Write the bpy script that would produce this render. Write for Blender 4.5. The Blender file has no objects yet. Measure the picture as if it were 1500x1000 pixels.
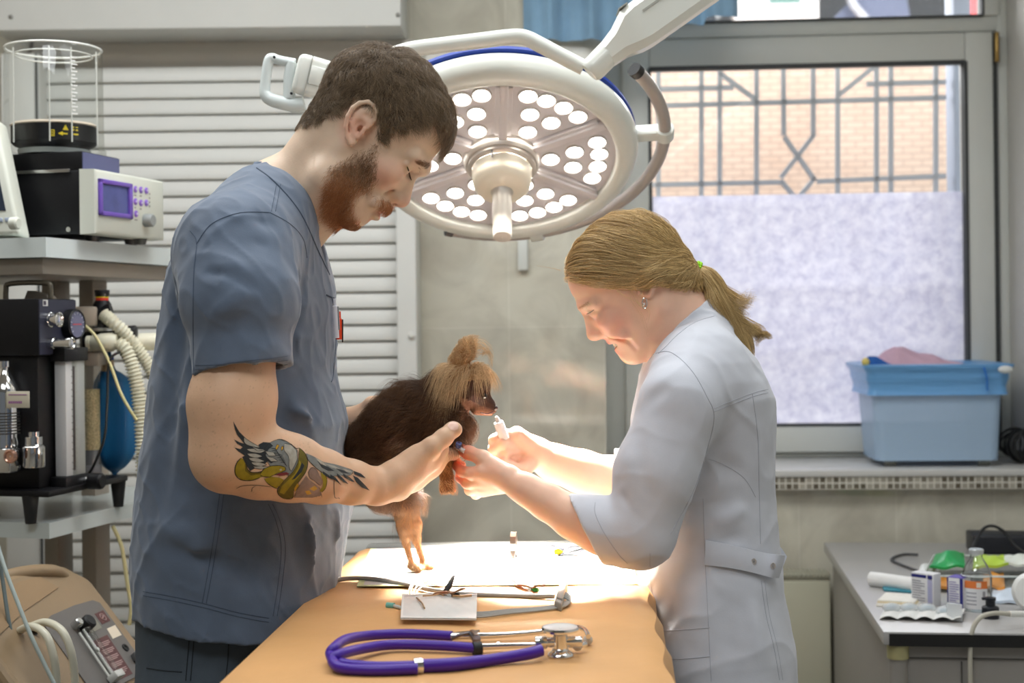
import bpy, bmesh, math, random
import numpy as np
from mathutils import Vector, Matrix, Quaternion
from mathutils.bvhtree import BVHTree
random.seed(7)
rng = np.random.default_rng(11)
SC = bpy.context.scene
COL = SC.collection
# ---------------------------------------------------------------- camera model
F = 2080.0; HC = 1.35; HOR = 470.0; CX = 750.0; ROLL = 0.012
_c, _s = math.cos(ROLL), math.sin(ROLL)
def unroll(px, py):
    dx, dy = px - CX, py - HOR
    return dx*_c - dy*_s, dx*_s + dy*_c
def P(px, py, Y):
    x, y = unroll(px, py)
    return np.array([x/F*Y, Y, HC - y/F*Y])
def PZ(px, py, z):
    """point on the horizontal plane z seen at pixel px,py"""
    x, y = unroll(px, py)
    Y = (HC - z)*F/y
    return np.array([x/F*Y, Y, z])
def M(n, Y):
    return n*Y/F
def proj(V):
    V = np.asarray(V, float)
    x = V[..., 0]/V[..., 1]*F; y = (HC - V[..., 2])/V[..., 1]*F
    dx = x*_c + y*_s; dy = -x*_s + y*_c
    return dx + CX, dy + HOR

cam = bpy.data.cameras.new('camera'); camo = bpy.data.objects.new('camera', cam); COL.objects.link(camo)
cam.sensor_width = 36; cam.lens = F/1500*36; cam.shift_y = -30/1500
cam.clip_start = 0.05; cam.clip_end = 100
camo.matrix_world = Matrix.Translation((0, 0, HC)) @ Matrix.Rotation(math.pi/2, 4, 'X') @ Matrix.Rotation(-ROLL, 4, 'Z')
cam.dof.use_dof = True; cam.dof.focus_distance = 2.12; cam.dof.aperture_fstop = 5.0
SC.camera = camo
SC.view_settings.view_transform = 'Standard'; SC.view_settings.look = 'None'
SC.view_settings.gamma = 1; SC.view_settings.use_curve_mapping = False
SC.view_settings.exposure = 0.0

# ---------------------------------------------------------------- objects
def tag(o, label=None, cat=None, group=None, kind=None):
    if label: o['label'] = label
    if cat: o['category'] = cat
    if group: o['group'] = group
    if kind: o['kind'] = kind
    return o
def empty(name, loc, label, cat, group=None):
    o = bpy.data.objects.new(name, None); COL.objects.link(o)
    o.location = loc; o.empty_display_size = .05
    o['_l'] = 1; del o['_l']
    return tag(o, label, cat, group)
def place(o, parent):
    """parent keeping the world transform of a mesh written in world coordinates"""
    if parent is not None:
        o.parent = parent
        o.matrix_parent_inverse = world(parent).inverted()
def world(o):
    m = o.matrix_basis.copy()
    if o.parent is not None:
        m = world(o.parent) @ o.matrix_parent_inverse @ m
    return m

class MB:
    """collects shapes in world coordinates and links them as one mesh object"""
    def __init__(s): s.v = []; s.f = []; s.m = []; s.sm = []; s.n = 0
    def add(s, V, Fc, mat=0, smooth=True):
        V = np.asarray(V, float).reshape(-1, 3)
        s.v.append(V)
        for f in Fc:
            s.f.append([int(i) + s.n for i in f]); s.m.append(mat); s.sm.append(smooth)
        s.n += len(V)
        return s
    def box(s, o, ex, ey, ez, bev=0.0, mat=0, seg=2):
        """o = one corner, ex ey ez = edge vectors"""
        o, ex, ey, ez = (np.asarray(a, float) for a in (o, ex, ey, ez))
        L = [np.linalg.norm(a) for a in (ex, ey, ez)]
        if bev <= 0:
            V = [o + i*ex + j*ey + k*ez for i in (0, 1) for j in (0, 1) for k in (0, 1)]
            Fc = [(0, 1, 3, 2), (4, 6, 7, 5), (0, 4, 5, 1), (2, 3, 7, 6), (0, 2, 6, 4), (1, 5, 7, 3)]
            return s.add(V, Fc, mat, False)
        bm = bmesh.new(); bmesh.ops.create_cube(bm, size=1)
        for v in bm.verts: v.co = Vector((v.co.x*L[0], v.co.y*L[1], v.co.z*L[2]))
        bmesh.ops.bevel(bm, geom=list(bm.edges), offset=min(bev, min(L)*.49), segments=seg, profile=.5, affect='EDGES', clamp_overlap=True)
        bm.verts.index_update()
        c = o + .5*(ex + ey + ez); A = np.stack([ex/L[0], ey/L[1], ez/L[2]])
        V = np.array([v.co[:] for v in bm.verts]) @ A + c
        Fc = [[v.index for v in f.verts] for f in bm.faces]; bm.free()
        return s.add(V, Fc, mat, True)
    def aabox(s, c, sz, bev=0, mat=0, rz=0.0):
        c = np.asarray(c, float); ca, sa = math.cos(rz), math.sin(rz)
        ex = np.array([ca, sa, 0])*sz[0]; ey = np.array([-sa, ca, 0])*sz[1]; ez = np.array([0, 0, 1.])*sz[2]
        return s.box(c - .5*(ex+ey+ez), ex, ey, ez, bev, mat)
    def lathe(s, c, axis, prof, n=32, mat=0, cap=True, ref=None):
        """prof = [(radius, height along axis)]"""
        c = np.asarray(c, float); a = np.asarray(axis, float); a = a/np.linalg.norm(a)
        r = np.array([1., 0, 0]) if abs(a[0]) < .8 else np.array([0, 1., 0])
        if ref is not None: r = np.asarray(ref, float)
        e1 = r - a*np.dot(r, a); e1 /= np.linalg.norm(e1); e2 = np.cross(a, e1)
        t = np.linspace(0, 2*math.pi, n, endpoint=False)
        V = []; Fc = []
        for (R, h) in prof:
            V.append(c + a*h + R*(np.cos(t)[:, None]*e1 + np.sin(t)[:, None]*e2))
        V = np.concatenate(V)
        for i in range(len(prof)-1):
            for j in range(n):
                k = (j+1) % n
                Fc.append((i*n+j, i*n+k, (i+1)*n+k, (i+1)*n+j))
        if cap:
            if prof[0][0] > 1e-6: Fc.append(tuple(range(n))[::-1])
            if prof[-1][0] > 1e-6: Fc.append(tuple((len(prof)-1)*n + j for j in range(n)))
        return s.add(V, Fc, mat, True)
    def cyl(s, a, b, r, r2=None, n=24, mat=0, bev=0.0):
        a = np.asarray(a, float); b = np.asarray(b, float); L = np.linalg.norm(b-a); r2 = r if r2 is None else r2
        if bev > 0:
            pr = [(r-bev, 0), (r-.3*bev, .3*bev), (r, bev), (r2, L-bev), (r2-.3*bev, L-.3*bev), (r2-bev, L)]
        else: pr = [(r, 0), (r2, L)]
        return s.lathe(a, b-a, pr, n, mat)
    def tube(s, pts, r, n=10, mat=0, sub=6, closed=False, cap=True, flat=None):
        pts = np.asarray(pts, float)
        rr = np.full(len(pts), r, float) if np.isscalar(r) else np.asarray(r, float)
        if sub > 1: pts, rr = spline(pts, rr, sub, closed)
        N = len(pts); T = np.zeros_like(pts)
        if closed: T = np.roll(pts, -1, 0) - np.roll(pts, 1, 0)
        else:
            T[1:-1] = pts[2:] - pts[:-2]; T[0] = pts[1]-pts[0]; T[-1] = pts[-1]-pts[-2]
        T /= np.linalg.norm(T, axis=1)[:, None] + 1e-12
        u = np.array([0, 0, 1.]) if abs(T[0][2]) < .9 else np.array([1., 0, 0])
        V = []; th = np.linspace(0, 2*math.pi, n, endpoint=False)
        for i in range(N):
            u = u - T[i]*np.dot(u, T[i]); u /= np.linalg.norm(u) + 1e-12
            w = np.cross(T[i], u)
            fl = 1.0 if flat is None else flat
            V.append(pts[i] + rr[i]*(np.cos(th)[:, None]*u*fl + np.sin(th)[:, None]*w))
        V = np.concatenate(V); Fc = []
        for i in range(N if closed else N-1):
            i2 = (i+1) % N
            for j in range(n):
                k = (j+1) % n
                Fc.append((i*n+j, i*n+k, i2*n+k, i2*n+j))
        if cap and not closed:
            Fc.append(tuple(range(n))[::-1]); Fc.append(tuple((N-1)*n + j for j in range(n)))
        return s.add(V, Fc, mat, True)
    def sphere(s, c, r, mat=0, n=20, sc=(1, 1, 1), R=None):
        c = np.asarray(c, float); V = []; Fc = []; m = n//2
        for i in range(m+1):
            a = math.pi*i/m
            for j in range(n):
                b = 2*math.pi*j/n
                V.append((math.sin(a)*math.cos(b), math.sin(a)*math.sin(b), math.cos(a)))
        V = np.array(V)*r*np.asarray(sc)
        if R is not None: V = V @ np.asarray(R)
        for i in range(m):
            for j in range(n):
                k = (j+1) % n
                Fc.append((i*n+j, (i+1)*n+j, (i+1)*n+k, i*n+k))
        return s.add(V + c, Fc, mat, True)
    def prism(s, poly, off, mat=0, smooth=False):
        """poly = 3d points (planar-ish); off = extrusion vector"""
        p = np.asarray(poly, float); n = len(p); off = np.asarray(off, float)
        V = np.concatenate([p, p+off]); Fc = [tuple(range(n))[::-1], tuple(range(n, 2*n))]
        Fc += [(i, (i+1) % n, n+(i+1) % n, n+i) for i in range(n)]
        return s.add(V, Fc, mat, smooth)
    def grid(s, G, mat=0, thick=None, smooth=True):
        """G (m,n,3) array of points; thick = vector for a second side"""
        G = np.asarray(G, float); m, n = G.shape[:2]; V = G.reshape(-1, 3)
        Fc = [(i*n+j, i*n+j+1, (i+1)*n+j+1, (i+1)*n+j) for i in range(m-1) for j in range(n-1)]
        if thick is not None:
            k = m*n; V = np.concatenate([V, V + np.asarray(thick, float)])
            Fc = Fc + [tuple(k+q for q in f[::-1]) for f in Fc]
            b = [j for j in range(n)] + [i*n+n-1 for i in range(1, m)] + [(m-1)*n+j for j in range(n-2, -1, -1)] + [i*n for i in range(m-2, 0, -1)]
            Fc += [(b[q], b[q-1], k+b[q-1], k+b[q]) for q in range(len(b))]
        return s.add(V, Fc, mat, smooth)
    def arrays(s): return np.concatenate(s.v), s.f
    def build(s, name, mats, parent=None, fixn=True):
        me = bpy.data.meshes.new(name)
        me.from_pydata(np.concatenate(s.v).tolist(), [], s.f)
        for m in (mats if isinstance(mats, (list, tuple)) else [mats]): me.materials.append(m)
        me.polygons.foreach_set('material_index', s.m); me.polygons.foreach_set('use_smooth', s.sm)
        if fixn:
            bm = bmesh.new(); bm.from_mesh(me); bmesh.ops.recalc_face_normals(bm, faces=bm.faces); bm.to_mesh(me); bm.free()
        me.update()
        if any(s.sm): me.set_sharp_from_angle(angle=math.radians(38))
        o = bpy.data.objects.new(name, me); COL.objects.link(o); place(o, parent)
        return o
def spline(pts, rr, sub, closed=False):
    n = len(pts); out = []; ro = []
    idx = range(n) if closed else range(n-1)
    for i in idx:
        g = (lambda k: pts[k % n]) if closed else (lambda k: pts[min(max(k, 0), n-1)])
        gr = (lambda k: rr[k % n]) if closed else (lambda k: rr[min(max(k, 0), n-1)])
        p0, p1, p2, p3 = g(i-1), g(i), g(i+1), g(i+2)
        for t in np.linspace(0, 1, sub, endpoint=False):
            out.append(.5*((2*p1)+(-p0+p2)*t+(2*p0-5*p1+4*p2-p3)*t*t+(-p0+3*p1-3*p2+p3)*t**3))
            ro.append(gr(i)*(1-t)+gr(i+1)*t)
    if not closed: out.append(pts[-1]); ro.append(rr[-1])
    return np.array(out), np.array(ro)
def struct(name, mb, mats, kind='structure'):
    o = mb.build(name, mats); o['kind'] = kind; return o

# ---------------------------------------------------------------- materials
def srgb(r, g, b):
    return tuple(((c/255)/12.92 if c/255 <= .04045 else ((c/255+.055)/1.055)**2.4) for c in (r, g, b)) + (1.0,)
def mat(name, col, rough=.5, metal=0.0, nscale=None, namt=.12, bump=0.0, bscale=None, spec=.5, emit=None, es=0.0,
        trans=0.0, ior=1.45, alpha=1.0, sheen=0.0, sss=0.0, sssr=(1, .35, .2), coat=0.0, attr=None):
    m = bpy.data.materials.new(name); m.use_nodes = True
    nt = m.node_tree; b = nt.nodes['Principled BSDF']
    c = col if len(col) == 4 else srgb(*col)
    b.inputs['Base Color'].default_value = c; b.inputs['Roughness'].default_value = rough
    b.inputs['Metallic'].default_value = metal; b.inputs['Specular IOR Level'].default_value = spec
    b.inputs['IOR'].default_value = ior; b.inputs['Alpha'].default_value = alpha
    b.inputs['Transmission Weight'].default_value = trans; b.inputs['Sheen Weight'].default_value = sheen
    b.inputs['Coat Weight'].default_value = coat
    if sss > 0:
        b.inputs['Subsurface Weight'].default_value = sss; b.inputs['Subsurface Radius'].default_value = sssr
        b.inputs['Subsurface Scale'].default_value = .006
    if emit is not None:
        b.inputs['Emission Color'].default_value = emit if len(emit) == 4 else srgb(*emit)
        b.inputs['Emission Strength'].default_value = es
    tc = nt.nodes.new('ShaderNodeTexCoord')
    src = None
    if attr:
        a = nt.nodes.new('ShaderNodeVertexColor'); a.layer_name = attr; src = a.outputs['Color']
    if nscale:
        n = nt.nodes.new('ShaderNodeTexNoise'); n.inputs['Scale'].default_value = nscale; n.inputs['Detail'].default_value = 5
        nt.links.new(tc.outputs['Object'], n.inputs['Vector'])
        mr = nt.nodes.new('ShaderNodeMapRange'); mr.inputs['From Min'].default_value = .3; mr.inputs['From Max'].default_value = .7
        mr.inputs['To Min'].default_value = 1-namt; mr.inputs['To Max'].default_value = 1+namt*.6
        nt.links.new(n.outputs['Fac'], mr.inputs['Value'])
        mx = nt.nodes.new('ShaderNodeMix'); mx.data_type = 'RGBA'; mx.blend_type = 'MULTIPLY'; mx.inputs['Factor'].default_value = 1
        if src is not None: nt.links.new(src, mx.inputs['A'])
        else: mx.inputs['A'].default_value = c
        nt.links.new(mr.outputs['Result'], mx.inputs['B']); src = mx.outputs['Result']
    if src is not None: nt.links.new(src, b.inputs['Base Color'])
    if bump > 0:
        n2 = nt.nodes.new('ShaderNodeTexNoise'); n2.inputs['Scale'].default_value = bscale or (nscale or 50); n2.inputs['Detail'].default_value = 4
        nt.links.new(tc.outputs['Object'], n2.inputs['Vector'])
        bp = nt.nodes.new('ShaderNodeBump'); bp.inputs['Strength'].default_value = bump; bp.inputs['Distance'].default_value = .004
        nt.links.new(n2.outputs['Fac'], bp.inputs['Height']); nt.links.new(bp.outputs['Normal'], b.inputs['Normal'])
    return m
def nodes_of(m): return m.node_tree.nodes, m.node_tree.links, m.node_tree.nodes['Principled BSDF']

# ---------------------------------------------------------------- smooth implicit modelling
BIG = np.float32(.3)
class Field:
    def __init__(s, lo, hi, h):
        s.h = h; s.lo = np.asarray(lo, float); n = np.ceil((np.asarray(hi)-s.lo)/h).astype(int)+1
        s.n = n; s.D = np.full(n, BIG, np.float32)
    def loc(s, lo, hi, mg):
        i0 = np.clip(np.floor((np.asarray(lo)-mg-s.lo)/s.h).astype(int), 0, s.n); i1 = np.clip(np.ceil((np.asarray(hi)+mg-s.lo)/s.h).astype(int)+1, 0, s.n)
        if np.any(i1 <= i0): return None
        ax = [(s.lo[a]+np.arange(i0[a], i1[a])*s.h).astype(np.float32) for a in range(3)]
        X, Y, Z = np.meshgrid(*ax, indexing='ij')
        return tuple(slice(i0[a], i1[a]) for a in range(3)), X, Y, Z
    def u(s, prim, k=.01):
        f, lo, hi = prim; r = s.loc(lo, hi, max(k, .004)+2*s.h)
        if r is None: return s
        sl, X, Y, Z = r; d = f(X, Y, Z).astype(np.float32); a = s.D[sl]
        if k <= 0: s.D[sl] = np.minimum(a, d); return s
        hh = np.clip(.5+.5*(a-d)/k, 0, 1); s.D[sl] = a*(1-hh)+d*hh-k*hh*(1-hh)
        return s
    def sub(s, prim, k=.004):
        f, lo, hi = prim; r = s.loc(lo, hi, max(k, .004)+2*s.h)
        if r is None: return s
        sl, X, Y, Z = r; d = -f(X, Y, Z).astype(np.float32); a = s.D[sl]
        hh = np.clip(.5-.5*(a-d)/max(k, 1e-6), 0, 1); s.D[sl] = a*(1-hh)+d*hh+k*hh*(1-hh)
        return s
    def disp(s, fn, lo=None, hi=None):
        """add fn(X,Y,Z) to the field near the surface"""
        lo = s.lo if lo is None else lo; hi = s.lo+s.n*s.h if hi is None else hi
        sl, X, Y, Z = s.loc(lo, hi, 0); a = s.D[sl]; mk = np.abs(a) < .05
        d = np.zeros_like(a); d[mk] = fn(X[mk], Y[mk], Z[mk]); s.D[sl] = a+d
        return s
    def mesh(s, smooth=1): return surfnet(s.D, s.lo, s.h, smooth)
def surfnet(D, lo, h, smooth=1):
    ins = D < 0
    c = np.zeros(np.array(D.shape)-1, np.uint8)
    for i in (0, 1):
        for j in (0, 1):
            for k in (0, 1):
                c += ins[i:D.shape[0]-1+i, j:D.shape[1]-1+j, k:D.shape[2]-1+k]
    act = (c > 0) & (c < 8); I = np.argwhere(act)
    idx = np.full(act.shape, -1, np.int64); idx[act] = np.arange(len(I))
    acc = np.zeros((len(I), 3)); cnt = np.zeros(len(I))
    cor = [(i, j, k) for i in (0, 1) for j in (0, 1) for k in (0, 1)]
    for a in cor:
        for ax in range(3):
            if a[ax] == 1: continue
            b = list(a); b[ax] = 1
            va = D[I[:, 0]+a[0], I[:, 1]+a[1], I[:, 2]+a[2]].astype(float); vb = D[I[:, 0]+b[0], I[:, 1]+b[1], I[:, 2]+b[2]].astype(float)
            m = (va < 0) != (vb < 0); t = np.zeros_like(va); t[m] = va[m]/(va[m]-vb[m])
            p = np.tile(np.array(a, float), (len(I), 1)); p[:, ax] += t
            acc[m] += p[m]; cnt += m
    V = (I + acc/np.maximum(cnt, 1)[:, None])*h + np.asarray(lo)
    Fs = []
    for ax in range(3):
        o = [0, 1, 2]; o.remove(ax); u, v = o
        A = np.moveaxis(ins, (ax, u, v), (0, 1, 2)); J = np.moveaxis(idx, (ax, u, v), (0, 1, 2))
        e = A[:-1, 1:-1, 1:-1] != A[1:, 1:-1, 1:-1]; Q = np.argwhere(e)
        if len(Q) == 0: continue
        i, j, k = Q[:, 0], Q[:, 1]+1, Q[:, 2]+1
        q = np.stack([J[i, j-1, k-1], J[i, j, k-1], J[i, j, k], J[i, j-1, k]], 1)
        flip = A[i, j, k] if ax != 1 else ~A[i, j, k]
        q[~flip] = q[~flip][:, ::-1]; Fs.append(q)
    Fc = np.concatenate(Fs); Fc = Fc[(Fc >= 0).all(1)]
    used = np.zeros(len(V), bool); used[Fc.ravel()] = True; mp = np.cumsum(used)-1; V = V[used]; Fc = mp[Fc]
    for _ in range(smooth): V = laplace(V, Fc, .5)
    return V, Fc
def laplace(V, Fc, lam):
    S = np.zeros_like(V); n = np.zeros(len(V))
    for a in range(4):
        b = (a+1) % 4
        for p, q in ((a, b), (b, a)):
            for d in range(3): S[:, d] += np.bincount(Fc[:, p], V[Fc[:, q], d], len(V))
            n += np.bincount(Fc[:, p], minlength=len(V))
    iso = n == 0; n[iso] = 1; D_ = S/n[:, None]-V; D_[iso] = 0
    return V + lam*D_
def bbox(*pr):
    P_ = np.array([(p, r) for p, r in pr], dtype=object)
    lo = np.min([np.asarray(p)-r for p, r in pr], 0); hi = np.max([np.asarray(p)+r for p, r in pr], 0)
    return lo, hi
def cap(a, b, ra, rb=None):
    rb = ra if rb is None else rb; a = np.asarray(a, float); b = np.asarray(b, float); ab = b-a; L = max(float(ab@ab), 1e-12)
    def f(X, Y, Z):
        x, y, z = X-a[0], Y-a[1], Z-a[2]; t = np.clip((x*ab[0]+y*ab[1]+z*ab[2])/L, 0, 1)
        return np.sqrt((x-t*ab[0])**2+(y-t*ab[1])**2+(z-t*ab[2])**2)-(ra+(rb-ra)*t)
    return (f,)+bbox((a, ra), (b, rb))
def ell(c, r, R=None):
    c = np.asarray(c, float); r = np.asarray(r, float); R = np.eye(3) if R is None else np.asarray(R, float)
    def f(X, Y, Z):
        x, y, z = X-c[0], Y-c[1], Z-c[2]
        l = [(x*R[i][0]+y*R[i][1]+z*R[i][2]) for i in range(3)]
        k0 = np.sqrt(sum((l[i]/r[i])**2 for i in range(3))); k1 = np.sqrt(sum((l[i]/r[i]**2)**2 for i in range(3)))+1e-9
        return k0*(k0-1)/k1
    m = float(r.max()); return f, c-m, c+m
def chain(fl, pts, rad, k=.006):
    rad = [rad]*len(pts) if np.isscalar(rad) else rad
    for i in range(len(pts)-1): fl.u(cap(pts[i], pts[i+1], rad[i], rad[i+1]), k)
def loft(rows, n=2.4):
    """rows = [(z, cx, cy, rx, ry)] rising in z"""
    R = np.array(sorted(rows, key=lambda q: q[0]), float); z = R[:, 0]
    def f(X, Y, Z):
        g = [np.interp(Z, z, R[:, i]) for i in range(1, 5)]
        d = ((np.abs(X-g[0])/g[2])**n+(np.abs(Y-g[1])/g[3])**n)**(1/n)-1
        d = d*np.minimum(g[2], g[3])
        return np.maximum(d, np.maximum(z[0]-Z, Z-z[-1]))
    lo = [(R[:, 1]-R[:, 3]).min(), (R[:, 2]-R[:, 4]).min(), z[0]]; hi = [(R[:, 1]+R[:, 3]).max(), (R[:, 2]+R[:, 4]).max(), z[-1]]
    return f, np.array(lo), np.array(hi)
def plane_cut(prim, p, n):
    """keep the side where (x-p).n < 0"""
    f, lo, hi = prim; p = np.asarray(p, float); n = np.asarray(n, float)/np.linalg.norm(n)
    return (lambda X, Y, Z: np.maximum(f(X, Y, Z), (X-p[0])*n[0]+(Y-p[1])*n[1]+(Z-p[2])*n[2])), lo, hi
def minus(pa, pb):
    return (lambda X, Y, Z: np.maximum(pa[0](X, Y, Z), -pb[0](X, Y, Z))), pa[1], pa[2]
def sdf_obj(name, parts, mats, parent=None):
    """parts = [(V,F)] joined into one mesh"""
    mb_v = []; mb_f = []; k = 0
    for V, Fc in parts: mb_v.append(V); mb_f.append(Fc+k); k += len(V)
    V = np.concatenate(mb_v); Fc = np.concatenate(mb_f)
    o = np_mesh(name, V, Fc, mats); place(o, parent); return o, V, Fc
def np_mesh(name, V, Fc, mats):
    me = bpy.data.meshes.new(name); me.vertices.add(len(V)); me.vertices.foreach_set('co', V.astype(np.float32).ravel())
    me.loops.add(Fc.size); me.loops.foreach_set('vertex_index', Fc.astype(np.int32).ravel())
    me.polygons.add(len(Fc)); me.polygons.foreach_set('loop_start', np.arange(0, Fc.size, Fc.shape[1], dtype=np.int32))
    me.polygons.foreach_set('use_smooth', np.ones(len(Fc), bool))
    for m in (mats if isinstance(mats, (list, tuple)) else [mats]): me.materials.append(m)
    me.update(calc_edges=True); me.validate()
    o = bpy.data.objects.new(name, me); COL.objects.link(o); return o
def vcol(o, name, C):
    a = o.data.color_attributes.new(name, 'FLOAT_COLOR', 'POINT')
    C4 = np.ones((len(C), 4), np.float32); C4[:, :3] = C; a.data.foreach_set('color', C4.ravel())
def bvh(V, Fc): return BVHTree.FromPolygons(V.tolist(), np.asarray(Fc).tolist())
CAMV = Vector((0, 0, HC))
def hit(tree, px, py, maxd=9):
    d = Vector(P(px, py, 1.0))-CAMV; d.normalize()
    h = tree.ray_cast(CAMV, d, maxd)
    return (np.array(h[0]), np.array(h[1])) if h[0] is not None else (None, None)
def surf_line(mb, tree, pts, r=.0008, mat=0, step=4.0, lift=.3, wob=0):
    """a thin raised seam following a surface through the listed picture points"""
    pts = np.asarray(pts, float); q = []
    P2, _ = spline(np.c_[pts, np.zeros(len(pts))], np.zeros(len(pts)), 10)
    L = np.r_[0, np.cumsum(np.linalg.norm(np.diff(P2, axis=0), axis=1))]
    for t in np.arange(0, L[-1]+.1, step):
        x = np.interp(t, L, P2[:, 0]); y = np.interp(t, L, P2[:, 1]); h, nn = hit(tree, x, y)
        if h is None or (q and abs(h[1]-q[-1][1]) > .04):
            if len(q) > 2: mb.tube(q, r, n=5, mat=mat, sub=1)
            q = []
            if h is None: continue
        q.append(h+nn*r*lift)
    if len(q) > 2: mb.tube(q, r, n=5, mat=mat, sub=1)
def inpoly(px, py, poly):
    poly = np.asarray(poly, float); c = np.zeros(np.shape(px), bool); n = len(poly); j = n-1
    for i in range(n):
        xi, yi = poly[i]; xj, yj = poly[j]
        m = ((yi > py) != (yj > py)) & (px < (xj-xi)*(py-yi)/(yj-yi+1e-12)+xi); c ^= m; j = i
    return c
def sample(V, Fc, n, fmask=None):
    """random points and normals on quads"""
    T = np.concatenate([Fc[:, [0, 1, 2]], Fc[:, [0, 2, 3]]]) if Fc.shape[1] == 4 else Fc
    if fmask is not None: T = T[np.concatenate([fmask, fmask])] if Fc.shape[1] == 4 else T[fmask]
    a, b, c = V[T[:, 0]], V[T[:, 1]], V[T[:, 2]]; N = np.cross(b-a, c-a); A = np.linalg.norm(N, axis=1)
    i = rng.choice(len(T), n, p=A/A.sum()); u = rng.random((n, 1)); v = rng.random((n, 1)); s = u+v > 1
    u = np.where(s, 1-u, u); v = np.where(s, 1-v, v)
    return a[i]+u*(b-a)[i]+v*(c-a)[i], N[i]/(A[i][:, None]+1e-15)
def vnormals(V, Fc):
    n = np.cross(V[Fc[:, 2]]-V[Fc[:, 0]], V[Fc[:, 3]]-V[Fc[:, 1]]); N = np.zeros_like(V)
    for a in range(4):
        for d in range(3): N[:, d] += np.bincount(Fc[:, a], n[:, d], len(V))
    return N/(np.linalg.norm(N, axis=1)[:, None]+1e-12)
def unit(a): return a/(np.linalg.norm(a, axis=-1, keepdims=True)+1e-12)
def hair(name, S, rad, m, parent, tip=.35):
    """S (N,K,3) strands"""
    N, K = S.shape[:2]; hc = bpy.data.hair_curves.new(name); hc.add_curves([K]*N)
    hc.attributes['position'].data.foreach_set('vector', S.reshape(-1).astype(np.float32))
    ra = hc.attributes.get('radius') or hc.attributes.new('radius', 'FLOAT', 'POINT')
    r = np.linspace(1, tip, K)[None, :]*np.full((N, 1), 1.0)*rad*(.8+.4*rng.random((N, 1)))
    ra.data.foreach_set('value', r.reshape(-1).astype(np.float32))
    hc.materials.append(m); o = bpy.data.objects.new(name, hc); COL.objects.link(o); place(o, parent); return o
def hair_mat(name, c1, c2, rough=.45, spec=.4, tipc=None):
    """strand colour varies from strand to strand; tipc = pigment of the ends"""
    m = bpy.data.materials.new(name); m.use_nodes = True; N, L, b = nodes_of(m)
    hi = N.new('ShaderNodeHairInfo'); mx = N.new('ShaderNodeMix'); mx.data_type = 'RGBA'
    mx.inputs['A'].default_value = srgb(*c1); mx.inputs['B'].default_value = srgb(*c2); L.new(hi.outputs['Random'], mx.inputs['Factor'])
    out = mx.outputs['Result']
    if tipc:
        m2 = N.new('ShaderNodeMix'); m2.data_type = 'RGBA'; pw = N.new('ShaderNodeMath'); pw.operation = 'POWER'; pw.inputs[1].default_value = 2
        L.new(hi.outputs['Intercept'], pw.inputs[0]); L.new(pw.outputs[0], m2.inputs['Factor']); L.new(out, m2.inputs['A']); m2.inputs['B'].default_value = srgb(*tipc); out = m2.outputs['Result']
    L.new(out, b.inputs['Base Color']); b.inputs['Roughness'].default_value = rough; b.inputs['Specular IOR Level'].default_value = spec
    return m
def vnoise(X, Y, Z, s, seed=0):
    """cheap smooth value noise from sines"""
    r = np.random.default_rng(seed); o = 0
    for i in range(5):
        w = r.normal(size=3); w /= np.linalg.norm(w); o = o+np.sin((X*w[0]+Y*w[1]+Z*w[2])*s*(.7+.25*i)*2*math.pi+r.random()*6.28)
    return o/5
# ================================================================ the room
BETA = .062
OW = np.array([0, 4.05, 0.]); EW = np.array([math.cos(BETA), -math.sin(BETA), 0]); NW = np.array([math.sin(BETA), math.cos(BETA), 0]); UZ = np.array([0, 0, 1.])
def W(u, d, z): return OW + u*EW + d*NW + z*UZ
def WP(px, py, d):
    """wall coordinates (u, z) of the point at depth d seen at a pixel"""
    r = P(px, py, 1.0) - np.array([0, 0, HC]); t = (OW @ NW + d)/(r @ NW)
    q = r*t; return (q-OW) @ EW, HC+q[2]
def wbox(mb, u0, u1, d0, d1, z0, z1, bev=0, mat=0):
    return mb.box(W(u0, d0, z0), (u1-u0)*EW, (d1-d0)*NW, (z1-z0)*UZ, bev, mat)

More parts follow.
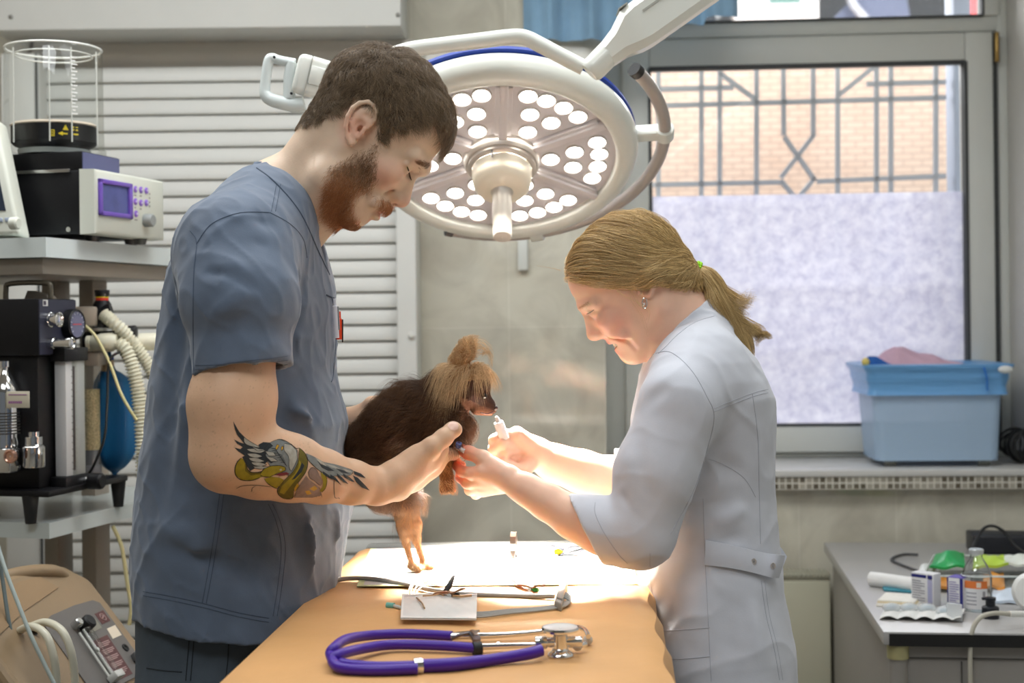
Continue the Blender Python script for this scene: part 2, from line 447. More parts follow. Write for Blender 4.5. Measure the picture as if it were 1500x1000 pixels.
def tile_mat():
    m = mat('marble_tile', (178, 175, 160), rough=.07, spec=.6); N, L, b = nodes_of(m)
    tc = N.new('ShaderNodeTexCoord'); sp = N.new('ShaderNodeSeparateXYZ'); cb = N.new('ShaderNodeCombineXYZ')
    L.new(tc.outputs['Object'], sp.inputs[0]); L.new(sp.outputs['X'], cb.inputs['X']); L.new(sp.outputs['Z'], cb.inputs['Y'])
    mp = N.new('ShaderNodeMapping'); mp.inputs['Location'].default_value = (.0085, -.117, 0); L.new(cb.outputs[0], mp.inputs['Vector'])
    br = N.new('ShaderNodeTexBrick'); br.offset = 0; br.inputs['Scale'].default_value = 1; br.inputs['Brick Width'].default_value = .27; br.inputs['Row Height'].default_value = .405
    br.inputs['Mortar Size'].default_value = .0016; br.inputs['Mortar Smooth'].default_value = .3
    br.inputs['Color1'].default_value = srgb(206, 203, 190); br.inputs['Color2'].default_value = srgb(199, 196, 183); br.inputs['Mortar'].default_value = srgb(216, 213, 202)
    L.new(mp.outputs[0], br.inputs['Vector'])
    n = N.new('ShaderNodeTexNoise'); n.inputs['Scale'].default_value = 4.5; n.inputs['Detail'].default_value = 8; n.inputs['Distortion'].default_value = 1.6
    L.new(tc.outputs['Object'], n.inputs['Vector'])
    cr = N.new('ShaderNodeValToRGB'); cr.color_ramp.elements[0].position = .35; cr.color_ramp.elements[0].color = (.78, .76, .72, 1); cr.color_ramp.elements[1].position = .62; cr.color_ramp.elements[1].color = (1.1, 1.09, 1.05, 1)
    L.new(n.outputs['Fac'], cr.inputs['Fac'])
    mx = N.new('ShaderNodeMix'); mx.data_type = 'RGBA'; mx.blend_type = 'MULTIPLY'; mx.inputs['Factor'].default_value = .8
    L.new(br.outputs['Color'], mx.inputs['A']); L.new(cr.outputs['Color'], mx.inputs['B']); L.new(mx.outputs['Result'], b.inputs['Base Color'])
    bp = N.new('ShaderNodeBump'); bp.inputs['Strength'].default_value = .5; bp.inputs['Distance'].default_value = .002; bp.invert = True
    L.new(br.outputs['Fac'], bp.inputs['Height']); L.new(bp.outputs['Normal'], b.inputs['Normal'])
    return m
def mosaic_mat():
    m = mat('mosaic_tile', (190, 188, 176), rough=.2); N, L, b = nodes_of(m)
    tc = N.new('ShaderNodeTexCoord'); sp = N.new('ShaderNodeSeparateXYZ'); cb = N.new('ShaderNodeCombineXYZ')
    L.new(tc.outputs['Object'], sp.inputs[0]); L.new(sp.outputs['X'], cb.inputs['X']); L.new(sp.outputs['Z'], cb.inputs['Y'])
    br = N.new('ShaderNodeTexBrick'); br.offset = 0; br.inputs['Scale'].default_value = 1; br.inputs['Brick Width'].default_value = .0185; br.inputs['Row Height'].default_value = .0185
    br.inputs['Mortar Size'].default_value = .002; br.inputs['Bias'].default_value = -.1
    br.inputs['Color1'].default_value = srgb(92, 84, 70); br.inputs['Color2'].default_value = srgb(178, 172, 158); br.inputs['Mortar'].default_value = srgb(214, 210, 198)
    L.new(cb.outputs[0], br.inputs['Vector']); L.new(br.outputs['Color'], b.inputs['Base Color'])
    return m
def brick_mat():
    m = mat('street_brick', (215, 170, 135), rough=.9, spec=.1); N, L, b = nodes_of(m)
    tc = N.new('ShaderNodeTexCoord'); sp = N.new('ShaderNodeSeparateXYZ'); cb = N.new('ShaderNodeCombineXYZ')
    L.new(tc.outputs['Object'], sp.inputs[0]); L.new(sp.outputs['X'], cb.inputs['X']); L.new(sp.outputs['Z'], cb.inputs['Y'])
    br = N.new('ShaderNodeTexBrick'); br.inputs['Scale'].default_value = 1; br.inputs['Brick Width'].default_value = .12; br.inputs['Row Height'].default_value = .042
    br.inputs['Mortar Size'].default_value = .007
    br.inputs['Color1'].default_value = srgb(228, 208, 190); br.inputs['Color2'].default_value = srgb(222, 199, 180); br.inputs['Mortar'].default_value = srgb(200, 178, 164)
    L.new(cb.outputs[0], br.inputs['Vector'])
    n = N.new('ShaderNodeTexNoise'); n.inputs['Scale'].default_value = .9; n.inputs['Detail'].default_value = 5; L.new(tc.outputs['Object'], n.inputs['Vector'])
    cr = N.new('ShaderNodeValToRGB'); cr.color_ramp.elements[0].position = .35; cr.color_ramp.elements[0].color = (.8, .74, .72, 1); cr.color_ramp.elements[1].position = .62
    L.new(n.outputs['Fac'], cr.inputs['Fac'])
    mx = N.new('ShaderNodeMix'); mx.data_type = 'RGBA'; mx.blend_type = 'MULTIPLY'; mx.inputs['Factor'].default_value = .9
    L.new(br.outputs['Color'], mx.inputs['A']); L.new(cr.outputs['Color'], mx.inputs['B']); L.new(mx.outputs['Result'], b.inputs['Base Color'])
    return m
M_TILE = tile_mat(); M_MOS = mosaic_mat(); M_BRICK = brick_mat()
M_PLASTER = mat('plaster', (205, 203, 196), rough=.8, nscale=3, namt=.05)
M_FLOOR = mat('floor_tile', (150, 145, 135), rough=.4, nscale=4)
M_PVC = mat('white_pvc', (214, 216, 210), rough=.35, nscale=6, namt=.03)
M_GAP = mat('dark_gasket', (70, 72, 72), rough=.7)
M_BRASS = mat('old_brass', (168, 138, 84), rough=.35, metal=1)

uL = WP(888, 600, 0)[0]; uR = 1.485; DF = .33            # window opening, depth of the frame
zS = .925
ZC = 2.75
# walls
mb = MB(); wbox(mb, -1.9, uL, 0, .42, 0, ZC); wbox(mb, uL, uR, 0, .42, 0, zS-.035); wbox(mb, uL, uR, 0, .42, 2.5, ZC)
struct('wall_back', mb, M_TILE)
mb = MB(); wbox(mb, uR, uR+.25, -6.2, .42, 0, ZC); struct('wall_right', mb, M_PLASTER)
mb = MB(); wbox(mb, -2.05, -1.9, -6.2, .42, 0, ZC); struct('wall_left', mb, mat('left_wall_paint', (172, 162, 146), rough=.7, nscale=3, namt=.05))
mb = MB(); wbox(mb, -2.05, uR+.25, -6.2, .42, -.1, 0); struct('floor', mb, M_FLOOR)
mb = MB(); wbox(mb, -2.05, uR+.25, -6.2, .42, ZC, ZC+.1); struct('ceiling', mb, M_PLASTER)
# window sill with a mosaic edge
mb = MB(); wbox(mb, uL, uR, -.045, DF+.02, zS-.02, zS, .004, 0); wbox(mb, uL, uR, -.04, -.02, zS-.055, zS-.02, 0, 1); wbox(mb, uL, uR, -.02, 0.03, zS-.05, zS-.02, 0, 1)
struct('windowsill', mb, [mat('sill_stone', (205, 204, 200), rough=.3, nscale=8, namt=.05), M_MOS])

# window: fixed top light, transom and one big sash
def zat(px, py): return WP(px, py, DF)[1]
gl = WP(951, 103, DF)[0]; gr = WP(1410, 92, DF)[0]; gt = zat(1180, 97.5); gb = zat(1200, 621)
st = zat(1210, 55); sr = WP(1453, 300, DF)[0]; fr = WP(1464, 300, DF)[0]; sb = zat(1200, 661)
ub = zat(1250, 29); ur = WP(1437, 20, DF)[0]; sl = gl-.085
win = MB()
D0, D1 = DF-.02, DF+.05
wbox(win, uL-.02, sl+.005, D0+.01, D1, zS, 2.5, .004); wbox(win, fr-.005, uR, D0+.01, D1, zS, 2.5, .004)           # outer frame
wbox(win, sl-.012, fr, D0+.01, D1, zS, sb-.004, .004); wbox(win, sl-.012, fr, D0+.01, D1, st+.006, ub, .004)
wbox(win, ur, fr, D0, D1, ub, 2.5, .004)
wbox(win, sl, gl, D0-.012, D1, sb, st, .006); wbox(win, gr, sr, D0-.012, D1, sb, st, .006)          # sash
wbox(win, gl, gr, D0-.012, D1, sb, gb, .006); wbox(win, gl, gr, D0-.012, D1, gt, st, .006)
wbox(win, gl-.006, gl+.004, D0-.014, D0+.03, gb, gt, 0, 1); wbox(win, gr-.004, gr+.006, D0-.014, D0+.03, gb, gt, 0, 1)
wbox(win, gl, gr, D0-.014, D0+.03, gt-.004, gt+.004, 0, 1); wbox(win, gl, gr, D0-.014, D0+.03, gb-.004, gb+.003, 0, 1)
wbox(win, sl-.01, ur, D0-.003, D0+.03, ub-.003, ub+.003, 0, 1); wbox(win, ur-.003, ur+.004, D0-.003, D0+.03, ub, 2.5, 0, 1)
wbox(win, sr+.001, fr-.006, D0+.002, D0+.03, sb, st, 0, 1)
wo = struct('window_1', win, [M_PVC, M_GAP])
hb = MB(); hu = WP(1459, 70, DF-.03)[0]; hz0 = WP(1459, 92, DF-.03)[1]; hz1 = WP(1459, 48, DF-.03)[1]
hb.cyl(W(hu, D0-.02, hz0), W(hu, D0-.02, hz1), .007, n=14, bev=.001)
hb.build('hinge', M_BRASS, wo)
M_GLASS = bpy.data.materials.new('clear_glass'); M_GLASS.use_nodes = True
def thin_glass(m, tint=(1, 1, 1, 1), refl=.06):
    nt = m.node_tree; nt.nodes.clear(); o = nt.nodes.new('ShaderNodeOutputMaterial'); t = nt.nodes.new('ShaderNodeBsdfTransparent'); t.inputs[0].default_value = tint
    g = nt.nodes.new('ShaderNodeBsdfGlossy'); g.inputs['Roughness'].default_value = .03; x = nt.nodes.new('ShaderNodeMixShader'); f = nt.nodes.new('ShaderNodeLayerWeight'); f.inputs[0].default_value = .12
    mr = nt.nodes.new('ShaderNodeMapRange'); mr.inputs['To Min'].default_value = refl; mr.inputs['To Max'].default_value = min(1, refl*9)
    nt.links.new(f.outputs['Fresnel'], mr.inputs['Value']); nt.links.new(mr.outputs[0], x.inputs[0]); nt.links.new(t.outputs[0], x.inputs[1]); nt.links.new(g.outputs[0], x.inputs[2]); nt.links.new(x.outputs[0], o.inputs[0])
thin_glass(M_GLASS)
gp = MB(); wbox(gp, gl, gr, DF+.01, DF+.014, gb, gt); wbox(gp, sl-.01, ur, DF+.01, DF+.014, ub, 2.5); gp.build('glass', M_GLASS, wo)
# frosted film on the lower glass
ff = bpy.data.materials.new('frosted_film'); ff.use_nodes = True; nt = ff.node_tree; nt.nodes.clear()
o_ = nt.nodes.new('ShaderNodeOutputMaterial'); tl = nt.nodes.new('ShaderNodeBsdfTranslucent'); df = nt.nodes.new('ShaderNodeBsdfDiffuse'); rt = nt.nodes.new('ShaderNodeBsdfTransparent')
tc = nt.nodes.new('ShaderNodeTexCoord'); no = nt.nodes.new('ShaderNodeTexNoise'); no.inputs['Scale'].default_value = 34; no.inputs['Detail'].default_value = 8; no.inputs['Roughness'].default_value = .7; no.inputs['Distortion'].default_value = .3
cr = nt.nodes.new('ShaderNodeValToRGB'); cr.color_ramp.elements[0].position = .35; cr.color_ramp.elements[0].color = srgb(214, 214, 230); cr.color_ramp.elements[1].position = .68; cr.color_ramp.elements[1].color = srgb(246, 246, 252)
nt.links.new(tc.outputs['Object'], no.inputs['Vector']); nt.links.new(no.outputs['Fac'], cr.inputs['Fac'])
nt.links.new(cr.outputs['Color'], tl.inputs['Color']); nt.links.new(cr.outputs['Color'], df.inputs['Color'])
m1 = nt.nodes.new('ShaderNodeMixShader'); m1.inputs[0].default_value = .3; nt.links.new(tl.outputs[0], m1.inputs[1]); nt.links.new(df.outputs[0], m1.inputs[2])
m2 = nt.nodes.new('ShaderNodeMixShader'); m2.inputs[0].default_value = .2; nt.links.new(m1.outputs[0], m2.inputs[1]); nt.links.new(rt.outputs[0], m2.inputs[2]); nt.links.new(m2.outputs[0], o_.inputs[0])
fz = zat(1180, 284)
fb = MB(); wbox(fb, gl+.004, gr-.004, DF+.004, DF+.0065, gb, fz); fo = fb.build('frosted_film', ff, wo); fo['label'] = 'patterned frosted film on the lower glass'

# outside: brick building across the yard, iron grille
mb = MB(); wbox(mb, -4, 6, 5.2, 5.6, -1, 3.25); struct('exterior_brick', mb, M_BRICK)
M_IRON = mat('grille_paint', (186, 190, 196), rough=.5)
gd = .55
def gp3(px, py): u, z = WP(px, py, gd); return W(u, gd, z)
gg = MB()
def gl_(a, b, r=.0075): gg.box(gp3(*a)-r*EW-r*UZ if 0 else gp3(*a), gp3(*b)-gp3(*a), 2*r*NW, 2*r*(np.cross(NW, unit(gp3(*b)-gp3(*a)))), 0)
for x in (968, 1031, 1058, 1112, 1231, 1288, 1309, 1375): gl_((x, 60 if x != 968 else 105), (x, 640))
gl_((1151, 60), (1152, 198)); gl_((1195, 60), (1195, 200)); gl_((1152, 198), (1197, 262)); gl_((1195, 200), (1147, 262))
gl_((1147, 262), (1172, 292)); gl_((1197, 262), (1172, 292))
gl_((955, 127), (1075, 124)); gl_((965, 151), (1386, 139)); gl_((1270, 119), (1386, 116)); gl_((955, 267), (1147, 263)); gl_((1197, 262), (1386, 254))
gl_((1057, 104), (1110, 143)); gl_((1288, 96), (1231, 142)); gl_((955, 375), (1386, 369)); gl_((955, 455), (1386, 450)); gl_((955, 560), (1386, 556))
go = gg.build('window_grille', M_IRON); tag(go, 'grey iron security grille with diamond motif outside the window', 'window grille')
ex = MB(); wbox(ex, WP(1388, 200, .6)[0], WP(1412, 200, .6)[0], .5, .62, .9, 2.5, .004)
tag(ex.build('grille_post', mat('post_paint', (172, 182, 200), rough=.6)), 'pale blue-grey upright post outside the right edge of the window', 'post')
# things seen through the top light
def wp3(px, py, d): u, z = WP(px, py, d); return W(u, d, z)
wp3_ = wp3
def wp3(px, py, d): q = wp3_(px, py, 5.25+.12*(d-1.5)); q[2] = max(q[2], 3.25); return q
tb = MB(); tb.box(wp3(1076, 40, 1.6), wp3(1200, 40, 1.6)-wp3(1076, 40, 1.6), .2*NW, .9*UZ, .01)
tag(tb.build('utility_cabinet', mat('cabinet_white', (250, 250, 250), rough=.6)), 'bright white cabinet outside seen through the top window', 'cabinet')
tb = MB(); tb.box(wp3(1127, 5, 1.55), wp3(1173, 4, 1.55)-wp3(1127, 5, 1.55), .02*NW, .3*UZ, .003)
tag(tb.build('vent_cover', mat('vent_green', (110, 150, 145), rough=.6)), 'grey-green vent cover on the white cabinet outside', 'vent')
tb = MB(); tb.prism([wp3(1210, 50, 2.2), wp3(1335, 50, 2.2), wp3(1322, -40, 2.2), wp3(1285, -40, 2.2)], .2*NW)
tag(tb.build('roof_gable', mat('slate_blue', (95, 105, 130), rough=.6)), 'slate blue roof gable outside in the top light of the window', 'roof')
tb = MB(); tb.tube([wp3(1232, -40, 1.5), wp3(1250, 8, 1.5), wp3(1272, 45, 1.5)], .03, sub=1)
tag(tb.build('scaffold_pole', mat('pole_grey', (190, 195, 205), rough=.5)), 'pale bent scaffold pole outside the top window', 'pole')
tb = MB(); tb.box(wp3(1408, 40, 1.9), wp3(1446, 40, 1.9)-wp3(1408, 40, 1.9), .2*NW, .8*UZ, .01)
tag(tb.build('red_panel', mat('pinkish_red', (225, 120, 125), rough=.6)), 'pinkish red panel outside at the right of the top window', 'panel')

# blue curtain bunched over the top left of the window
G = []
cu0 = WP(768, 30, .02)[0]; cu1 = WP(1078, 20, .02)[0]
us = np.linspace(cu0, cu1, 90)
for j, t in enumerate(np.linspace(0, 1, 16)):
    row = []
    for i, u in enumerate(us):
        q = (u-cu0)/(cu1-cu0)
        px_ = 768+q*310
        bot = WP(px_, 64 if px_ < 900 else (56 if px_ < 980 else (40 if px_ < 1030 else 30)), 0)[1]
        z = 2.6*(1-t)+bot*t
        d = -.05+.016*math.sin(q*31+1.3*t)+.008*math.sin(q*67+2)
        row.append(W(u, d, z))
    G.append(row)
M_CURT = mat('blue_curtain', (132, 168, 196), rough=.85, nscale=14, namt=.1, sheen=.2)
cb_ = MB(); cb_.grid(np.array(G), 0, .003*NW); co = cb_.build('curtain', M_CURT); tag(co, 'pale blue curtain gathered across the top of the window wall', 'curtain')
kb = MB(); kb.tube([W(cu0-.03, -.03, 2.57), W(cu1+.05, -.03, 2.57)], .012, sub=1); kb.build('curtain_rod', M_PVC, co)

# white bracket on the tiles under the lamp
mb = MB(); a = WP(759, 396, -.01); b_ = WP(773, 350, -.01); wbox(mb, a[0], b_[0], -.022, .0, a[1], b_[1], .003)
tag(mb.build('cable_trunking', M_PVC), 'short white vertical cable trunking on the tiles below the lamp', 'trunking')

# louvred shutter on the left
YS = 3.88; BS = .025
def Sh(px, py, dy=0): p = P(px, py, YS); p[1] = YS + dy - (p[0])*BS*0; return p
ES = np.array([1., 0, 0])
M_SHUT = mat('shutter_white', (208, 208, 203), rough=.45, nscale=5, namt=.03)
x0 = P(6, 300, YS)[0]; x1 = P(609, 300, YS)[0]; xb1 = P(591, 20, YS)[0]; xg = P(580, 300, YS)[0]; xgl = P(62, 300, YS)[0]
zb = P(300, 46, YS-.05)[2]; zt = 2.6
so = empty('roller_shutter', (float((x0+x1)/2), YS, 0), 'white louvred roller shutter with a box on top behind the man', 'shutter')
mb = MB(); mb.box((x0, YS-.09, zb), ES*(xb1-x0), (0, .26, 0), (0, 0, zt-zb), .006); mb.build('shutter_box', M_SHUT, so)
zs0 = P(300, 92, YS)[2]
mb = MB(); mb.box((x0, YS+.09, zs0-.02), ES*(x1-x0), (0, .09, 0), (0, 0, zb-zs0+.02), .003); mb.build('upper_panel', mat('shutter_shade_panel', (192, 186, 176), rough=.5), so)  # shade of the recess below the box is put into this panel's colour
mb = MB(); mb.box((xg, YS-.015, 0), ES*(x1-xg), (0, .19, 0), (0, 0, zs0+.03), .004); mb.build('guide_rail', M_SHUT, so)
mb = MB(); mb.box((x0, YS-.015, 0), ES*(xgl-x0), (0, .19, 0), (0, 0, zs0+.03), .004); mb.box((x0+.095, YS-.02, 0), ES*.006, (0, .02, 0), (0, 0, zs0+.03), 0, 1); mb.build('guide_rail', [M_SHUT, M_GAP], so)
mb = MB(); pitch = 24.2*YS/F; n = int(zs0/pitch)
prof = [(.0, .0), (.004, .04), (.008, .25), (.0115, .55), (.0135, .80), (.013, .90), (.009, .95), (.0, .962), (-.003, 1.0)]
rows = []
for i in range(n):
    for (dd, t) in prof: rows.append((YS+.06-dd, zs0-pitch*(i+1-t) if 0 else zs0-pitch*i-pitch*t))
G = np.array([[(xg+.01, y, z) for (y, z) in rows], [(xgl-.01, y, z) for (y, z) in rows]])
mb.grid(G, 0, (0, .02, 0)); mb.build('slat_curtain', M_SHUT, so)
for (px, py) in ((16, 25), (583, 22)):
    mb = MB(); p = P(px, py, YS-.09); mb.lathe(p+[0, .002, 0], (0, -1, 0), [(.006, 0), (.006, .004), (.003, .006)], 14)
    mb.build('screw', mat('screw_zinc', (130, 128, 122), rough=.4, metal=.8), so)
mb = MB(); p = P(603, 491, YS-.015); mb.lathe(p, (0, -1, 0), [(.009, -.002), (.009, .006), (.006, .009)], 18); mb.build('lock_button', M_SHUT, so)

# radiator under the window
mb = MB(); a = WP(1134, 842, -.12); b_ = WP(1216, 842, -.12)
ro = empty('radiator', tuple(W((a[0]-.5+b_[0])/2, -.08, 0)), 'cream panel radiator below the window beside the desk', 'radiator')
wbox(mb, a[0]-.5, b_[0], -.125, -.04, .1, a[1]-.015, .006); mb.build('panel', mat('radiator_cream', (196, 194, 172), rough=.4), ro)
mb = MB(); wbox(mb, a[0]-.5, b_[0], -.12, -.045, a[1]-.016, a[1], 0)
n = 60
for i in range(n):
    u = a[0]-.5+(b_[0]-a[0]+.5)*(i+.5)/n; wbox(mb, u-.0035, u+.0035, -.128, -.04, a[1]-.006, a[1]+.004, .001)
mb.build('top_grille', mat('radiator_grille', (172, 170, 152), rough=.5), ro)
for u in (a[0]-.4, b_[0]-.08): mb = MB(); wbox(mb, u, u+.03, -.11, -.05, 0, .102, 0); mb.build('bracket', M_PVC, ro)

# ---------------------------------------------------------------- light
SC.world = bpy.data.worlds.new('world'); SC.world.use_nodes = True
wn = SC.world.node_tree; bg = wn.nodes['Background']; bg.inputs[0].default_value = (.86, .93, 1.0, 1); bg.inputs[1].default_value = .15
def area(name, loc, direction, sx, sy, power, col=(1, 1, 1), spread=180):
    l = bpy.data.lights.new(name, 'AREA'); l.shape = 'RECTANGLE'; l.size = sx; l.size_y = sy; l.energy = power; l.color = col; l.spread = math.radians(spread)
    o = bpy.data.objects.new(name, l); COL.objects.link(o); o.location = loc
    o.rotation_euler = Vector(direction).to_track_quat('-Z', 'Y').to_euler(); return o
area('ceiling_lamp', (-.6, .6, ZC-.02), (0, 0, -1), 1.2, .6, 20, (.93, .97, 1.0))
area('ceiling_lamp', (.8, 1.4, ZC-.02), (0, 0, -1), 1.2, .6, 9, (.93, .97, 1.0))
area('ceiling_lamp', (-.5, 2.55, ZC-.02), (0, 0, -1), 2.4, .8, 42, (.97, .99, 1))
area('daylight', tuple(W(.9, 3.2, 4.5)), (-.1, .9, -1.0), 5, 2.0, 290, (1, .98, .97))
area('daylight', tuple(W(.9, 2.6, 3.6)), (-.1, -1, -.6), 4, 2.0, 300, (.95, .97, 1.0))
# ================================================================ surgical lamp
YL = 2.75; LC = P(735, 237, YL); AL = math.radians(58.0)
LN = np.array([0, -math.cos(AL), -math.sin(AL)]); LX = np.array([1., 0, 0]); LU = np.array([0, -math.sin(AL), math.cos(AL)])
def LP(r, phi, d=0):
    """lamp coordinates: radius, angle in degrees, height along the beam"""
    a = math.radians(phi); return LC + r*(math.cos(a)*LX + math.sin(a)*LU) + d*LN
M_LW = mat('lamp_white', (226, 228, 220), rough=.28, coat=.2)
M_LG = mat('lamp_grey_tube', (176, 168, 162), rough=.38, metal=.25)
M_LB = mat('lamp_blue_seal', (28, 62, 160), rough=.4)
M_CAP = mat('black_rubber', (30, 31, 32), rough=.6)
M_FACE = mat('lamp_face', (212, 207, 209), rough=.5)
M_LED = mat('led', (255, 255, 255), emit=(255, 250, 240), es=10)
M_LENS = bpy.data.materials.new('lens_acrylic'); M_LENS.use_nodes = True; thin_glass(M_LENS, refl=.08)
lamp = empty('surgical_lamp', tuple(LC), 'large round white surgical lamp lit up over the examination table', 'surgical lamp')
RI = .2215; RO = .262
mb = MB()
mb.lathe(LC, LN, [(RI, -.012), (RI, .0), (RI+.004, .006), (RI+.012, .0095), (RO-.012, .006), (RO-.003, -.004), (RO, -.012), (RO+.003, -.022), (RO+.002, -.036), (RO-.006, -.046), (RO-.03, -.050), (.15, -.052), (.001, -.054)], 96, cap=False)
mb.build('housing', M_LW, lamp)
mb = MB(); mb.lathe(LC, LN, [(RO-.008, -.048), (RO+.001, -.050), (RO+.001, -.056), (RO-.018, -.058)], 96, cap=False); mb.build('seal_ring', M_LB, lamp)
mb = MB(); mb.lathe(LC, LN, [(.001, -.011), (RI+.002, -.011)], 72, cap=False)
for k in range(6):
    c = 30+60*k-2; e = math.radians(c); ax = math.cos(e)*LX+math.sin(e)*LU; tx = np.cross(LN, ax)
    mb.box(LC+.06*ax-.008*tx-.012*LN, (RI-.06)*ax, .016*tx, .016*LN, .003)
    mb.box(LC+.075*ax-.016*tx-.012*LN, (RI-.085)*ax, .032*tx, .010*LN, .002)
mb.build('face_plate', M_FACE, lamp)
mb = MB(); mb.lathe(LC, LN, [(.001, .0018), (RI, .0018)], 72, cap=False); mb.build('front_glass', M_LENS, lamp)
leds = [(.095, 0)] + [(.142, -9.5), (.142, 9.5)] + [(.189, -17.5), (.189, -6), (.189, 5.5), (.189, 16.5)]
first = None
for k in range(6):
    for (r, a) in leds:
        if first is None:
            mb = MB(); p = LP(r, 60*k-2+a, -.0095); mb.lathe(p, LN, [(.0128, -.001), (.0138, .003), (.0115, .0055), (.001, .0065)], 20, cap=False); first = mb.build('led_lens', M_LED, lamp); p0 = p
            rb = MB(); rb.lathe(p, LN, [(.0148, -.001), (.0168, .004), (.0185, .0045), (.0185, -.001)], 20, cap=False); ring = rb.build('led_rim', mat('led_rim_clear', (232, 226, 222), rough=.2), first)
        else:
            d = LP(r, 60*k-2+a, -.0095)-p0
            o = first.copy(); COL.objects.link(o); o.location = tuple(d); c = ring.copy(); COL.objects.link(c); c.parent = o; c.matrix_parent_inverse = Matrix()
mb = MB(); mb.lathe(LC, LN, [(.073, -.01), (.073, .006), (.069, .012), (.066, .012), (.066, .018), (.062, .022), (.058, .023)], 48, cap=False); mb.build('hub_ring', mat('hub_grey', (205, 198, 190), rough=.35, metal=.3), lamp)
mb = MB(); mb.lathe(LC, LN, [(.058, .012), (.0575, .042), (.054, .058), (.046, .068), (.034, .073), (.022, .075)], 48, cap=False)
mb.box(LC+LP(0, 0, 0)*0-.0575*LX*0 + np.cross(LX, LN)*0 + .05*LU*1.16-.0015*LX-.018*LX+.018*LN, .003*LX, .004*LU, .016*LN, 0, 1)
mb.build('hub', [mat('hub_cream', (232, 224, 206), rough=.35), M_CAP], lamp)
mb = MB(); mb.lathe(LC, LN, [(.024, .07), (.0195, .076), (.0185, .09), (.0178, .175), (.0165, .1785), (.001, .179)], 36, cap=False); hd = mb.build('sterile_handle', mat('handle_steel', (205, 200, 192), rough=.35, metal=.35), lamp)
# grab rail around the housing
mb = MB(); A = np.linspace(39, -112, 42); mb.tube([LP(.318, a, -.052) for a in A], .0125, n=16, sub=1); rail = mb.build('grab_rail', M_LG, lamp)
for a in (39, -112):
    mb = MB(); sgn = 1 if a > 0 else -1
    mb.tube([LP(.318, a-sgn*2.2, -.052), LP(.318, a+sgn*.6, -.052)], .0138, n=18, sub=1)
    mb.build('rail_end_cap', M_CAP, rail)
for a in (3.5, -77):
    mb = MB()
    e = math.radians(a); ax = math.cos(e)*LX+math.sin(e)*LU; tx = np.cross(LN, ax)
    mb.box(LP(.255, a, -.066)-.013*tx, .07*ax, .026*tx, .026*LN, .005)
    mb.cyl(LP(.318, a, -.052)-.014*tx, LP(.318, a, -.052)+.014*tx, .0185, n=24, bev=.002)
    mb.build('rail_clamp', M_LW, rail)
# yoke tube and arm
YK = 2.47
yk = [P(560, 86, YK), P(600, 73, YK), P(650, 66, YK), P(700, 60, YK), P(745, 54.5, YK), P(768, 55, YK), P(792, 66, YK), P(820, 81, YK), P(855, 99, YK)]
mb = MB(); mb.tube(yk, .0140, n=20, sub=6); mb.build('yoke', M_LW, lamp)
mb = MB(); mb.tube([P(560, 86, YK), P(520, 102, 2.52), P(470, 120, 2.58)], .0145, n=20, sub=4); mb.tube([P(470, 128, 2.6), P(560, 165, 2.62)], .02, n=18, sub=1); mb.build('yoke', M_LW, lamp)
mb = MB(); j0 = P(864, 106, YK-.01); j1 = P(905, 64, YK-.01)
ax = unit(j1-j0)
mb.lathe(j0, ax, [(.001, -.002), (.018, -.001), (.0215, .004), (.0225, .012), (.0225, .05), (.0205, .051), (.0205, .054), (.0225, .055), (.024, .1)], 32, cap=False); mb.build('swivel_joint', M_LW, lamp)
a0 = P(890, 80, YK-.01); a1 = P(925, 47, YK-.01); a2 = P(1040, -34, YK-.01); ax = unit(a2-a1); sd = unit(np.cross(ax, [0, 1, 0]))
mb = MB()
def ring(c, w, h, b=.3):
    t = [(-1, -1+b), (-1, 1-b), (-1+b, 1), (1-b, 1), (1, 1-b), (1, -1+b), (1-b, -1), (-1+b, -1)]
    return [c+x*w*sd+y*h*np.array([0, 1., 0]) for x, y in t]
secs = [ring(a0, .022, .022, .55), ring(a0+.5*(a1-a0), .027, .026, .5), ring(a1, .038, .034, .35), ring(a1+.02*ax, .040, .036, .3), ring(a2, .040, .036, .3), ring(a2+.6*ax, .040, .036, .3)]
V = np.array(secs).reshape(-1, 3); Fc = []
for i in range(5):
    for j in range(8): Fc.append((i*8+j, i*8+(j+1) % 8, (i+1)*8+(j+1) % 8, (i+1)*8+j))
Fc += [tuple(range(8))[::-1], tuple(range(40, 48))]
mb.add(V, Fc, 0, True)
mb.box(a1+.03*ax+sd*.012-np.array([0, .0375, 0]), ax*.5, sd*.004, np.array([0, .004, 0]), 0, 1)
mb.box(a1+.0*ax+sd*.041-np.array([0, .03, 0]), ax*.018, sd*.002, np.array([0, .06, 0]), 0, 1)
mb.build('spring_arm', [M_LW, mat('seam_grey', (168, 168, 160), rough=.5)], lamp)
# control head on the left end of the yoke, with its handle loop
mb = MB(); q = [P(428, 138, 2.58), P(442, 80, 2.58), P(540, 108, 2.61), P(525, 165, 2.61)]
c0, c1 = unit(q[2]-q[1]), unit(q[1]-q[0])
mb.box(q[0]-np.array([0, .035, 0]), q[3]-q[0], q[1]-q[0], np.array([0, .025, 0]), .012, seg=3)
mb.box(q[0]-np.array([0, .037, 0])+c0*.026, c0*.0015, (q[1]-q[0])*.98, np.array([0, .003, 0]), 0, 1)
mb.box(q[0]-np.array([0, .039, 0])+c0*.028+c1*.022, c0*.05, c1*.034, np.array([0, .006, 0]), .003)
hb_ = mb.build('control_head', [M_LW, mat('seam_grey', (168, 168, 160), rough=.5)], lamp)
mb = MB()
lp = [P(*a, 2.57) for a in ((432, 93), (408, 88), (398, 85), (393, 92), (388, 128), (390, 140), (400, 147), (430, 154), (446, 152))]
mb.tube(lp, [.009, .0085, .009, .0095, .0095, .011, .012, .013, .013], n=16, sub=5)
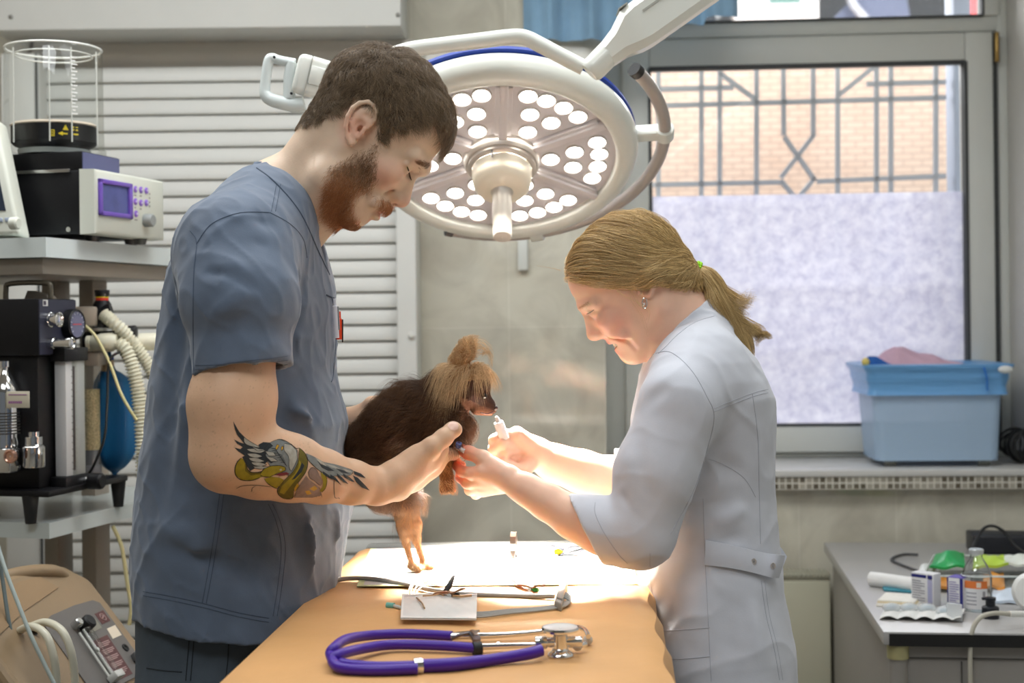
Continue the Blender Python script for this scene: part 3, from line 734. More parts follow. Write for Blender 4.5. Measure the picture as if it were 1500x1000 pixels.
for c in ((402, 84), (427, 137)): mb.lathe(P(c[0], c[1], 2.554), (0, -1, 0), [(.0025, 0), (.0025, .003)], 10, 1)
mb.tube([P(428, 92, 2.57), P(424, 115, 2.57), P(424, 145, 2.57)], .011, n=14, sub=3)
mb.build('side_handle', [mat('handle_white', (216, 224, 222), rough=.3), M_CAP], hb_)
# its light: one soft disc per segment, all aimed at the same spot
FOC = LC+.74*LN+np.array([0, .025, 0])
for k in range(6):
    c = LP(.13, 60*k-2, .012); l = bpy.data.lights.new('surgical_beam', 'AREA'); l.shape = 'DISK'; l.size = .15; l.energy = 6.5; l.color = (1, .94, .84); l.spread = math.radians(32)
    o = bpy.data.objects.new('surgical_beam', l); COL.objects.link(o); o.location = tuple(c); o.rotation_euler = Vector(FOC-c).to_track_quat('-Z', 'Y').to_euler()
# ================================================================ examination table and what lies on it
ZT = .95
def T(px, py, dz=0): return PZ(px, py, ZT+dz)
M_VINYL = mat('orange_vinyl', (214, 164, 108), rough=.45, nscale=9, namt=.07, bump=.12, bscale=60)
M_STEEL = mat('steel', (196, 196, 194), rough=.25, metal=1)
M_CHROME = mat('chrome', (225, 225, 225), rough=.08, metal=1)
fl_, fr_ = PZ(250, 1075, ZT), PZ(985, 1075, ZT); bl, br_ = PZ(545, 800, ZT), PZ(906, 795, ZT)
bl = np.array([-.262, 2.52, ZT]); br_ = np.array([.2, 2.52, ZT]); fl_ = np.array([-.337, 1.36, ZT]); fr_ = np.array([.148, 1.36, ZT])
tab = empty('examination_table', (-.06, 1.95, 0), 'long examination table covered in orange-tan vinyl between the two people', 'table')
mb = MB()
# padded top with a vinyl cover that falls over the edges
m_, n_ = 60, 40; G = np.zeros((m_, n_, 3))
for i in range(m_):
    t = i/(m_-1); L_ = fl_*(1-t)+bl*t; R_ = fr_*(1-t)+br_*t
    for j in range(n_):
        q = j/(n_-1)*1.44-.22
        w = np.linalg.norm(R_-L_); over = 0
        if q < 0: over = -q*w
        if q > 1: over = (q-1)*w
        qq = min(max(q, 0), 1); p = L_*(1-qq)+R_*qq
        rr = .022; sg = -1 if q < .5 else 1
        a = min(over/rr, math.pi/2); dx = rr*math.sin(a); dz = rr*(1-math.cos(a)); rest = max(0, over-rr*math.pi/2)
        p = p + np.array([sg*(dx+rest*(.12+.07*math.sin(t*23+1))), 0, -dz-rest])
        p[2] += .0016*math.sin(t*19+qq*5)*math.sin(qq*9+t*4) if over == 0 else 0
        if sg > 0 and over > 0: p[0] += .006*math.sin(t*40)*min(1, over/.03)
        G[i, j] = p
mb.grid(G, 0)
mb.build('vinyl_cover', M_VINYL, tab)
ux, uy = np.array([1, 0, 0.]), np.array([0, 1., 0])
mb = MB(); mb.box(fl_+[.0, 0, -.055], fr_-fl_, bl-fl_+[0, .045, 0], (0, 0, .05), .012); mb.build('padded_top', mat('table_pad', (200, 150, 95), rough=.5), tab)
mb = MB(); mb.box(bl+[-.005, .005, -.04], br_-bl+[.01, 0, 0], (0, .05, 0), (0, 0, .042), .008); mb.build('end_rail', M_STEEL, tab)
mb = MB(); mb.box((-.2, 1.75, .12), (.28, 0, 0), (0, .36, 0), (0, 0, .78), .01); mb.build('pedestal', M_STEEL, tab)
mb = MB(); mb.box((-.28, 1.5, 0), (.42, 0, 0), (0, .85, 0), (0, 0, .12), .02); mb.build('base', mat('base_grey', (120, 122, 122), rough=.5), tab)

# absorbent pad
M_PAD = mat('pad_paper', (240, 240, 238), rough=.8, nscale=30, namt=.03, bump=.1, bscale=40)
M_PADG = mat('pad_green_edge', (222, 232, 182), rough=.7)
def pad_pt(u, v):
    a = T(527, 860); b = T(932, 857); c = T(548, 803); d = T(924, 795); c[1] = min(c[1], 2.5); d[1] = min(d[1], 2.5)
    p = (a*(1-u)+b*u)*(1-v)+(c*(1-u)+d*u)*v
    p = p + [0, 0, .0022+.0011*math.sin(u*17+v*3)*math.sin(v*9+u*2)*min(1, v*4)+.0009*abs(math.sin(u*31))*(1-v)*min(1, v*6)]
    return p
G = np.array([[pad_pt(u, v) for u in np.linspace(0, 1, 60)] for v in np.linspace(0, 1, 40)])
mb = MB(); mb.grid(G, 0, (0, 0, -.0012))
po = mb.build('absorbent_pad', M_PAD); tag(po, 'white absorbent paper pad with pale green edges under the dog', 'pad')
mb = MB()
mb.grid(np.array([[pad_pt(u, v)+[0, 0, .0006] for u in np.linspace(-.008, 1.006, 60)] for v in (-.010, .014)]), 0, (0, 0, -.0008))
mb.grid(np.array([[pad_pt(u, v)+[0, 0, .0006] for u in (-.01, .012)] for v in np.linspace(-.010, 1, 40)]), 0, (0, 0, -.0008))
mb.build('green_border', M_PADG, po)

# stethoscope
M_PURP = mat('purple_rubber', (66, 28, 150), rough=.38, spec=.5)
st_o = empty('stethoscope', tuple(T(660, 945)), 'purple stethoscope with chrome chestpiece lying at the front of the table', 'stethoscope')
R_ = .0062; zt_ = .0075
mb = MB()
top1 = [T(700, 940, zt_), T(640, 934, zt_), T(570, 929, zt_+.003), T(520, 932, .018), T(488, 945, .024), T(481, 957, .024), T(500, 968, .019), T(560, 969, .010), T(610, 973, zt_)]
mb.tube([T(662, 931, zt_), T(600, 928, zt_), T(545, 930, zt_+.002), T(508, 936, .016), T(490, 948, .018), T(484, 958, .012), T(496, 970, .008), T(545, 976, zt_), T(612, 975, zt_)], R_, n=14, sub=8)
mb.tube([T(697, 949, zt_), T(640, 945, zt_), T(575, 944, zt_), T(530, 950, zt_+.004), T(498, 958, .016), T(487, 966, .012), T(500, 978, .0075), T(550, 981, zt_), T(612, 979, zt_)], R_, n=14, sub=8)
mb.tube([T(606, 975, zt_), T(660, 973, zt_), T(720, 966, zt_), T(770, 958, zt_+.004), T(793, 952, .014)], [R_*1.25, R_*1.25, R_*1.1, R_*1.15, R_*1.15], n=16, sub=8)
mb.build('tubing', M_PURP, st_o)
mb = MB(); mb.tube([T(606, 976, zt_), T(618, 975, zt_)], .0096, n=20, sub=1); mb.build('tube_clip', M_CHROME, st_o)
mb = MB()
mb.tube([T(655, 931, zt_), T(700, 931, zt_), T(760, 928, .008), T(815, 922, .010), T(840, 918, .013), T(856, 922, .014), T(862, 932, .013)], [.004, .0042, .0034, .0032, .0032, .0032, .0032], n=12, sub=6)
mb.tube([T(700, 947, zt_), T(760, 945, .008), T(800, 944, .008), T(845, 945, .008), T(858, 943, .008)], [.0042, .0034, .0032, .0032, .0032], n=12, sub=6)
mb.tube([T(728, 945, .008), T(732, 945, .008)], .0046, n=14, sub=1)
mb.build('binaural_tube', M_CHROME, st_o)
mb = MB(); mb.tube([T(693, 950, zt_), T(705, 949, zt_)], .0082, n=16, sub=1); mb.build('black_collar', M_CAP, st_o)
mb = MB(); mb.box(T(655, 937, .0006), T(697, 933)-T(655, 937), T(662, 930)-T(655, 937), (0, 0, .004), .0015)
mb.tube([T(662, 935, .006), T(680, 928, .012), T(697, 928, .012), T(700, 937, .010)], .0022, n=10, sub=4)
mb.tube([T(692, 928, .012), T(698, 936, .012)], .0055, n=14, sub=1); mb.build('spring_bracket', mat('dark_chrome', (120, 112, 112), rough=.25, metal=1), st_o)
mb = MB()
for p in (T(861, 937, .006), T(846, 946, .008)): mb.sphere(p, .006, sc=(1, 1, 1.0))
mb.build('ear_tip', mat('ear_tip_grey', (196, 192, 186), rough=.4), st_o)
# chestpiece stands on its bell
cp = PZ(821, 962, ZT)
mb = MB(); mb.lathe(cp, (0, 0, 1), [(.001, .0), (.0145, .0005), (.0155, .0025), (.0145, .005), (.010, .008), (.0095, .010), (.0085, .011), (.0085, .026), (.010, .028), (.014, .030), (.0215, .031), (.0225, .0335), (.0215, .036)], 40, cap=False)
mb.cyl(cp+[-.026, 0, .0175], cp+[.026, .003, .0175], .0062, n=18, bev=.001)
mb.cyl(cp+[-.03, -.001, .0175], cp+[-.016, 0, .0175], .0078, n=18, bev=.001)
cpo = mb.build('chestpiece', M_CHROME, st_o)
mb = MB(); mb.lathe(cp, (0, 0, 1), [(.001, .0345), (.0195, .0348), (.021, .036)], 40, cap=False)
mb.build('diaphragm', mat('diaphragm_grey', (205, 200, 196), rough=.3), cpo)

# sterile pouch pack
M_POUCH = bpy.data.materials.new('pouch_film'); M_POUCH.use_nodes = True
N_, L_, b_ = nodes_of(M_POUCH); b_.inputs['Base Color'].default_value = srgb(236, 235, 232); b_.inputs['Roughness'].default_value = .3; b_.inputs['Alpha'].default_value = .84
def pch(u, v, dz=0):
    a, b, c, d = T(587, 916), T(698, 917), T(589, 879), T(699, 880)
    return (a*(1-u)+b*u)*(1-v)+(c*(1-u)+d*u)*v+np.array([0, 0, .0095+dz+.0014*math.sin(u*9+1)*math.sin(v*5)+.0004*math.sin(u*37)*math.sin(v*21)])
mb = MB(); mb.grid(np.array([[pch(u, v) for u in np.linspace(0, 1, 50)] for v in np.linspace(0, 1, 24)]), 0, (0, 0, -.0015))
pk = mb.build('sterile_pouch', M_POUCH); tag(pk, 'clear sealed sterile pouch lying behind the stethoscope', 'pouch')
mb = MB(); mb.grid(np.array([[pch(u, v, .0009) for u in np.linspace(0, 1, 50)] for v in (.0, .06)]), 0); mb.grid(np.array([[pch(u, v, .0009) for u in np.linspace(0, 1, 50)] for v in (.94, 1)]), 0)
mb.grid(np.array([[pch(u, v, .0009) for u in (0, .03)] for v in np.linspace(0, 1, 20)]), 0); mb.build('seal_edge', mat('pouch_seal', (232, 230, 226), rough=.35), pk)
mb = MB(); mb.tube([pch(.2, .75, .003), pch(.24, .62, .003), pch(.28, .5, .003), pch(.31, .35, .003)], .0012, n=8, sub=3)
mb.tube([pch(.28, .8, .003), pch(.42, .82, .003), pch(.5, .88, .003), pch(.56, .84, .003)], .0011, n=8, sub=4)
mb.tube([pch(.68, .86, .003), pch(.8, .84, .003), pch(.93, .86, .003)], .0018, n=8, sub=4)
mb.build('needle', mat('needle_brass', (186, 150, 110), rough=.3, metal=.7), pk)
mb = MB(); mb.tube([T(567, 886, .004), T(577, 887, .004)], .0042, n=14, sub=1); tc_o = mb.build('catheter_cap', mat('teal_plastic', (120, 188, 176), rough=.35)); tag(tc_o, 'small teal capped catheter sticking out left of the sterile pouch', 'catheter')
mb = MB(); mb.tube([T(577, 887, .004), T(588, 890, .004), T(596, 892, .0035)], .0025, n=10, sub=3); mb.build('catheter_tube', mat('clear_tube', (205, 208, 204), rough=.3), tc_o)

# ECG cable, connector, leads and clips
M_CABLE = mat('grey_cable', (158, 156, 150), rough=.45)
ecg = empty('ecg_cable', tuple(T(700, 870)), 'grey patient monitor cable with flat connector and thin leads across the table', 'cable')
mb = MB(); mb.tube([np.array([-.33, 2.26, .93]), T(466, 858, .003), T(500, 848, .005), T(540, 847, .006), T(590, 855, .004), T(660, 868, .004), T(740, 872, .004), T(812, 873, .006)], .0036, n=12, sub=8); mb.build('trunk_cable', M_CABLE, ecg)
mb = MB(); q0 = T(823, 897, .0); mb.box(q0, T(812, 893)-q0, T(832, 862)-q0, (0, 0, .013), .004, seg=3)
q1 = T(826, 895, .013)
mb.box(q0+(T(832, 862)-q0)*.1+[0, 0, .012], (T(812, 893)-q0)*.8, (T(832, 862)-q0)*.8, (0, 0, .004), .0015); mb.build('connector_block', mat('connector_grey', (150, 150, 144), rough=.4), ecg)
ld = []
for k in range(4):
    f = k*2.2
    mb = MB(); mb.tube([T(829-k*.8, 868+f, .010), T(835, 874+f, .006), T(824, 884+f*.7, .004), T(790, 890+f*.6, .003), T(745, 893+f*.8, .003), T(700, 897+f, .003), T(655, 893+f, .006)], .0016, n=8, sub=6)
    ld.append(mb.build('lead_wire', M_CABLE, ecg))
for k, pts in enumerate([
    [(596, 892), (597, 880), (600, 860), (612, 850), (640, 853), (660, 850), (690, 838)], [(600, 892), (601, 878), (604, 858), (618, 848), (650, 848), (675, 838), (705, 825)],
    [(604, 892), (605, 880), (608, 862), (620, 853), (640, 857), (655, 861)], [(608, 892), (608, 880), (611, 865), (625, 856), (645, 850), (664, 846)]]):
    mb = MB(); mb.tube([T(x, y, .0055 if i > 1 else .004) for i, (x, y) in enumerate(pts)], .0011, n=8, sub=5); mb.build('lead_wire', mat('lead_pale', (200, 198, 192), rough=.5), ecg)
mb = MB(); mb.tube([T(706, 810, .007), T(730, 832, .007), T(757, 854, .007), T(770, 862, .008)], .0014, n=8, sub=4); mb.build('lead_wire', mat('lead_dark', (66, 60, 58), rough=.5), ecg)

def clip(label, base, ang, tilt, jawc, bodyc, scale=1.0):
    """crocodile clip: two sprung jaws, coloured sleeve"""
    o = empty('crocodile_clip', tuple(base), label, 'clip', 'crocodile clips on the table')
    ca, sa = math.cos(ang), math.sin(ang); ax = np.array([ca*math.cos(tilt), sa*math.cos(tilt), math.sin(tilt)]); up = np.array([-ca*math.sin(tilt), -sa*math.sin(tilt), math.cos(tilt)]); sd = np.cross(up, ax)
    s = scale; c = np.asarray(base, float)
    for q, nm in ((1, 'upper_jaw'), (-1, 'lower_jaw')):
        mb = MB()
        pts = [(-.004, .003), (.006, .0045), (.016, .0035), (.022, .0012), (.022, -.0002), (.012, .0012), (.004, .0018), (-.004, .001)]
        hp = [(-.001, .002), (-.012, .0085), (-.018, .0092), (-.019, .0075), (-.011, .0055), (-.002, .0002)]
        for pl in (pts, hp): mb.prism([c+s*(x*ax+q*y*up-.004*sd) for x, y in pl], .008*s*sd, 0)
        mb.build(nm, jawc, o)
    mb = MB(); mb.cyl(c-.005*s*sd, c+.005*s*sd, .0028*s, n=12); mb.cyl(c-.003*s*ax-.0*up, c-.011*s*ax, .0034*s, .0026*s, n=12, mat=1); mb.build('spring_barrel', [M_STEEL, bodyc], o)
    return o
M_COP = mat('copper_clip', (160, 118, 92), rough=.35, metal=.9); M_GUN = mat('gunmetal', (84, 86, 92), rough=.35, metal=.9)
M_CHIP = mat('clip_steel', (170, 160, 152), rough=.3, metal=1)
clip('copper crocodile clip with black sleeve at the front left of the pad', T(660, 871, .011), 2.85, .0, M_COP, M_CAP, 1.15)
bk = MB(); bk.tube([T(653, 866, .012), T(659, 856, .02), T(665, 843, .028)], [.0042, .0042, .002], n=10, sub=3)
tag(bk.build('lead_sleeve', M_CAP), 'black rubber lead sleeve rising from the copper clip', 'sleeve')
clip('copper crocodile clip with bright green sleeve on the pad edge', T(778, 862, .011), 2.6, .1, M_COP, mat('green_sleeve', (50, 150, 50), rough=.4), 1.1)
clip('small steel clip standing at the back of the pad', T(752, 803, .017), 1.3, 1.45, M_CHIP, M_STEEL, 1.25)
clip('grey crocodile clip with yellow sleeve near the coat cuff', T(828, 806, .011), .15, .12, M_GUN, mat('yellow_sleeve', (236, 214, 40), rough=.4), 1.75)
# ================================================================ the man
YM = 2.17; KM = YM/F                                   # depth of his head, metres per pixel there
def frame(ox, oy, Yc, pitch, sgn):
    """head frame: origin at the ear, s forward, h up, w towards the camera (all in picture pixels at depth Yc)"""
    k = Yc/F; O = P(ox, oy, Yc); c, s = math.cos(pitch), math.sin(pitch)
    f = np.array([sgn*c, 0, -s]); u = np.array([sgn*s, 0, c]); w = np.array([0, -1., 0])
    def H(a, h, l=0): return O + k*(a*f + h*u + l*w)
    R = np.stack([f, u, w]); return H, R, k
H, RM, kM = frame(536, 197, YM, math.radians(43), 1)
def hd_sym(fl, fn, kk, sub=False):
    for sg in (1, -1):
        (fl.sub if sub else fl.u)(fn(sg), kk)
lo = np.array([-.45, 1.80, 1.38]); hi = np.array([-.02, 2.56, 1.80])
fl = Field((-.47, 1.98, 1.40), (-.06, 2.36, 1.79), .0019)
E = lambda c, r, R=RM: ell(c, np.array(r)*kM, R)
def C(a, b, ra, rb=None): return cap(a, b, ra*kM, None if rb is None else rb*kM)
fl.u(E(H(-6, 45), (92, 84, 74)), 0)
fl.u(E(H(38, 48), (56, 62, 66)), .02)
fl.u(E(H(38, -14), (58, 74, 58)), .02)
fl.u(E(H(-20, -5), (62, 55, 64)), .02)
hd_sym(fl, lambda g: C(H(0, -38, g*52), H(64, -96, g*16), 17, 17), .02)
fl.u(E(H(66, -96), (19, 17, 22)), .012)
fl.u(E(H(45, -70), (42, 42, 44)), .02)
hd_sym(fl, lambda g: C(H(93.5, 20, g*8), H(80, 23, g*44), 12, 10), .012)
hd_sym(fl, lambda g: E(H(66, -18, g*43), (20, 17, 16)), .014)
hd_sym(fl, lambda g: E(H(96, 2, g*27), (15, 11, 18)), .008, True)
hd_sym(fl, lambda g: E(H(74.5, 1, g*31), (13.5, 13, 14.5)), .003)
# brow hood, upper lid fold
hd_sym(fl, lambda g: C(H(90, 11, g*18), H(79, 7, g*46), 5.0, 4), .004)
# nose
fl.u(C(H(88, -3), H(102.5, -30), 8.5, 9.5), .008); fl.u(E(H(103.5, -36), (10.5, 9.5, 11)), .006)
fl.u(C(H(80, -4), H(92, -34), 12, 15), .012)
hd_sym(fl, lambda g: E(H(93.5, -38.5, g*12.5), (11, 8, 7)), .005)
hd_sym(fl, lambda g: E(H(98.5, -47, g*7), (5, 4.5, 3.6)), .002, True)
hd_sym(fl, lambda g: C(H(84, -34, g*21), H(82, -45, g*26), 3, 2.4), .006, True)
# lips
fl.u(E(H(88, -58), (13, 9, 26)), .010)
fl.u(E(H(92.5, -64), (8, 5.5, 19)), .005); fl.u(E(H(89.5, -79), (9, 6.5, 17)), .005)
hd_sym(fl, lambda g: C(H(102, -71, 0), H(84, -66.5, g*27), 2.2, 2.4), .003, True)
hd_sym(fl, lambda g: E(H(83, -64, g*33), (8, 8, 7)), .008)
# neck
n0, n1, n2 = P(487, 222, 2.175), P(432, 300, 2.19), P(380, 352, 2.21)
fl.u(C(n0, n1, 60, 62), .03); fl.u(C(n1, n2, 62, 85), .03)
fl.u(C(P(478, 262, 2.11), P(452, 330, 2.16), 26, 18), .03)
fl.u(C(P(400, 290, 2.18), P(330, 350, 2.06), 46, 44), .03); fl.u(C(P(400, 290, 2.18), P(340, 350, 2.34), 46, 44), .03)
# ears
def ear(fl, Hh, R, k, g, pts, lobe, conc, z0=71):
    """outer rim, lobe and bowl of one ear; pts in (s,h)"""
    for (s, h, r) in lobe: fl.u(ell(Hh(s, h, g*(z0+2)), np.array([r, r, 5.0])*k, R), .003)
    chain(fl, [Hh(s, h, g*(z0+5.5+d)) for s, h, d in pts], 3.4*k, .0015)
    for (s, h, a, b, c) in conc: fl.sub(ell(Hh(s, h, g*(z0+9)), np.array([a, b, c])*k, R), .002)
def px2(ox, oy, pitch, sgn, q):
    c, s = math.cos(pitch), math.sin(pitch); r = []
    for (x, y) in q: dx, dy = (x-ox)*sgn, y-oy; r.append((dx*c+dy*s, dx*s-dy*c))
    return r
PM = math.radians(43)
rim = px2(536, 197, PM, 1, [(532, 207), (534, 201)])
rimp = px2(536, 197, PM, 1, [(522, 220), (517, 210), (516, 196), (519, 182), (526, 170), (536, 163), (548, 161.5), (556, 167), (558.5, 176), (556, 186), (550, 193)])
anti = px2(536, 197, PM, 1, [(527, 210), (525, 196), (530, 183), (541, 176), (550, 175)])
trag = px2(536, 197, PM, 1, [(541, 199), (538, 205), (532, 211)])
lobes = px2(536, 197, PM, 1, [(524, 216), (527, 206), (528, 192), (535, 181), (545, 173), (540, 190)])
conc = px2(536, 197, PM, 1, [(536, 194), (534, 203), (545, 181)])
for g in (1, -1):
    ear(fl, H, RM, kM, g, [(s, h, d) for (s, h), d in zip(rimp, (0, 1, 3, 4, 4, 3.5, 3, 2, 0, -2, -4))],
        [(s, h, r) for (s, h), r in zip(lobes, (7, 9, 11, 13, 12, 12))],
        [(conc[0][0], conc[0][1], 9, 9, 6.5), (conc[1][0], conc[1][1], 5, 5, 7), (conc[2][0], conc[2][1], 6, 5, 4)])
    chain(fl, [H(s, h, g*(75)) for s, h in anti], 2.6*kM, .0015)
    chain(fl, [H(s, h, g*(76)) for s, h in trag], 3.2*kM, .0015)
    fl.sub(E(H(*px2(536, 197, PM, 1, [(535, 198)])[0], g*74), (3.2, 5, 9)), .001)
head_m = fl.mesh(1)

# near arm: elbow bent, forearm reaching to the dog, hand under its chest with the thumb up on its shoulder
def arm_pt(px, py, Y): return P(px, py, Y)
fa = Field((-.52, 1.80, 1.0), (.0, 2.36, 1.52), .0019)
ua = [arm_pt(356, 430, 1.99), arm_pt(350, 500, 1.955), arm_pt(335, 590, 1.935), arm_pt(334, 655, 1.935)]
for i, (ra, rb) in enumerate(((50, 54), (54, 56), (56, 54))): fa.u(cap(ua[i], ua[i+1], ra*1.94/F, rb*1.94/F), .02)
fa.u(ell(arm_pt(350, 580, 1.937), np.array([55, 46, 70])*1.93/F), .02)
fa.u(cap(arm_pt(326, 672, 1.935), arm_pt(330, 650, 1.935), 43*1.935/F), .02)
fore = [(336, 672, 1.94, 50), (380, 680, 1.955, 49), (425, 687, 1.98, 46.5), (470, 697, 2.01, 39), (515, 706, 2.045, 31), (552, 712, 2.075, 26), (580, 707, 2.095, 27)]
for i in range(len(fore)-1):
    a, b = fore[i], fore[i+1]; fa.u(cap(P(*a[:3]), P(*b[:3]), a[3]*a[2]/F, b[3]*b[2]/F), .012)
fa.u(cap(P(385, 655, 1.945), P(440, 672, 1.985), 34*1.95/F, 26*1.98/F), .02)
# palm
pl = [(580, 706, 2.10, 27), (605, 693, 2.12, 25), (628, 676, 2.14, 24), (642, 663, 2.16, 22)]
for i in range(3):
    a, b = pl[i], pl[i+1]
    for dy, dp in ((-6, -.018), (4, .012), (2, .03)):
        fa.u(cap(P(a[0], a[1]+dy, a[2]+dp), P(b[0], b[1]+dy, b[2]+dp), (a[3]-5)*a[2]/F, (b[3]-6)*b[2]/F), .012)
fa.u(cap(P(582, 692, 2.085), P(612, 668, 2.10), 19*2.1/F, 17*2.1/F), .014)
chain(fa, [P(604, 676, 2.095), P(632, 655, 2.10), P(650, 641, 2.11), P(663, 629, 2.125)], [.0165, .0142, .0128, .0112], .008)
fa.u(ell(P(664, 629, 2.122), np.array([.0135, .011, .0115])), .006)
# fingers under the chest, curling up on the far side
for q, pts in enumerate([[(640, 668, 2.155), (664, 664, 2.185), (676, 650, 2.215), (676, 634, 2.235)], [(640, 671, 2.175), (662, 670, 2.21), (673, 657, 2.245), (671, 638, 2.262)],
                         [(634, 676, 2.19), (655, 676, 2.225), (664, 664, 2.262), (660, 645, 2.282)], [(626, 683, 2.20), (643, 684, 2.235), (650, 672, 2.268), (646, 655, 2.288)]]):
    chain(fa, [P(*p) for p in pts], [.0105, .0098, .0088, .0078], .004)
arm_m = fa.mesh(1)
# far arm, seen only behind the dog
fb2 = Field((-.42, 2.16, .98), (.02, 2.62, 1.42), .004)
for a, b, ra, rb in (((340, 420, 2.45), (352, 620, 2.47), .055, .05), ((352, 640, 2.47), (430, 660, 2.46), .048, .044), ((430, 660, 2.46), (512, 640, 2.40), .044, .034), ((512, 640, 2.40), (540, 625, 2.37), .033, .03)):
    fb2.u(cap(P(*a), P(*b), ra, rb), .02)
fb2.u(cap(P(512, 622, 2.395), P(545, 612, 2.36), .030, .026), .015); fb2.u(cap(P(515, 650, 2.385), P(560, 640, 2.345), .026, .022), .015)
for q in range(4): chain(fb2, [P(545+4*q, 608+14*q, 2.355), P(580+3*q, 604+14*q, 2.335), P(612, 604+14*q, 2.33)], [.0105, .0098, .0085], .004)
chain(fb2, [P(520, 612, 2.38), P(545, 592, 2.35), P(570, 586, 2.325)], [.015, .013, .011], .006)
farm_m = fb2.mesh(1)
# trunk and legs of the body under the clothes
ft = Field((-.60, 1.9, .0), (-.24, 2.5, 1.62), .012)
def row(py, l, r, ry, Yc=2.2): a = P(l, py, Yc); b = P(r, py, Yc); return (float(a[2]), float((a[0]+b[0])/2), Yc, float((b[0]-a[0])/2), ry)
ft.u(loft([row(300, 350, 420, .09), row(350, 305, 450, .15), row(450, 285, 465, .16), row(600, 262, 465, .15), row(760, 245, 465, .14), row(900, 228, 425, .14), row(960, 228, 410, .14)]), .03)
for y0 in (2.11, 2.29): ft.u(cap((-.45, y0, .82), (-.47, y0, .45), .085, .065), .04); ft.u(cap((-.47, y0, .45), (-.46, y0, .08), .06, .045), .03)
trunk_m = ft.mesh(1)
M_SKIN = mat('man_skin', (224, 178, 148), rough=.5, nscale=38, namt=.05, bump=.06, bscale=260, sss=.12, attr='tint')
man, VMAN, FMAN = sdf_obj('person', [head_m, arm_m, farm_m, trunk_m], M_SKIN)
tag(man, 'tall bearded man in blue-grey scrubs looking down and holding the small dog', 'person')
pxm, pym = proj(VMAN)
base = np.tile(np.array(srgb(218, 190, 164)[:3]), (len(VMAN), 1))
def tint(C_, V, cen, rad, col, amt):
    d = np.linalg.norm(V-cen, axis=1)/rad; w = np.clip(1.3-d*1.3, 0, 1)[:, None]*amt; return C_*(1-w)+np.array(srgb(*col)[:3])*w
nh = len(head_m[0])
for (s, h, l, r, col, am) in ((91, -64, 0, 17, (196, 120, 108), .8), (89, -79, 0, 17, (200, 124, 112), .8), (104, -38, 0, 20, (222, 140, 118), .5), (66, -22, 50, 34, (226, 150, 124), .45), (66, -22, -50, 34, (226, 150, 124), .45), (-5, -5, 76, 34, (226, 150, 126), .5), (-5, -5, -76, 34, (226, 150, 126), .5)):
    base[:nh] = tint(base[:nh], VMAN[:nh], H(s, h, l), r*kM, col, am)
# freckles on the upper arm
fk = np.arange(nh, nh+len(arm_m[0])); fr_n = rng.choice(fk, 1600)
sel = fr_n[(pxm[fr_n] < 470)]
base[nh:] = np.array(srgb(218, 178, 146)[:3]); base[sel] = base[sel]*.80
vcol(man, 'tint', base)
TMAN = bvh(VMAN, FMAN)

# ---- clothes
M_SCRUB = mat('scrub_cloth', (92, 106, 126), rough=.8, nscale=26, namt=.09, bump=.06, bscale=420, sheen=.25)
M_SEAM = mat('scrub_seam', (72, 84, 102), rough=.85)
ft = Field((-.575, 1.80, .84), (-.18, 2.60, 1.66), .0031)
rows = [row(246, 372, 402, .035, 2.2), row(262, 352, 428, .075), row(290, 322, 448, .125), row(320, 299, 458, .165), row(350, 281, 466, .19), row(390, 263, 478, .197), row(430, 253, 487, .195), row(470, 247, 488, .19), row(510, 240, 487, .186), row(550, 234, 488, .185), row(590, 228, 497, .185),
        row(620, 224, 505, .185), row(660, 218, 500, .185), row(700, 213, 505, .185), row(740, 209, 515, .187), row(790, 205, 505, .19), row(840, 205, 497, .193), row(885, 209, 492, .195), row(930, 213, 488, .196)]
ft.u(loft(rows, 2.5), 0)
# shoulders and sleeves
sl0 = P(345, 372, 2.01); sl1 = P(352, 440, 1.955); sl2 = P(354, 556, 1.942)
ft.u(cap(P(395, 315, 2.13), sl0, .07, .078), .035); ft.u(cap(sl0, sl1, .080, .081), .03)
hn = unit(P(357, 545, 1.94)-P(352, 440, 1.955)); hn = unit(hn+np.array([.08, 0, -.02])*1.0)
hp = P(356, 541, 1.94)
outer = cap(sl1, P(357, 640, 1.935), 73*1.94/F, 71*1.94/F); inner = cap(P(351, 480, 1.95), P(357, 660, 1.935), 63*1.94/F, 62*1.94/F)
shell = plane_cut(minus(outer, inner), hp, hn)
ft.u(shell, .006)
ft.u(cap(P(395, 315, 2.27), P(350, 390, 2.40), .07, .078), .035); ft.u(cap(P(350, 390, 2.40), P(356, 560, 2.46), .078, .074), .03)
# neck opening: V in front, round behind
ft.sub(cap(P(420, 290, 2.2), P(500, 250, 2.2), .075, .12), .006)
ft.sub(cap(P(452, 292, 2.2), P(486, 395, 2.2), .05, .012), .006)
# bottom is cut level with the hem
HEMN = unit(np.array([-.13, 0, -1.0])); HEM = P(215, 882, 2.2)
a_ = ft.D; X_, Y_, Z_ = ft.loc(ft.lo, ft.lo+ft.n*ft.h, 0)[1:]
ft.D = np.maximum(ft.D, ((X_-HEM[0])*HEMN[0]+(Z_-HEM[2])*HEMN[2]).astype(np.float32))
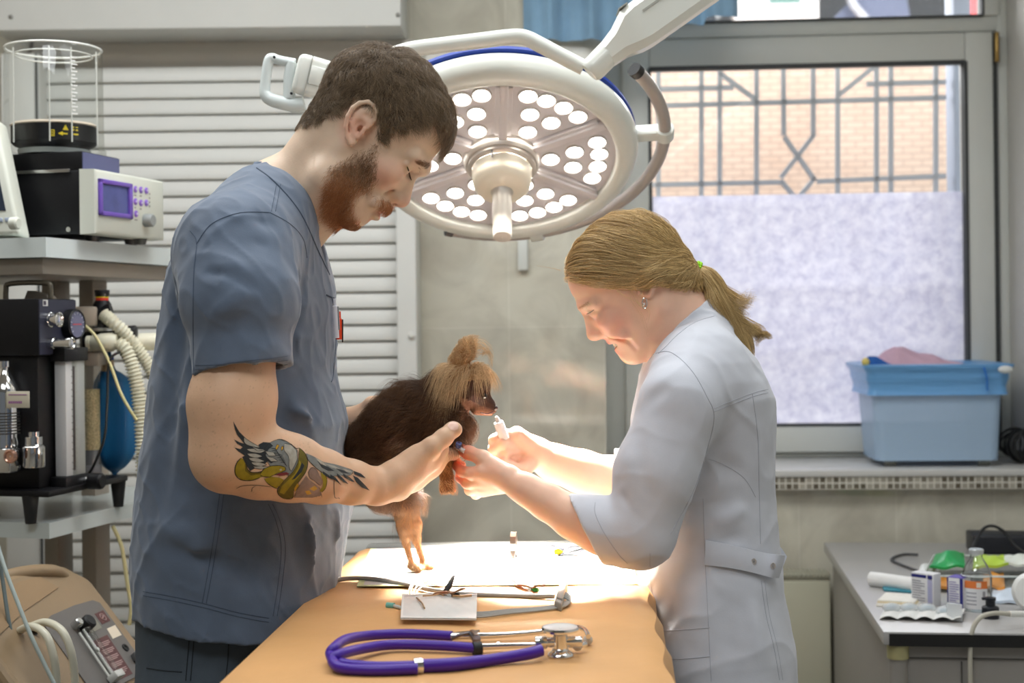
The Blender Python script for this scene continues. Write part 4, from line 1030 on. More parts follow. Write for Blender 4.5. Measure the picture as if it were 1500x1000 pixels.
# folds: broad waves with the pull directions of the cloth
def fold(a, b, w, d): 
    """groove (d<0 ridge) from a to b"""
    p = cap(a, b, w); return p, d
def apply_folds(fl, folds, FG=1.55):
    for (a, b, w, d) in folds:
        a, b = np.asarray(a, float), np.asarray(b, float); lo_, hi_ = np.minimum(a, b)-w*2.2, np.maximum(a, b)+w*2.2; ab = b-a; L = ab @ ab
        def fn(X, Y, Z):
            t = np.clip(((X-a[0])*ab[0]+(Y-a[1])*ab[1]+(Z-a[2])*ab[2])/L, 0, 1)
            r2 = (X-a[0]-t*ab[0])**2+(Y-a[1]-t*ab[1])**2+(Z-a[2]-t*ab[2])**2
            return FG*d*np.exp(-r2/(w*w))*np.sin(np.pi*np.clip(t, .04, .96))
        fl.disp(fn, lo_, hi_)
Pn = lambda x, y, Y: P(x, y, Y)
apply_folds(ft, [
    (Pn(300, 350, 1.96), Pn(420, 318, 1.96), .016, .006), (Pn(290, 366, 1.94), Pn(400, 360, 1.93), .010, .004), (Pn(296, 400, 1.9), Pn(350, 402, 1.88), .008, .004), (Pn(330, 395, 1.88), Pn(385, 430, 1.88), .008, .004),
    (Pn(395, 400, 1.89), Pn(440, 375, 1.93), .009, .004), (Pn(300, 470, 1.87), Pn(380, 420, 1.87), .014, -.003), (Pn(310, 505, 1.87), Pn(400, 440, 1.87), .016, .003),
    (Pn(445, 380, 2.0), Pn(425, 530, 1.98), .010, .008), (Pn(465, 420, 2.05), Pn(440, 600, 2.02), .018, -.010), (Pn(486, 450, 2.1), Pn(476, 620, 2.06), .014, .009), (Pn(455, 470, 2.03), Pn(448, 660, 2.02), .012, .008),
    (Pn(420, 590, 2.02), Pn(500, 630, 2.06), .016, -.010), (Pn(430, 620, 2.02), Pn(495, 670, 2.06), .014, .008),
    (Pn(275, 400, 2.05), Pn(255, 560, 2.03), .015, .007), (Pn(290, 520, 2.0), Pn(245, 700, 2.01), .02, -.006), (Pn(262, 480, 2.03), Pn(228, 760, 2.03), .018, .006),
    (Pn(215, 770, 2.03), Pn(330, 800, 2.0), .02, -.007), (Pn(230, 790, 2.02), Pn(400, 860, 2.0), .018, .006), (Pn(255, 820, 2.0), Pn(310, 800, 2.0), .014, -.005), (Pn(330, 740, 2.0), Pn(400, 850, 2.01), .014, .006),
    (Pn(420, 735, 2.02), Pn(455, 870, 2.05), .010, .007), (Pn(455, 735, 2.03), Pn(470, 850, 2.06), .012, -.008), (Pn(480, 740, 2.06), Pn(480, 840, 2.08), .010, .008), (Pn(500, 735, 2.1), Pn(500, 830, 2.12), .010, -.006),
    (Pn(350, 740, 2.01), Pn(420, 770, 2.01), .012, .006), (Pn(250, 700, 2.01), Pn(340, 745, 2.0), .02, .005)])
ft.disp(lambda X, Y, Z: .0016*vnoise(X, Y, Z, 9, 3)+.0006*vnoise(X, Y, Z, 24, 5)-.0026*(1-np.abs(vnoise(X+.3*Z, Y, Z*.8, 6.5, 6)))**7-.0018*(1-np.abs(vnoise(X, Y, Z+.5*X, 11, 7)))**8)
tun, VT, FT = sdf_obj('scrub_tunic', [ft.mesh(1)], M_SCRUB, man)
TT = bvh(VT, FT)
tag(tun, 'blue-grey short-sleeved scrub tunic')
mb = MB()
def dbl(pts, off=(3, 2), r=.0005, **k):
    surf_line(mb, TT, pts, r, **k); surf_line(mb, TT, [(x+off[0], y+off[1]) for x, y in pts], r, **k)
dbl([(286, 541), (320, 540), (355, 535), (395, 531), (422, 527)], (0, -6))
surf_line(mb, TT, [(286, 547), (320, 546), (355, 541), (395, 537), (424, 533)], .0006)
dbl([(210, 866), (250, 873), (300, 884), (350, 897), (394, 905)], (0, 6))
dbl([(405, 270), (397, 312)], (6, 0)); surf_line(mb, TT, [(376, 246), (404, 268), (440, 312), (468, 372), (484, 405)], .0011)
surf_line(mb, TT, [(279, 338), (288, 355), (284, 400), (283, 470), (284, 545)], .0007)
surf_line(mb, TT, [(288, 357), (310, 328), (350, 312), (395, 311)], .0007); surf_line(mb, TT, [(395, 311), (425, 328), (444, 350), (450, 380)], .0006)
dbl([(328, 722), (320, 780), (312, 830), (302, 884)], (-6, 0))
dbl([(393, 738), (404, 762), (412, 800), (408, 850), (400, 902)], (6, 0))
surf_line(mb, TT, [(478, 432), (488, 436), (497, 438)], .0012); surf_line(mb, TT, [(486, 436), (492, 480), (488, 548), (484, 560)], .0009)
mb.build('seam', M_SEAM, tun)
# trousers and shoes
ft = Field((-.62, 1.92, .03), (-.2, 2.48, 1.0), .006)
ft.u(loft([row(1010, 219, 425, .175), row(960, 214, 440, .178), row(900, 211, 452, .178), row(840, 212, 455, .17)], 2.5), 0)
for y0 in (2.105, 2.295): ft.u(cap((-.455, y0, .78), (-.47, y0, .45), .1, .09), .03); ft.u(cap((-.47, y0, .45), (-.46, y0, .1), .09, .082), .03)
ft.disp(lambda X, Y, Z: .003*vnoise(X, Y, Z, 5, 8))
tr, VR, FR = sdf_obj('scrub_trousers', [ft.mesh(1)], mat('scrub_trouser_cloth', (70, 80, 90), rough=.85, nscale=60, namt=.07, bump=.06, bscale=400), man)
TR = bvh(VR, FR); mb = MB(); 
for pts in ([(280, 905), (276, 950), (272, 998)], [(287, 905), (283, 950), (279, 998)], [(336, 905), (334, 960), (330, 998)], [(215, 978), (240, 982), (268, 984)]): surf_line(mb, TR, pts, .0008)
mb.build('seam', mat('trouser_seam', (38, 44, 50), rough=.9), tr)
mb = MB()
for y0 in (2.105, 2.295):
    mb.sphere((-.40, y0, .05), .05, sc=(2.6, 1.0, .95))
mb.build('shoes', mat('clog_white', (220, 220, 220), rough=.5), man)

mb = MB()
for k in range(9): mb.sphere(P(372.5+k*1.3, 243.5-1.5*math.sin(k*.35+.3), 2.2-.05+.012*k), .0022, n=10)
mb.build('necklace', mat('dark_red_beads', (110, 24, 28), rough=.4), man)
# ---- hair
U = lambda u, v: (430+u/3.3333, 50+v/3.3333)
hairline = [U(*q) for q in ((20, 460), (90, 465), (170, 450), (230, 412), (300, 382), (345, 366), (395, 362), (430, 395), (428, 460), (432, 520), (440, 560), (470, 545), (500, 505), (545, 498), (600, 486), (650, 452), (690, 452), (716, 500), (722, 548))] + [(690, 230), (690, 30), (420, 30), (400, 190)]
beardp = [U(*q) for q in ((300, 612), (330, 590), (380, 580), (428, 540), (446, 560), (440, 650), (432, 740), (400, 785), (350, 800), (320, 830), (322, 880), (338, 905), (340, 960), (240, 975), (150, 900), (165, 800), (190, 720), (215, 665))]
mustp = [U(*q) for q in ((400, 800), (478, 812), (500, 850), (470, 890), (442, 876), (424, 845))]
Vh, Fh = head_m; Nh = vnormals(Vh, Fh); ph = np.stack(proj(Vh), 1)
# profile coordinates: project every point on the mid-plane so both sides follow the same hairline
midp = Vh.copy(); midp[:, 1] = YM; pmx, pmy = proj(midp)
fcx, fcy = pmx[Fh].mean(1), pmy[Fh].mean(1)
earm = (((fcx-538)/25)**2+((fcy-191)/37)**2 < 1) & (np.abs(Vh[Fh][:, :, 1].mean(1)-YM) > 68*kM)
hm = inpoly(fcx, fcy, hairline) & ~earm & (fcx > 436)
bm_ = (inpoly(fcx, fcy, beardp) | inpoly(fcx, fcy, mustp)) & ~earm
hl0 = hairline[:19]
dcap = np.full(len(fcx), 1e9)
for i_ in range(18):
    a_, b_ = np.array(hl0[i_]), np.array(hl0[i_+1]); ab_ = b_-a_; t_ = np.clip(((fcx-a_[0])*ab_[0]+(fcy-a_[1])*ab_[1])/(ab_@ab_), 0, 1); dcap = np.minimum(dcap, np.hypot(fcx-a_[0]-t_*ab_[0], fcy-a_[1]-t_*ab_[1]))
hm_in = hm & (dcap > 7) & (fcx > 444)
M_HAIRM = mat('man_hair_base', (60, 48, 38), rough=.8, nscale=200, namt=.3, bump=.5, bscale=300)
M_BRDM = mat('man_beard_base', (150, 96, 62), rough=.8, nscale=200, namt=.3)
def capmesh(name, V, Fc, N, fm, off, m, par):
    f = Fc[fm]; ids = np.unique(f); mp = np.full(len(V), -1); mp[ids] = np.arange(len(ids))
    o = np_mesh(name, V[ids]+N[ids]*off, mp[f], m); place(o, par); return o
hcap = capmesh('hair', Vh, Fh, Nh, hm_in, .0025, M_HAIRM, man); hcap['label'] = 'short dark brown hair'
def strands(R, N, D, L, K=6, lift=.35, curl=.0, droop=0., Lr=.25, jit=.25):
    """grow strands from roots R with normals N along tangent flow D"""
    n = len(R); D = D-N*np.sum(D*N, 1, keepdims=True); D = unit(D)+rng.normal(size=R.shape)*jit; D = D-N*np.sum(D*N, 1, keepdims=True); D = unit(D)
    L = L*(1+Lr*(rng.random(n)*2-1)); S = np.zeros((n, K, 3)); B = np.cross(N, D); ph_ = rng.random(n)*6.28
    for k in range(K):
        t = k/(K-1)
        S[:, k] = R + (L*t)[:, None]*D + N*(L*lift*math.sin(t*2.4)*.5)[:, None] + B*(L*curl*np.sin(ph_+t*3))[:, None] - N*(L*.10*t*t)[:, None]
        S[:, k, 2] -= droop*L*t*t
    return S
R, N = sample(Vh, Fh, 46000, hm)
ss = (R-H(0, 0)) @ RM.T/kM                                 # s,h,w of each root
whorl = H(-58, 118)
D = R-whorl; D = unit(D)
D = D + .5*RM[0]*np.clip((ss[:, :1]+30)/90, 0, 1)
Lh = np.interp(ss[:, 1]-.25*ss[:, 0], [-50, -10, 30, 90], [7, 11, 17, 23])*kM
Lh = np.where((ss[:, 0] > 60), 26*kM, Lh); Lh = np.where((ss[:, 0] > 20) & (ss[:, 1] < 28) & (np.abs(ss[:, 2]) > 40), 11*kM, Lh)
clump = np.stack([vnoise(R[:, 0], R[:, 1], R[:, 2], 38, s_) for s_ in (1, 2, 3)], 1)*1.0
S = strands(R, N, D+clump*1.5, Lh*(1+.25*clump[:, 0]), 6, lift=.7, curl=.10, jit=.22)
ho = hair('hair_strand', S, .00016, hair_mat('man_hair', (74, 60, 46), (160, 136, 106), .42), hcap); ho['kind'] = 'stuff'
def polydist(px, py, poly):
    d = np.full(np.shape(px), 1e9)
    for i in range(len(poly)):
        a, b = np.array(poly[i], float), np.array(poly[(i+1) % len(poly)], float); ab = b-a; t = np.clip(((px-a[0])*ab[0]+(py-a[1])*ab[1])/(ab@ab), 0, 1)
        d = np.minimum(d, np.hypot(px-a[0]-t*ab[0], py-a[1]-t*ab[1]))
    return np.where(inpoly(px, py, poly), d, -d)
R, N = sample(Vh, Fh, 22000, bm_)
rm = R.copy(); rm[:, 1] = YM; rx, ry = proj(rm); dd = np.maximum(polydist(rx, ry, beardp), polydist(rx, ry, mustp)+2)
kp = rng.random(len(R)) < np.clip(dd/15, .03, .85)*np.where(ry < 245, .55, 1); R, N = R[kp], N[kp]
ss = (R-H(0, 0)) @ RM.T/kM
D = np.tile(-RM[1]+.15*RM[0], (len(R), 1))
Lb = np.interp(ss[:, 1], [-110, -90, -40, 10], [14, 11, 8, 4])*kM
S = strands(R, N, D, Lb, 5, lift=.6, curl=.12, jit=.4)
low = (ss[:, 1]+.35*(70-ss[:, 0]) + rng.normal(size=len(ss))*14) < -48
ho = hair('beard', S[low], .00013, hair_mat('man_beard', (146, 92, 56), (208, 152, 104), .5), man); ho['kind'] = 'stuff'; ho['label'] = 'trimmed ginger beard and moustache'
ho = hair('sideburn', S[~low], .00013, hair_mat('man_sideburn', (88, 64, 44), (168, 126, 88), .5), man); ho['kind'] = 'stuff'; ho['label'] = 'brown sideburn running into the beard'
# eyebrows, lashes
for g in (1, -1):
    base_ = np.array([H(93-.0038*(l-20)**2*1.6, 24-.004*(l-18)**2, g*l) for l in np.linspace(10, 46, 240)])
    rr = base_+rng.normal(size=base_.shape)*np.array([1, 1, 1])*1.8*kM
    hit_ = [TMAN.find_nearest(Vector(p)) for p in rr]
    R = np.array([h_[0][:] for h_ in hit_]); N = np.array([h_[1][:] for h_ in hit_])
    D = np.tile(np.array([0, -g, 0])*1.0, (len(R), 1))-.4*RM[1]
    S = strands(R, N, D, np.full(len(R), 7*kM), 4, lift=.2, jit=.15)
    eb = hair('eyebrow', S, .00015, hair_mat('man_brow', (98, 66, 44), (150, 106, 72), .5), man); eb['label'] = 'brown eyebrow'
mb = MB()
for g in (1, -1):
    q = [hit(TMAN, x, y)[0] for x, y in ((595.8, 244.5), (597.6, 249), (598.8, 254), (600, 259), (602, 264))]
    q = [p*[1, 0, 1]+[.0008, (p[1]-.0014 if g > 0 else 2*YM-p[1]+.0014), 0] for p in q if p is not None]
    mb.tube(q, [.0007, .0011, .0012, .0011, .0006][:len(q)], n=6, sub=3)
mb.build('eyelashes', mat('lash_dark', (84, 60, 46), rough=.7), man)
# ================================================================ the woman
YW = 2.25; PW = math.radians(33)
G_, RW, kW = frame(935, 424, YW, PW, -1)
f2 = Field((.05, 2.06, 1.22), (.36, 2.44, 1.56), .0018)
E2 = lambda c, r: ell(c, np.array(r)*kW, RW)
def C2(a, b, ra, rb=None): return cap(a, b, ra*kW, None if rb is None else rb*kW)
f2.u(E2(G_(-6, 40), (78, 73, 66)), 0)
f2.u(E2(G_(30, 44), (54, 56, 60)), .02)
f2.u(E2(G_(30, -8), (53, 64, 52)), .02)
f2.u(E2(G_(-16, -4), (54, 48, 56)), .02)
hd_sym(f2, lambda g: C2(G_(-2, -32, g*45), G_(52, -74, g*13), 13, 13), .02)
f2.u(E2(G_(58, -75), (16, 14, 17)), .012); f2.u(E2(G_(34, -52), (38, 34, 38)), .02)
hd_sym(f2, lambda g: C2(G_(79, 24, g*9), G_(67, 20, g*41), 9, 7.5), .012)
hd_sym(f2, lambda g: E2(G_(60, -12, g*37), (20, 16, 15)), .012)
hd_sym(f2, lambda g: E2(G_(60, -26, g*33), (15, 13, 12)), .010)
hd_sym(f2, lambda g: E2(G_(84, 9, g*24), (11, 8, 14)), .008, True)
hd_sym(f2, lambda g: E2(G_(69, 9.5, g*25), (12.6, 12, 13)), .003)
hd_sym(f2, lambda g: C2(G_(82, 17.5, g*13), G_(66, 14, g*41), 4.2, 3.4), .004)
hd_sym(f2, lambda g: C2(G_(74, -1, g*18), G_(68, 1, g*36), 4, 3), .006)
f2.u(C2(G_(79, 14), G_(91, -14), 7, 7.5), .009); f2.u(E2(G_(91.5, -18.5), (9, 8.2, 9.5)), .005); f2.u(C2(G_(72, 4), G_(80, -18), 10, 12), .012)
hd_sym(f2, lambda g: E2(G_(81.5, -22.5, g*11), (9.5, 7, 6)), .004)
hd_sym(f2, lambda g: E2(G_(86, -29.5, g*6), (4.6, 3.8, 3.2)), .002, True)
hd_sym(f2, lambda g: C2(G_(74, -24, g*19), G_(60, -46, g*34), 2.4, 2.2), .005, True)
f2.u(E2(G_(62, -46), (14, 16, 25)), .010)
hd_sym(f2, lambda g: C2(G_(75.5, -39.5, 0), G_(66, -41.5, g*22), 4.6, 3.6), .004); hd_sym(f2, lambda g: C2(G_(71.5, -57.5, 0), G_(63, -53, g*20), 5.6, 3.8), .004)
f2.u(C2(G_(66, -70, -8), G_(66, -70, 8), 8), .012)
hd_sym(f2, lambda g: C2(G_(72, -24, g*28), G_(58, -40, g*38), 7, 7), .010)
ng = [(75, -31, 21), (64, -42, 33), (57, -54, 38.5), (54, -68, 36)]
for i_ in range(3): hd_sym(f2, lambda g: C2(G_(ng[i_][0], ng[i_][1], g*ng[i_][2]), G_(ng[i_+1][0], ng[i_+1][1], g*ng[i_+1][2]), 2.6, 2.4), .006, True)
f2.sub(E2(G_(71, -48.3), (13, 4.6, 21)), .0025)
f2.u(C2(P(972, 420, YW), P(1008, 492, YW+.01), 47, 50), .03); f2.u(C2(P(1008, 492, YW+.01), P(1025, 540, YW+.01), 52, 70), .03)
hd_sym(f2, lambda g: C2(P(960, 440, YW-g*.03), P(975, 520, YW-g*.012), 22, 16), .02)
whead_smooth = f2.mesh(1)
q = [(931, 430), (927, 414), (930, 402), (938, 393), (948, 392), (953, 400), (952, 412), (948, 422), (945, 434)]
rimw = [(s, h) for s, h in px2(935, 424, PW, -1, q)]
lobw = px2(935, 424, PW, -1, [(943, 430), (944, 420), (944, 408), (938, 402)])
conw = px2(935, 424, PW, -1, [(938, 420), (944, 410)])
for g in (1, -1):
    ear(f2, G_, RW, kW, g, [(s, h, d) for (s, h), d in zip(rimw, (-3, -1, 1, 3, 4, 4, 3, 2, 0))], [(s, h, r) for (s, h), r in zip(lobw, (7.5, 10, 11, 11))], [(conw[0][0], conw[0][1], 6, 9, 6), (conw[1][0], conw[1][1], 4, 7, 4)], 59)
whead = f2.mesh(1)
# near hand and forearm
g2 = Field((-.12, 2.02, 1.0), (.26, 2.30, 1.24), .0016)
fo_ = [(935, 795, 2.07, 38), (880, 775, 2.085, 33), (840, 757, 2.10, 28.5), (800, 734, 2.12, 23), (770, 716, 2.135, 19), (748, 705, 2.145, 18)]
for i in range(5):
    a, b = fo_[i], fo_[i+1]; g2.u(cap(P(*a[:3]), P(*b[:3]), a[3]*a[2]/F*.97, b[3]*b[2]/F*.97), .024)
for (x, y, Y) in ((708, 692, 2.155), (704, 701, 2.168), (704, 709, 2.182), (708, 716, 2.195)):
    g2.u(cap(P(746, 702+.25*(y-700), 2.15+.5*(Y-2.155)), P(x, y, Y), .0155, .0125), .010)
g2.u(cap(P(742, 697, 2.147), P(722, 684, 2.158), .017, .0145), .010)
chain(g2, [P(728, 688, 2.155), P(707, 671, 2.165), P(687, 663, 2.178), P(673, 657, 2.188)], [.0148, .0118, .0102, .0088], .006)
chain(g2, [P(708, 691, 2.155), P(690, 693, 2.165), P(677, 690, 2.18), P(669, 682, 2.192)], [.0108, .0094, .0085, .0076], .004)
chain(g2, [P(703, 703, 2.17), P(685, 707, 2.185), P(675, 699, 2.205), P(674, 690, 2.215)], [.0108, .0094, .0084, .0076], .004)
chain(g2, [P(703, 711, 2.183), P(689, 717, 2.205), P(684, 707, 2.225), P(688, 698, 2.232)], [.0104, .009, .008, .0074], .004)
chain(g2, [P(707, 717, 2.196), P(697, 723, 2.215), P(694, 714, 2.235)], [.0095, .0082, .0072], .004)
for (x, y, Y) in ((697, 692, 2.150), (690, 707, 2.172)): pass
g2.sub(ell(P(677, 652.8, 2.182), np.array([.007, .006, .0022])), .001)
wh1 = g2.mesh(1)
# far hand and forearm, holding the syringe
g3 = Field((-.08, 2.24, 1.04), (.26, 2.48, 1.24), .0018)
fo_ = [(950, 712, 2.42, 36), (900, 702, 2.405, 31), (850, 690, 2.385, 28.5), (812, 678, 2.37, 24), (785, 665, 2.355, 21)]
for i in range(4):
    a, b = fo_[i], fo_[i+1]; g3.u(cap(P(*a[:3]), P(*b[:3]), a[3]*a[2]/F*.97, b[3]*b[2]/F*.97), .024)
for (dy, dY) in ((-10, -.012), (0, 0), (8, .014), (-4, .02)): g3.u(cap(P(785, 664, 2.355), P(757, 648+dy, 2.335+dY), .021, .0155), .012)
for pts, rr in (([(757, 641, 2.325), (738, 636, 2.315), (724, 644, 2.312), (722, 656, 2.32)], .0100), ([(758, 650, 2.328), (736, 650, 2.305), (723, 658, 2.312), (728, 668, 2.325)], .0098),
                ([(760, 660, 2.335), (740, 664, 2.308), (728, 669, 2.318), (734, 677, 2.33)], .0094), ([(763, 668, 2.34), (747, 676, 2.318), (738, 680, 2.325), (744, 686, 2.336)], .0086)):
    chain(g3, [P(*p) for p in pts], [rr, rr*.95, rr*.88, rr*.8], .004)
chain(g3, [P(775, 680, 2.33), P(766, 690, 2.312), P(750, 686, 2.303), P(738, 678, 2.302)], [.014, .0118, .0102, .009], .006)
wh2 = g3.mesh(1)
gt_ = Field((.14, 2.0, .0), (.46, 2.5, 1.36), .012)
def roww(py, l, r, ry, Yc=2.26): a = P(l, py, Yc); b = P(r, py, Yc); return (float(a[2]), float((a[0]+b[0])/2), Yc, float((b[0]-a[0])/2), ry)
for (a_, b_, c_) in (((1005, 560, 2.12), (965, 690, 2.085), (935, 790, 2.07)), ((1000, 560, 2.38), (970, 650, 2.42), (940, 710, 2.42))):
    gt_.u(cap(P(*a_), P(*b_), .042, .04), .02); gt_.u(cap(P(*b_), P(*c_), .04, .036), .02)
gt_.u(loft([roww(500, 985, 1055, .10), roww(580, 945, 1105, .15), roww(720, 945, 1110, .13), roww(860, 950, 1120, .15), roww(960, 955, 1135, .16)]), .03)
for y0 in (2.18, 2.34): gt_.u(cap((.335, y0, .85), (.345, y0, .45), .085, .06), .04); gt_.u(cap((.345, y0, .45), (.35, y0, .08), .055, .04), .03)
wtr = gt_.mesh(1)
M_SKINW = mat('woman_skin', (238, 190, 162), rough=.45, nscale=38, namt=.04, bump=.04, bscale=260, sss=.16, attr='tint')
wom, VW, FW = sdf_obj('person', [whead, wh1, wh2, wtr], M_SKINW)
tag(wom, 'smiling woman in white coat with blonde ponytail bending over the table', 'person')
base = np.tile(np.array(srgb(238, 194, 168)[:3]), (len(VW), 1)); nh = len(whead[0])
for (s, h, l, r, col, am) in ((75, -38, 0, 16, (206, 116, 104), .8), (72, -55, 0, 15, (206, 116, 104), .8), (92, -20, 0, 18, (232, 150, 128), .5), (62, -18, 40, 34, (234, 150, 128), .5), (62, -18, -40, 34, (234, 150, 128), .5)):
    base[:nh] = tint(base[:nh], VW[:nh], G_(s, h, l), r*kW, col, am)
tips = (P(673, 657, 2.188), P(669, 682, 2.192))
for tp in tips: base = tint(base, VW, tp, .042, (232, 116, 88), .8)  # red glow of lamplight through thumb and index tips, put into the skin colour
vcol(wom, 'tint', base); TW = bvh(VW, FW)
# teeth, eyes
mb = MB()
for i in range(-4, 5):
    a = i*.24; mb.sphere(G_(51+21*math.cos(a), -46.5, 22*math.sin(a)), kW*3.0, sc=(1, 1, 1.9), n=12, R=None)
mb.build('teeth', mat('teeth', (236, 226, 204), rough=.25), wom)
mb = MB()
for g in (1, -1):
    q = [hit(TW, x, y)[0] for x, y in ((859.5, 460), (862, 459), (864.5, 457.6), (867, 456), (870, 453.6))]
    q = [p*[1, 0, 1]+[0, (p[1] if g > 0 else 2*YW-p[1]), 0] for p in q if p is not None]
    mb.tube(q, [.0006, .0010, .0011, .0010, .0006][:len(q)], n=6, sub=3)
mb.build('eyelashes', mat('lash_brown', (72, 48, 36), rough=.7), wom)
for g in (1, -1):
    bs = np.array([G_(84-.022*(l-9)**2, 25-.006*(l-16)**2, g*l) for l in np.linspace(9, 38, 110)]); rr = bs+rng.normal(size=bs.shape)*1.0*kW
    ht = [TW.find_nearest(Vector(p)) for p in rr]; R = np.array([h_[0][:] for h_ in ht]); N = np.array([h_[1][:] for h_ in ht])
    S = strands(R, N, np.tile(np.array([0, -g, 0.]), (len(R), 1)), np.full(len(R), 4.5*kW), 4, lift=.15, jit=.15)
    hair('eyebrow', S, .00013, hair_mat('woman_brow', (160, 116, 82), (190, 144, 104), .5), wom)
mb = MB(); ec = P(944, 444, YW-.066)
mb.tube([ec+kW*np.array([5.5*math.cos(a)*.6, 0, 7.5*math.sin(a)]) for a in np.linspace(0, 2*math.pi, 14, endpoint=False)], .0011, n=8, sub=2, closed=True)
mb.sphere(ec+kW*np.array([-1, -1, -1]), .0026, n=12); mb.build('earring', M_CHROME, wom)

# ---- coat
M_COAT = mat('white_coat_cloth', (203, 206, 215), rough=.75, nscale=30, namt=.03, bump=.04, bscale=420, sheen=.15)
M_CSEAM = mat('coat_seam', (178, 181, 191), rough=.8)
ct = Field((.02, 1.985, .66), (.50, 2.56, 1.40), .0030)
rows = [roww(458, 1024, 1044, .05), roww(470, 1000, 1054, .085), roww(490, 976, 1071, .125), roww(510, 958, 1088, .150), roww(528, 946, 1102, .165), roww(555, 938, 1117, .175), roww(580, 933, 1128, .175), roww(615, 926, 1131, .168), roww(660, 924, 1130, .160), roww(720, 928, 1130, .152), roww(780, 934, 1135, .152), roww(815, 934, 1139, .158), roww(860, 934, 1142, .170), roww(900, 934, 1150, .180), roww(940, 936, 1157, .188), roww(1000, 938, 1160, .195), roww(1090, 936, 1172, .205)]
ct.u(loft(rows, 2.4), 0)
s0, s1, s2, s3 = P(1020, 535, 2.15), P(996, 590, 2.085), P(962, 690, 2.07), P(938, 780, 2.065)
kk = 2.07/F
ct.u(cap(s0, s1, 58*kk, 59*kk), .035); ct.u(cap(s1, s2, 59*kk, 57*kk), .012); ct.u(cap(s2, s3, 57*kk, 53*kk), .02)
cp_ = P(863, 787, 2.095); cn = unit(P(845, 796, 2.095)-P(863, 787, 2.095))
so_ = cap(s3, P(838, 772, 2.10), 52*kk, 50*kk); si_ = cap(P(915, 785, 2.08), P(820, 770, 2.105), 45*kk, 45*kk)
ct.u(plane_cut(minus(so_, si_), cp_, cn), .008)
# far sleeve
ct.u(cap(P(1010, 540, 2.36), P(985, 600, 2.43), 58*kk, 57*kk), .035); ct.u(cap(P(985, 600, 2.43), P(950, 700, 2.44), 57*kk, 50*kk), .015)
ct.u(plane_cut(minus(cap(P(950, 700, 2.44), P(890, 694, 2.405), 46*kk, 44*kk), cap(P(930, 700, 2.42), P(880, 694, 2.40), 38*kk, 38*kk)), P(905, 700, 2.41), np.array([-1, 0, -.1])), .008)
# stand collar
ca_ = unit(P(934, 388, YW)-P(998, 462, YW)); cc = P(1000, 468, YW+.005)
co_ = plane_cut(plane_cut(cap(cc-ca_*.09, cc+ca_*.06, 57*kW, 53*kW), cc+ca_*.002, ca_), cc-ca_*.06, -ca_)
ci_ = cap(cc-ca_*.03, cc+ca_*.08, 49*kW, 50*kW)
ct.u(minus(co_, ci_), .008)
apply_folds(ct, [
    (P(905, 715, 2.04), P(950, 775, 2.02), .008, .006), (P(918, 700, 2.04), P(965, 745, 2.02), .009, -.007), (P(892, 745, 2.05), P(920, 800, 2.04), .008, .004), (P(900, 728, 2.05), P(940, 795, 2.02), .007, -.006), (P(905, 705, 2.05), P(940, 690, 2.03), .009, .007),
    (P(930, 620, 2.03), P(950, 740, 2.01), .014, .005), (P(985, 560, 2.03), P(935, 600, 2.05), .012, .005), (P(1040, 600, 2.08), P(985, 750, 2.05), .010, -.007), (P(960, 800, 2.03), P(900, 828, 2.05), .010, .006),
    (P(1030, 545, 2.10), P(1085, 530, 2.14), .007, .005), (P(1036, 560, 2.09), P(1092, 550, 2.12), .006, -.004), (P(1040, 575, 2.09), P(1098, 562, 2.12), .007, .005), (P(1044, 612, 2.10), P(1105, 590, 2.11), .009, -.005), (P(1020, 520, 2.1), P(1040, 570, 2.09), .007, .004),
    (P(1030, 480, 2.12), P(1080, 560, 2.1), .012, .004), (P(1040, 680, 2.1), P(1110, 700, 2.1), .016, .005), (P(1040, 770, 2.11), P(1110, 740, 2.1), .014, -.006), (P(1045, 795, 2.11), P(1120, 780, 2.1), .010, .005),
    (P(985, 830, 2.08), P(975, 960, 2.08), .016, .008), (P(1015, 820, 2.08), P(1010, 970, 2.06), .016, -.006), (P(1060, 860, 2.08), P(1075, 990, 2.06), .016, .007), (P(1100, 870, 2.1), P(1120, 990, 2.08), .014, -.007), (P(1040, 870, 2.08), P(1100, 900, 2.08), .014, .004), (P(960, 760, 2.09), P(955, 900, 2.09), .010, .006),
    (P(945, 850, 2.09), P(960, 900, 2.09), .010, -.006)], .75)
ct.disp(lambda X, Y, Z: .0014*vnoise(X, Y, Z, 10, 13)+.0004*vnoise(X, Y, Z, 26, 15)-.0018*(1-np.abs(vnoise(X+.4*Z, Y, Z*.8, 7, 16)))**8)
coat, VC, FC = sdf_obj('lab_coat', [ct.mesh(1)], M_COAT, wom); coat['label'] = 'white lab coat with stand collar and belt'
TC = bvh(VC, FC); mb = MB(); surf_line_ = surf_line
def surf_line(mb, tr, pts, r=.0008, **k): surf_line_(mb, tr, pts, r*.6, **k)
surf_line(mb, TC, [(1046, 463), (1018, 472), (993, 490), (975, 508), (962, 520)], .0009)
surf_line(mb, TC, [(935, 528), (970, 515), (990, 520), (1015, 545), (1035, 580), (1046, 610), (1035, 660), (1015, 720), (980, 785)], .0010)
for d in (0, 5): surf_line(mb, TC, [(1046, 598+d), (1080, 584+d), (1108, 574+d), (1125, 570+d)], .0008)
surf_line(mb, TC, [(1102, 577), (1110, 640), (1112, 720), (1114, 800)], .0009); surf_line(mb, TC, [(1115, 850), (1122, 900), (1134, 950), (1142, 998)], .0009); surf_line(mb, TC, [(1120, 850), (1127, 900), (1139, 950), (1147, 998)], .0006)
surf_line(mb, TC, [(1030, 730), (1032, 800), (1036, 880), (1040, 960), (1042, 998)], .0008); surf_line(mb, TC, [(1038, 672), (1060, 680), (1090, 700), (1108, 730)], .0007)
surf_line(mb, TC, [(872, 736), (872, 752), (885, 780), (905, 810), (920, 826)], .0009)
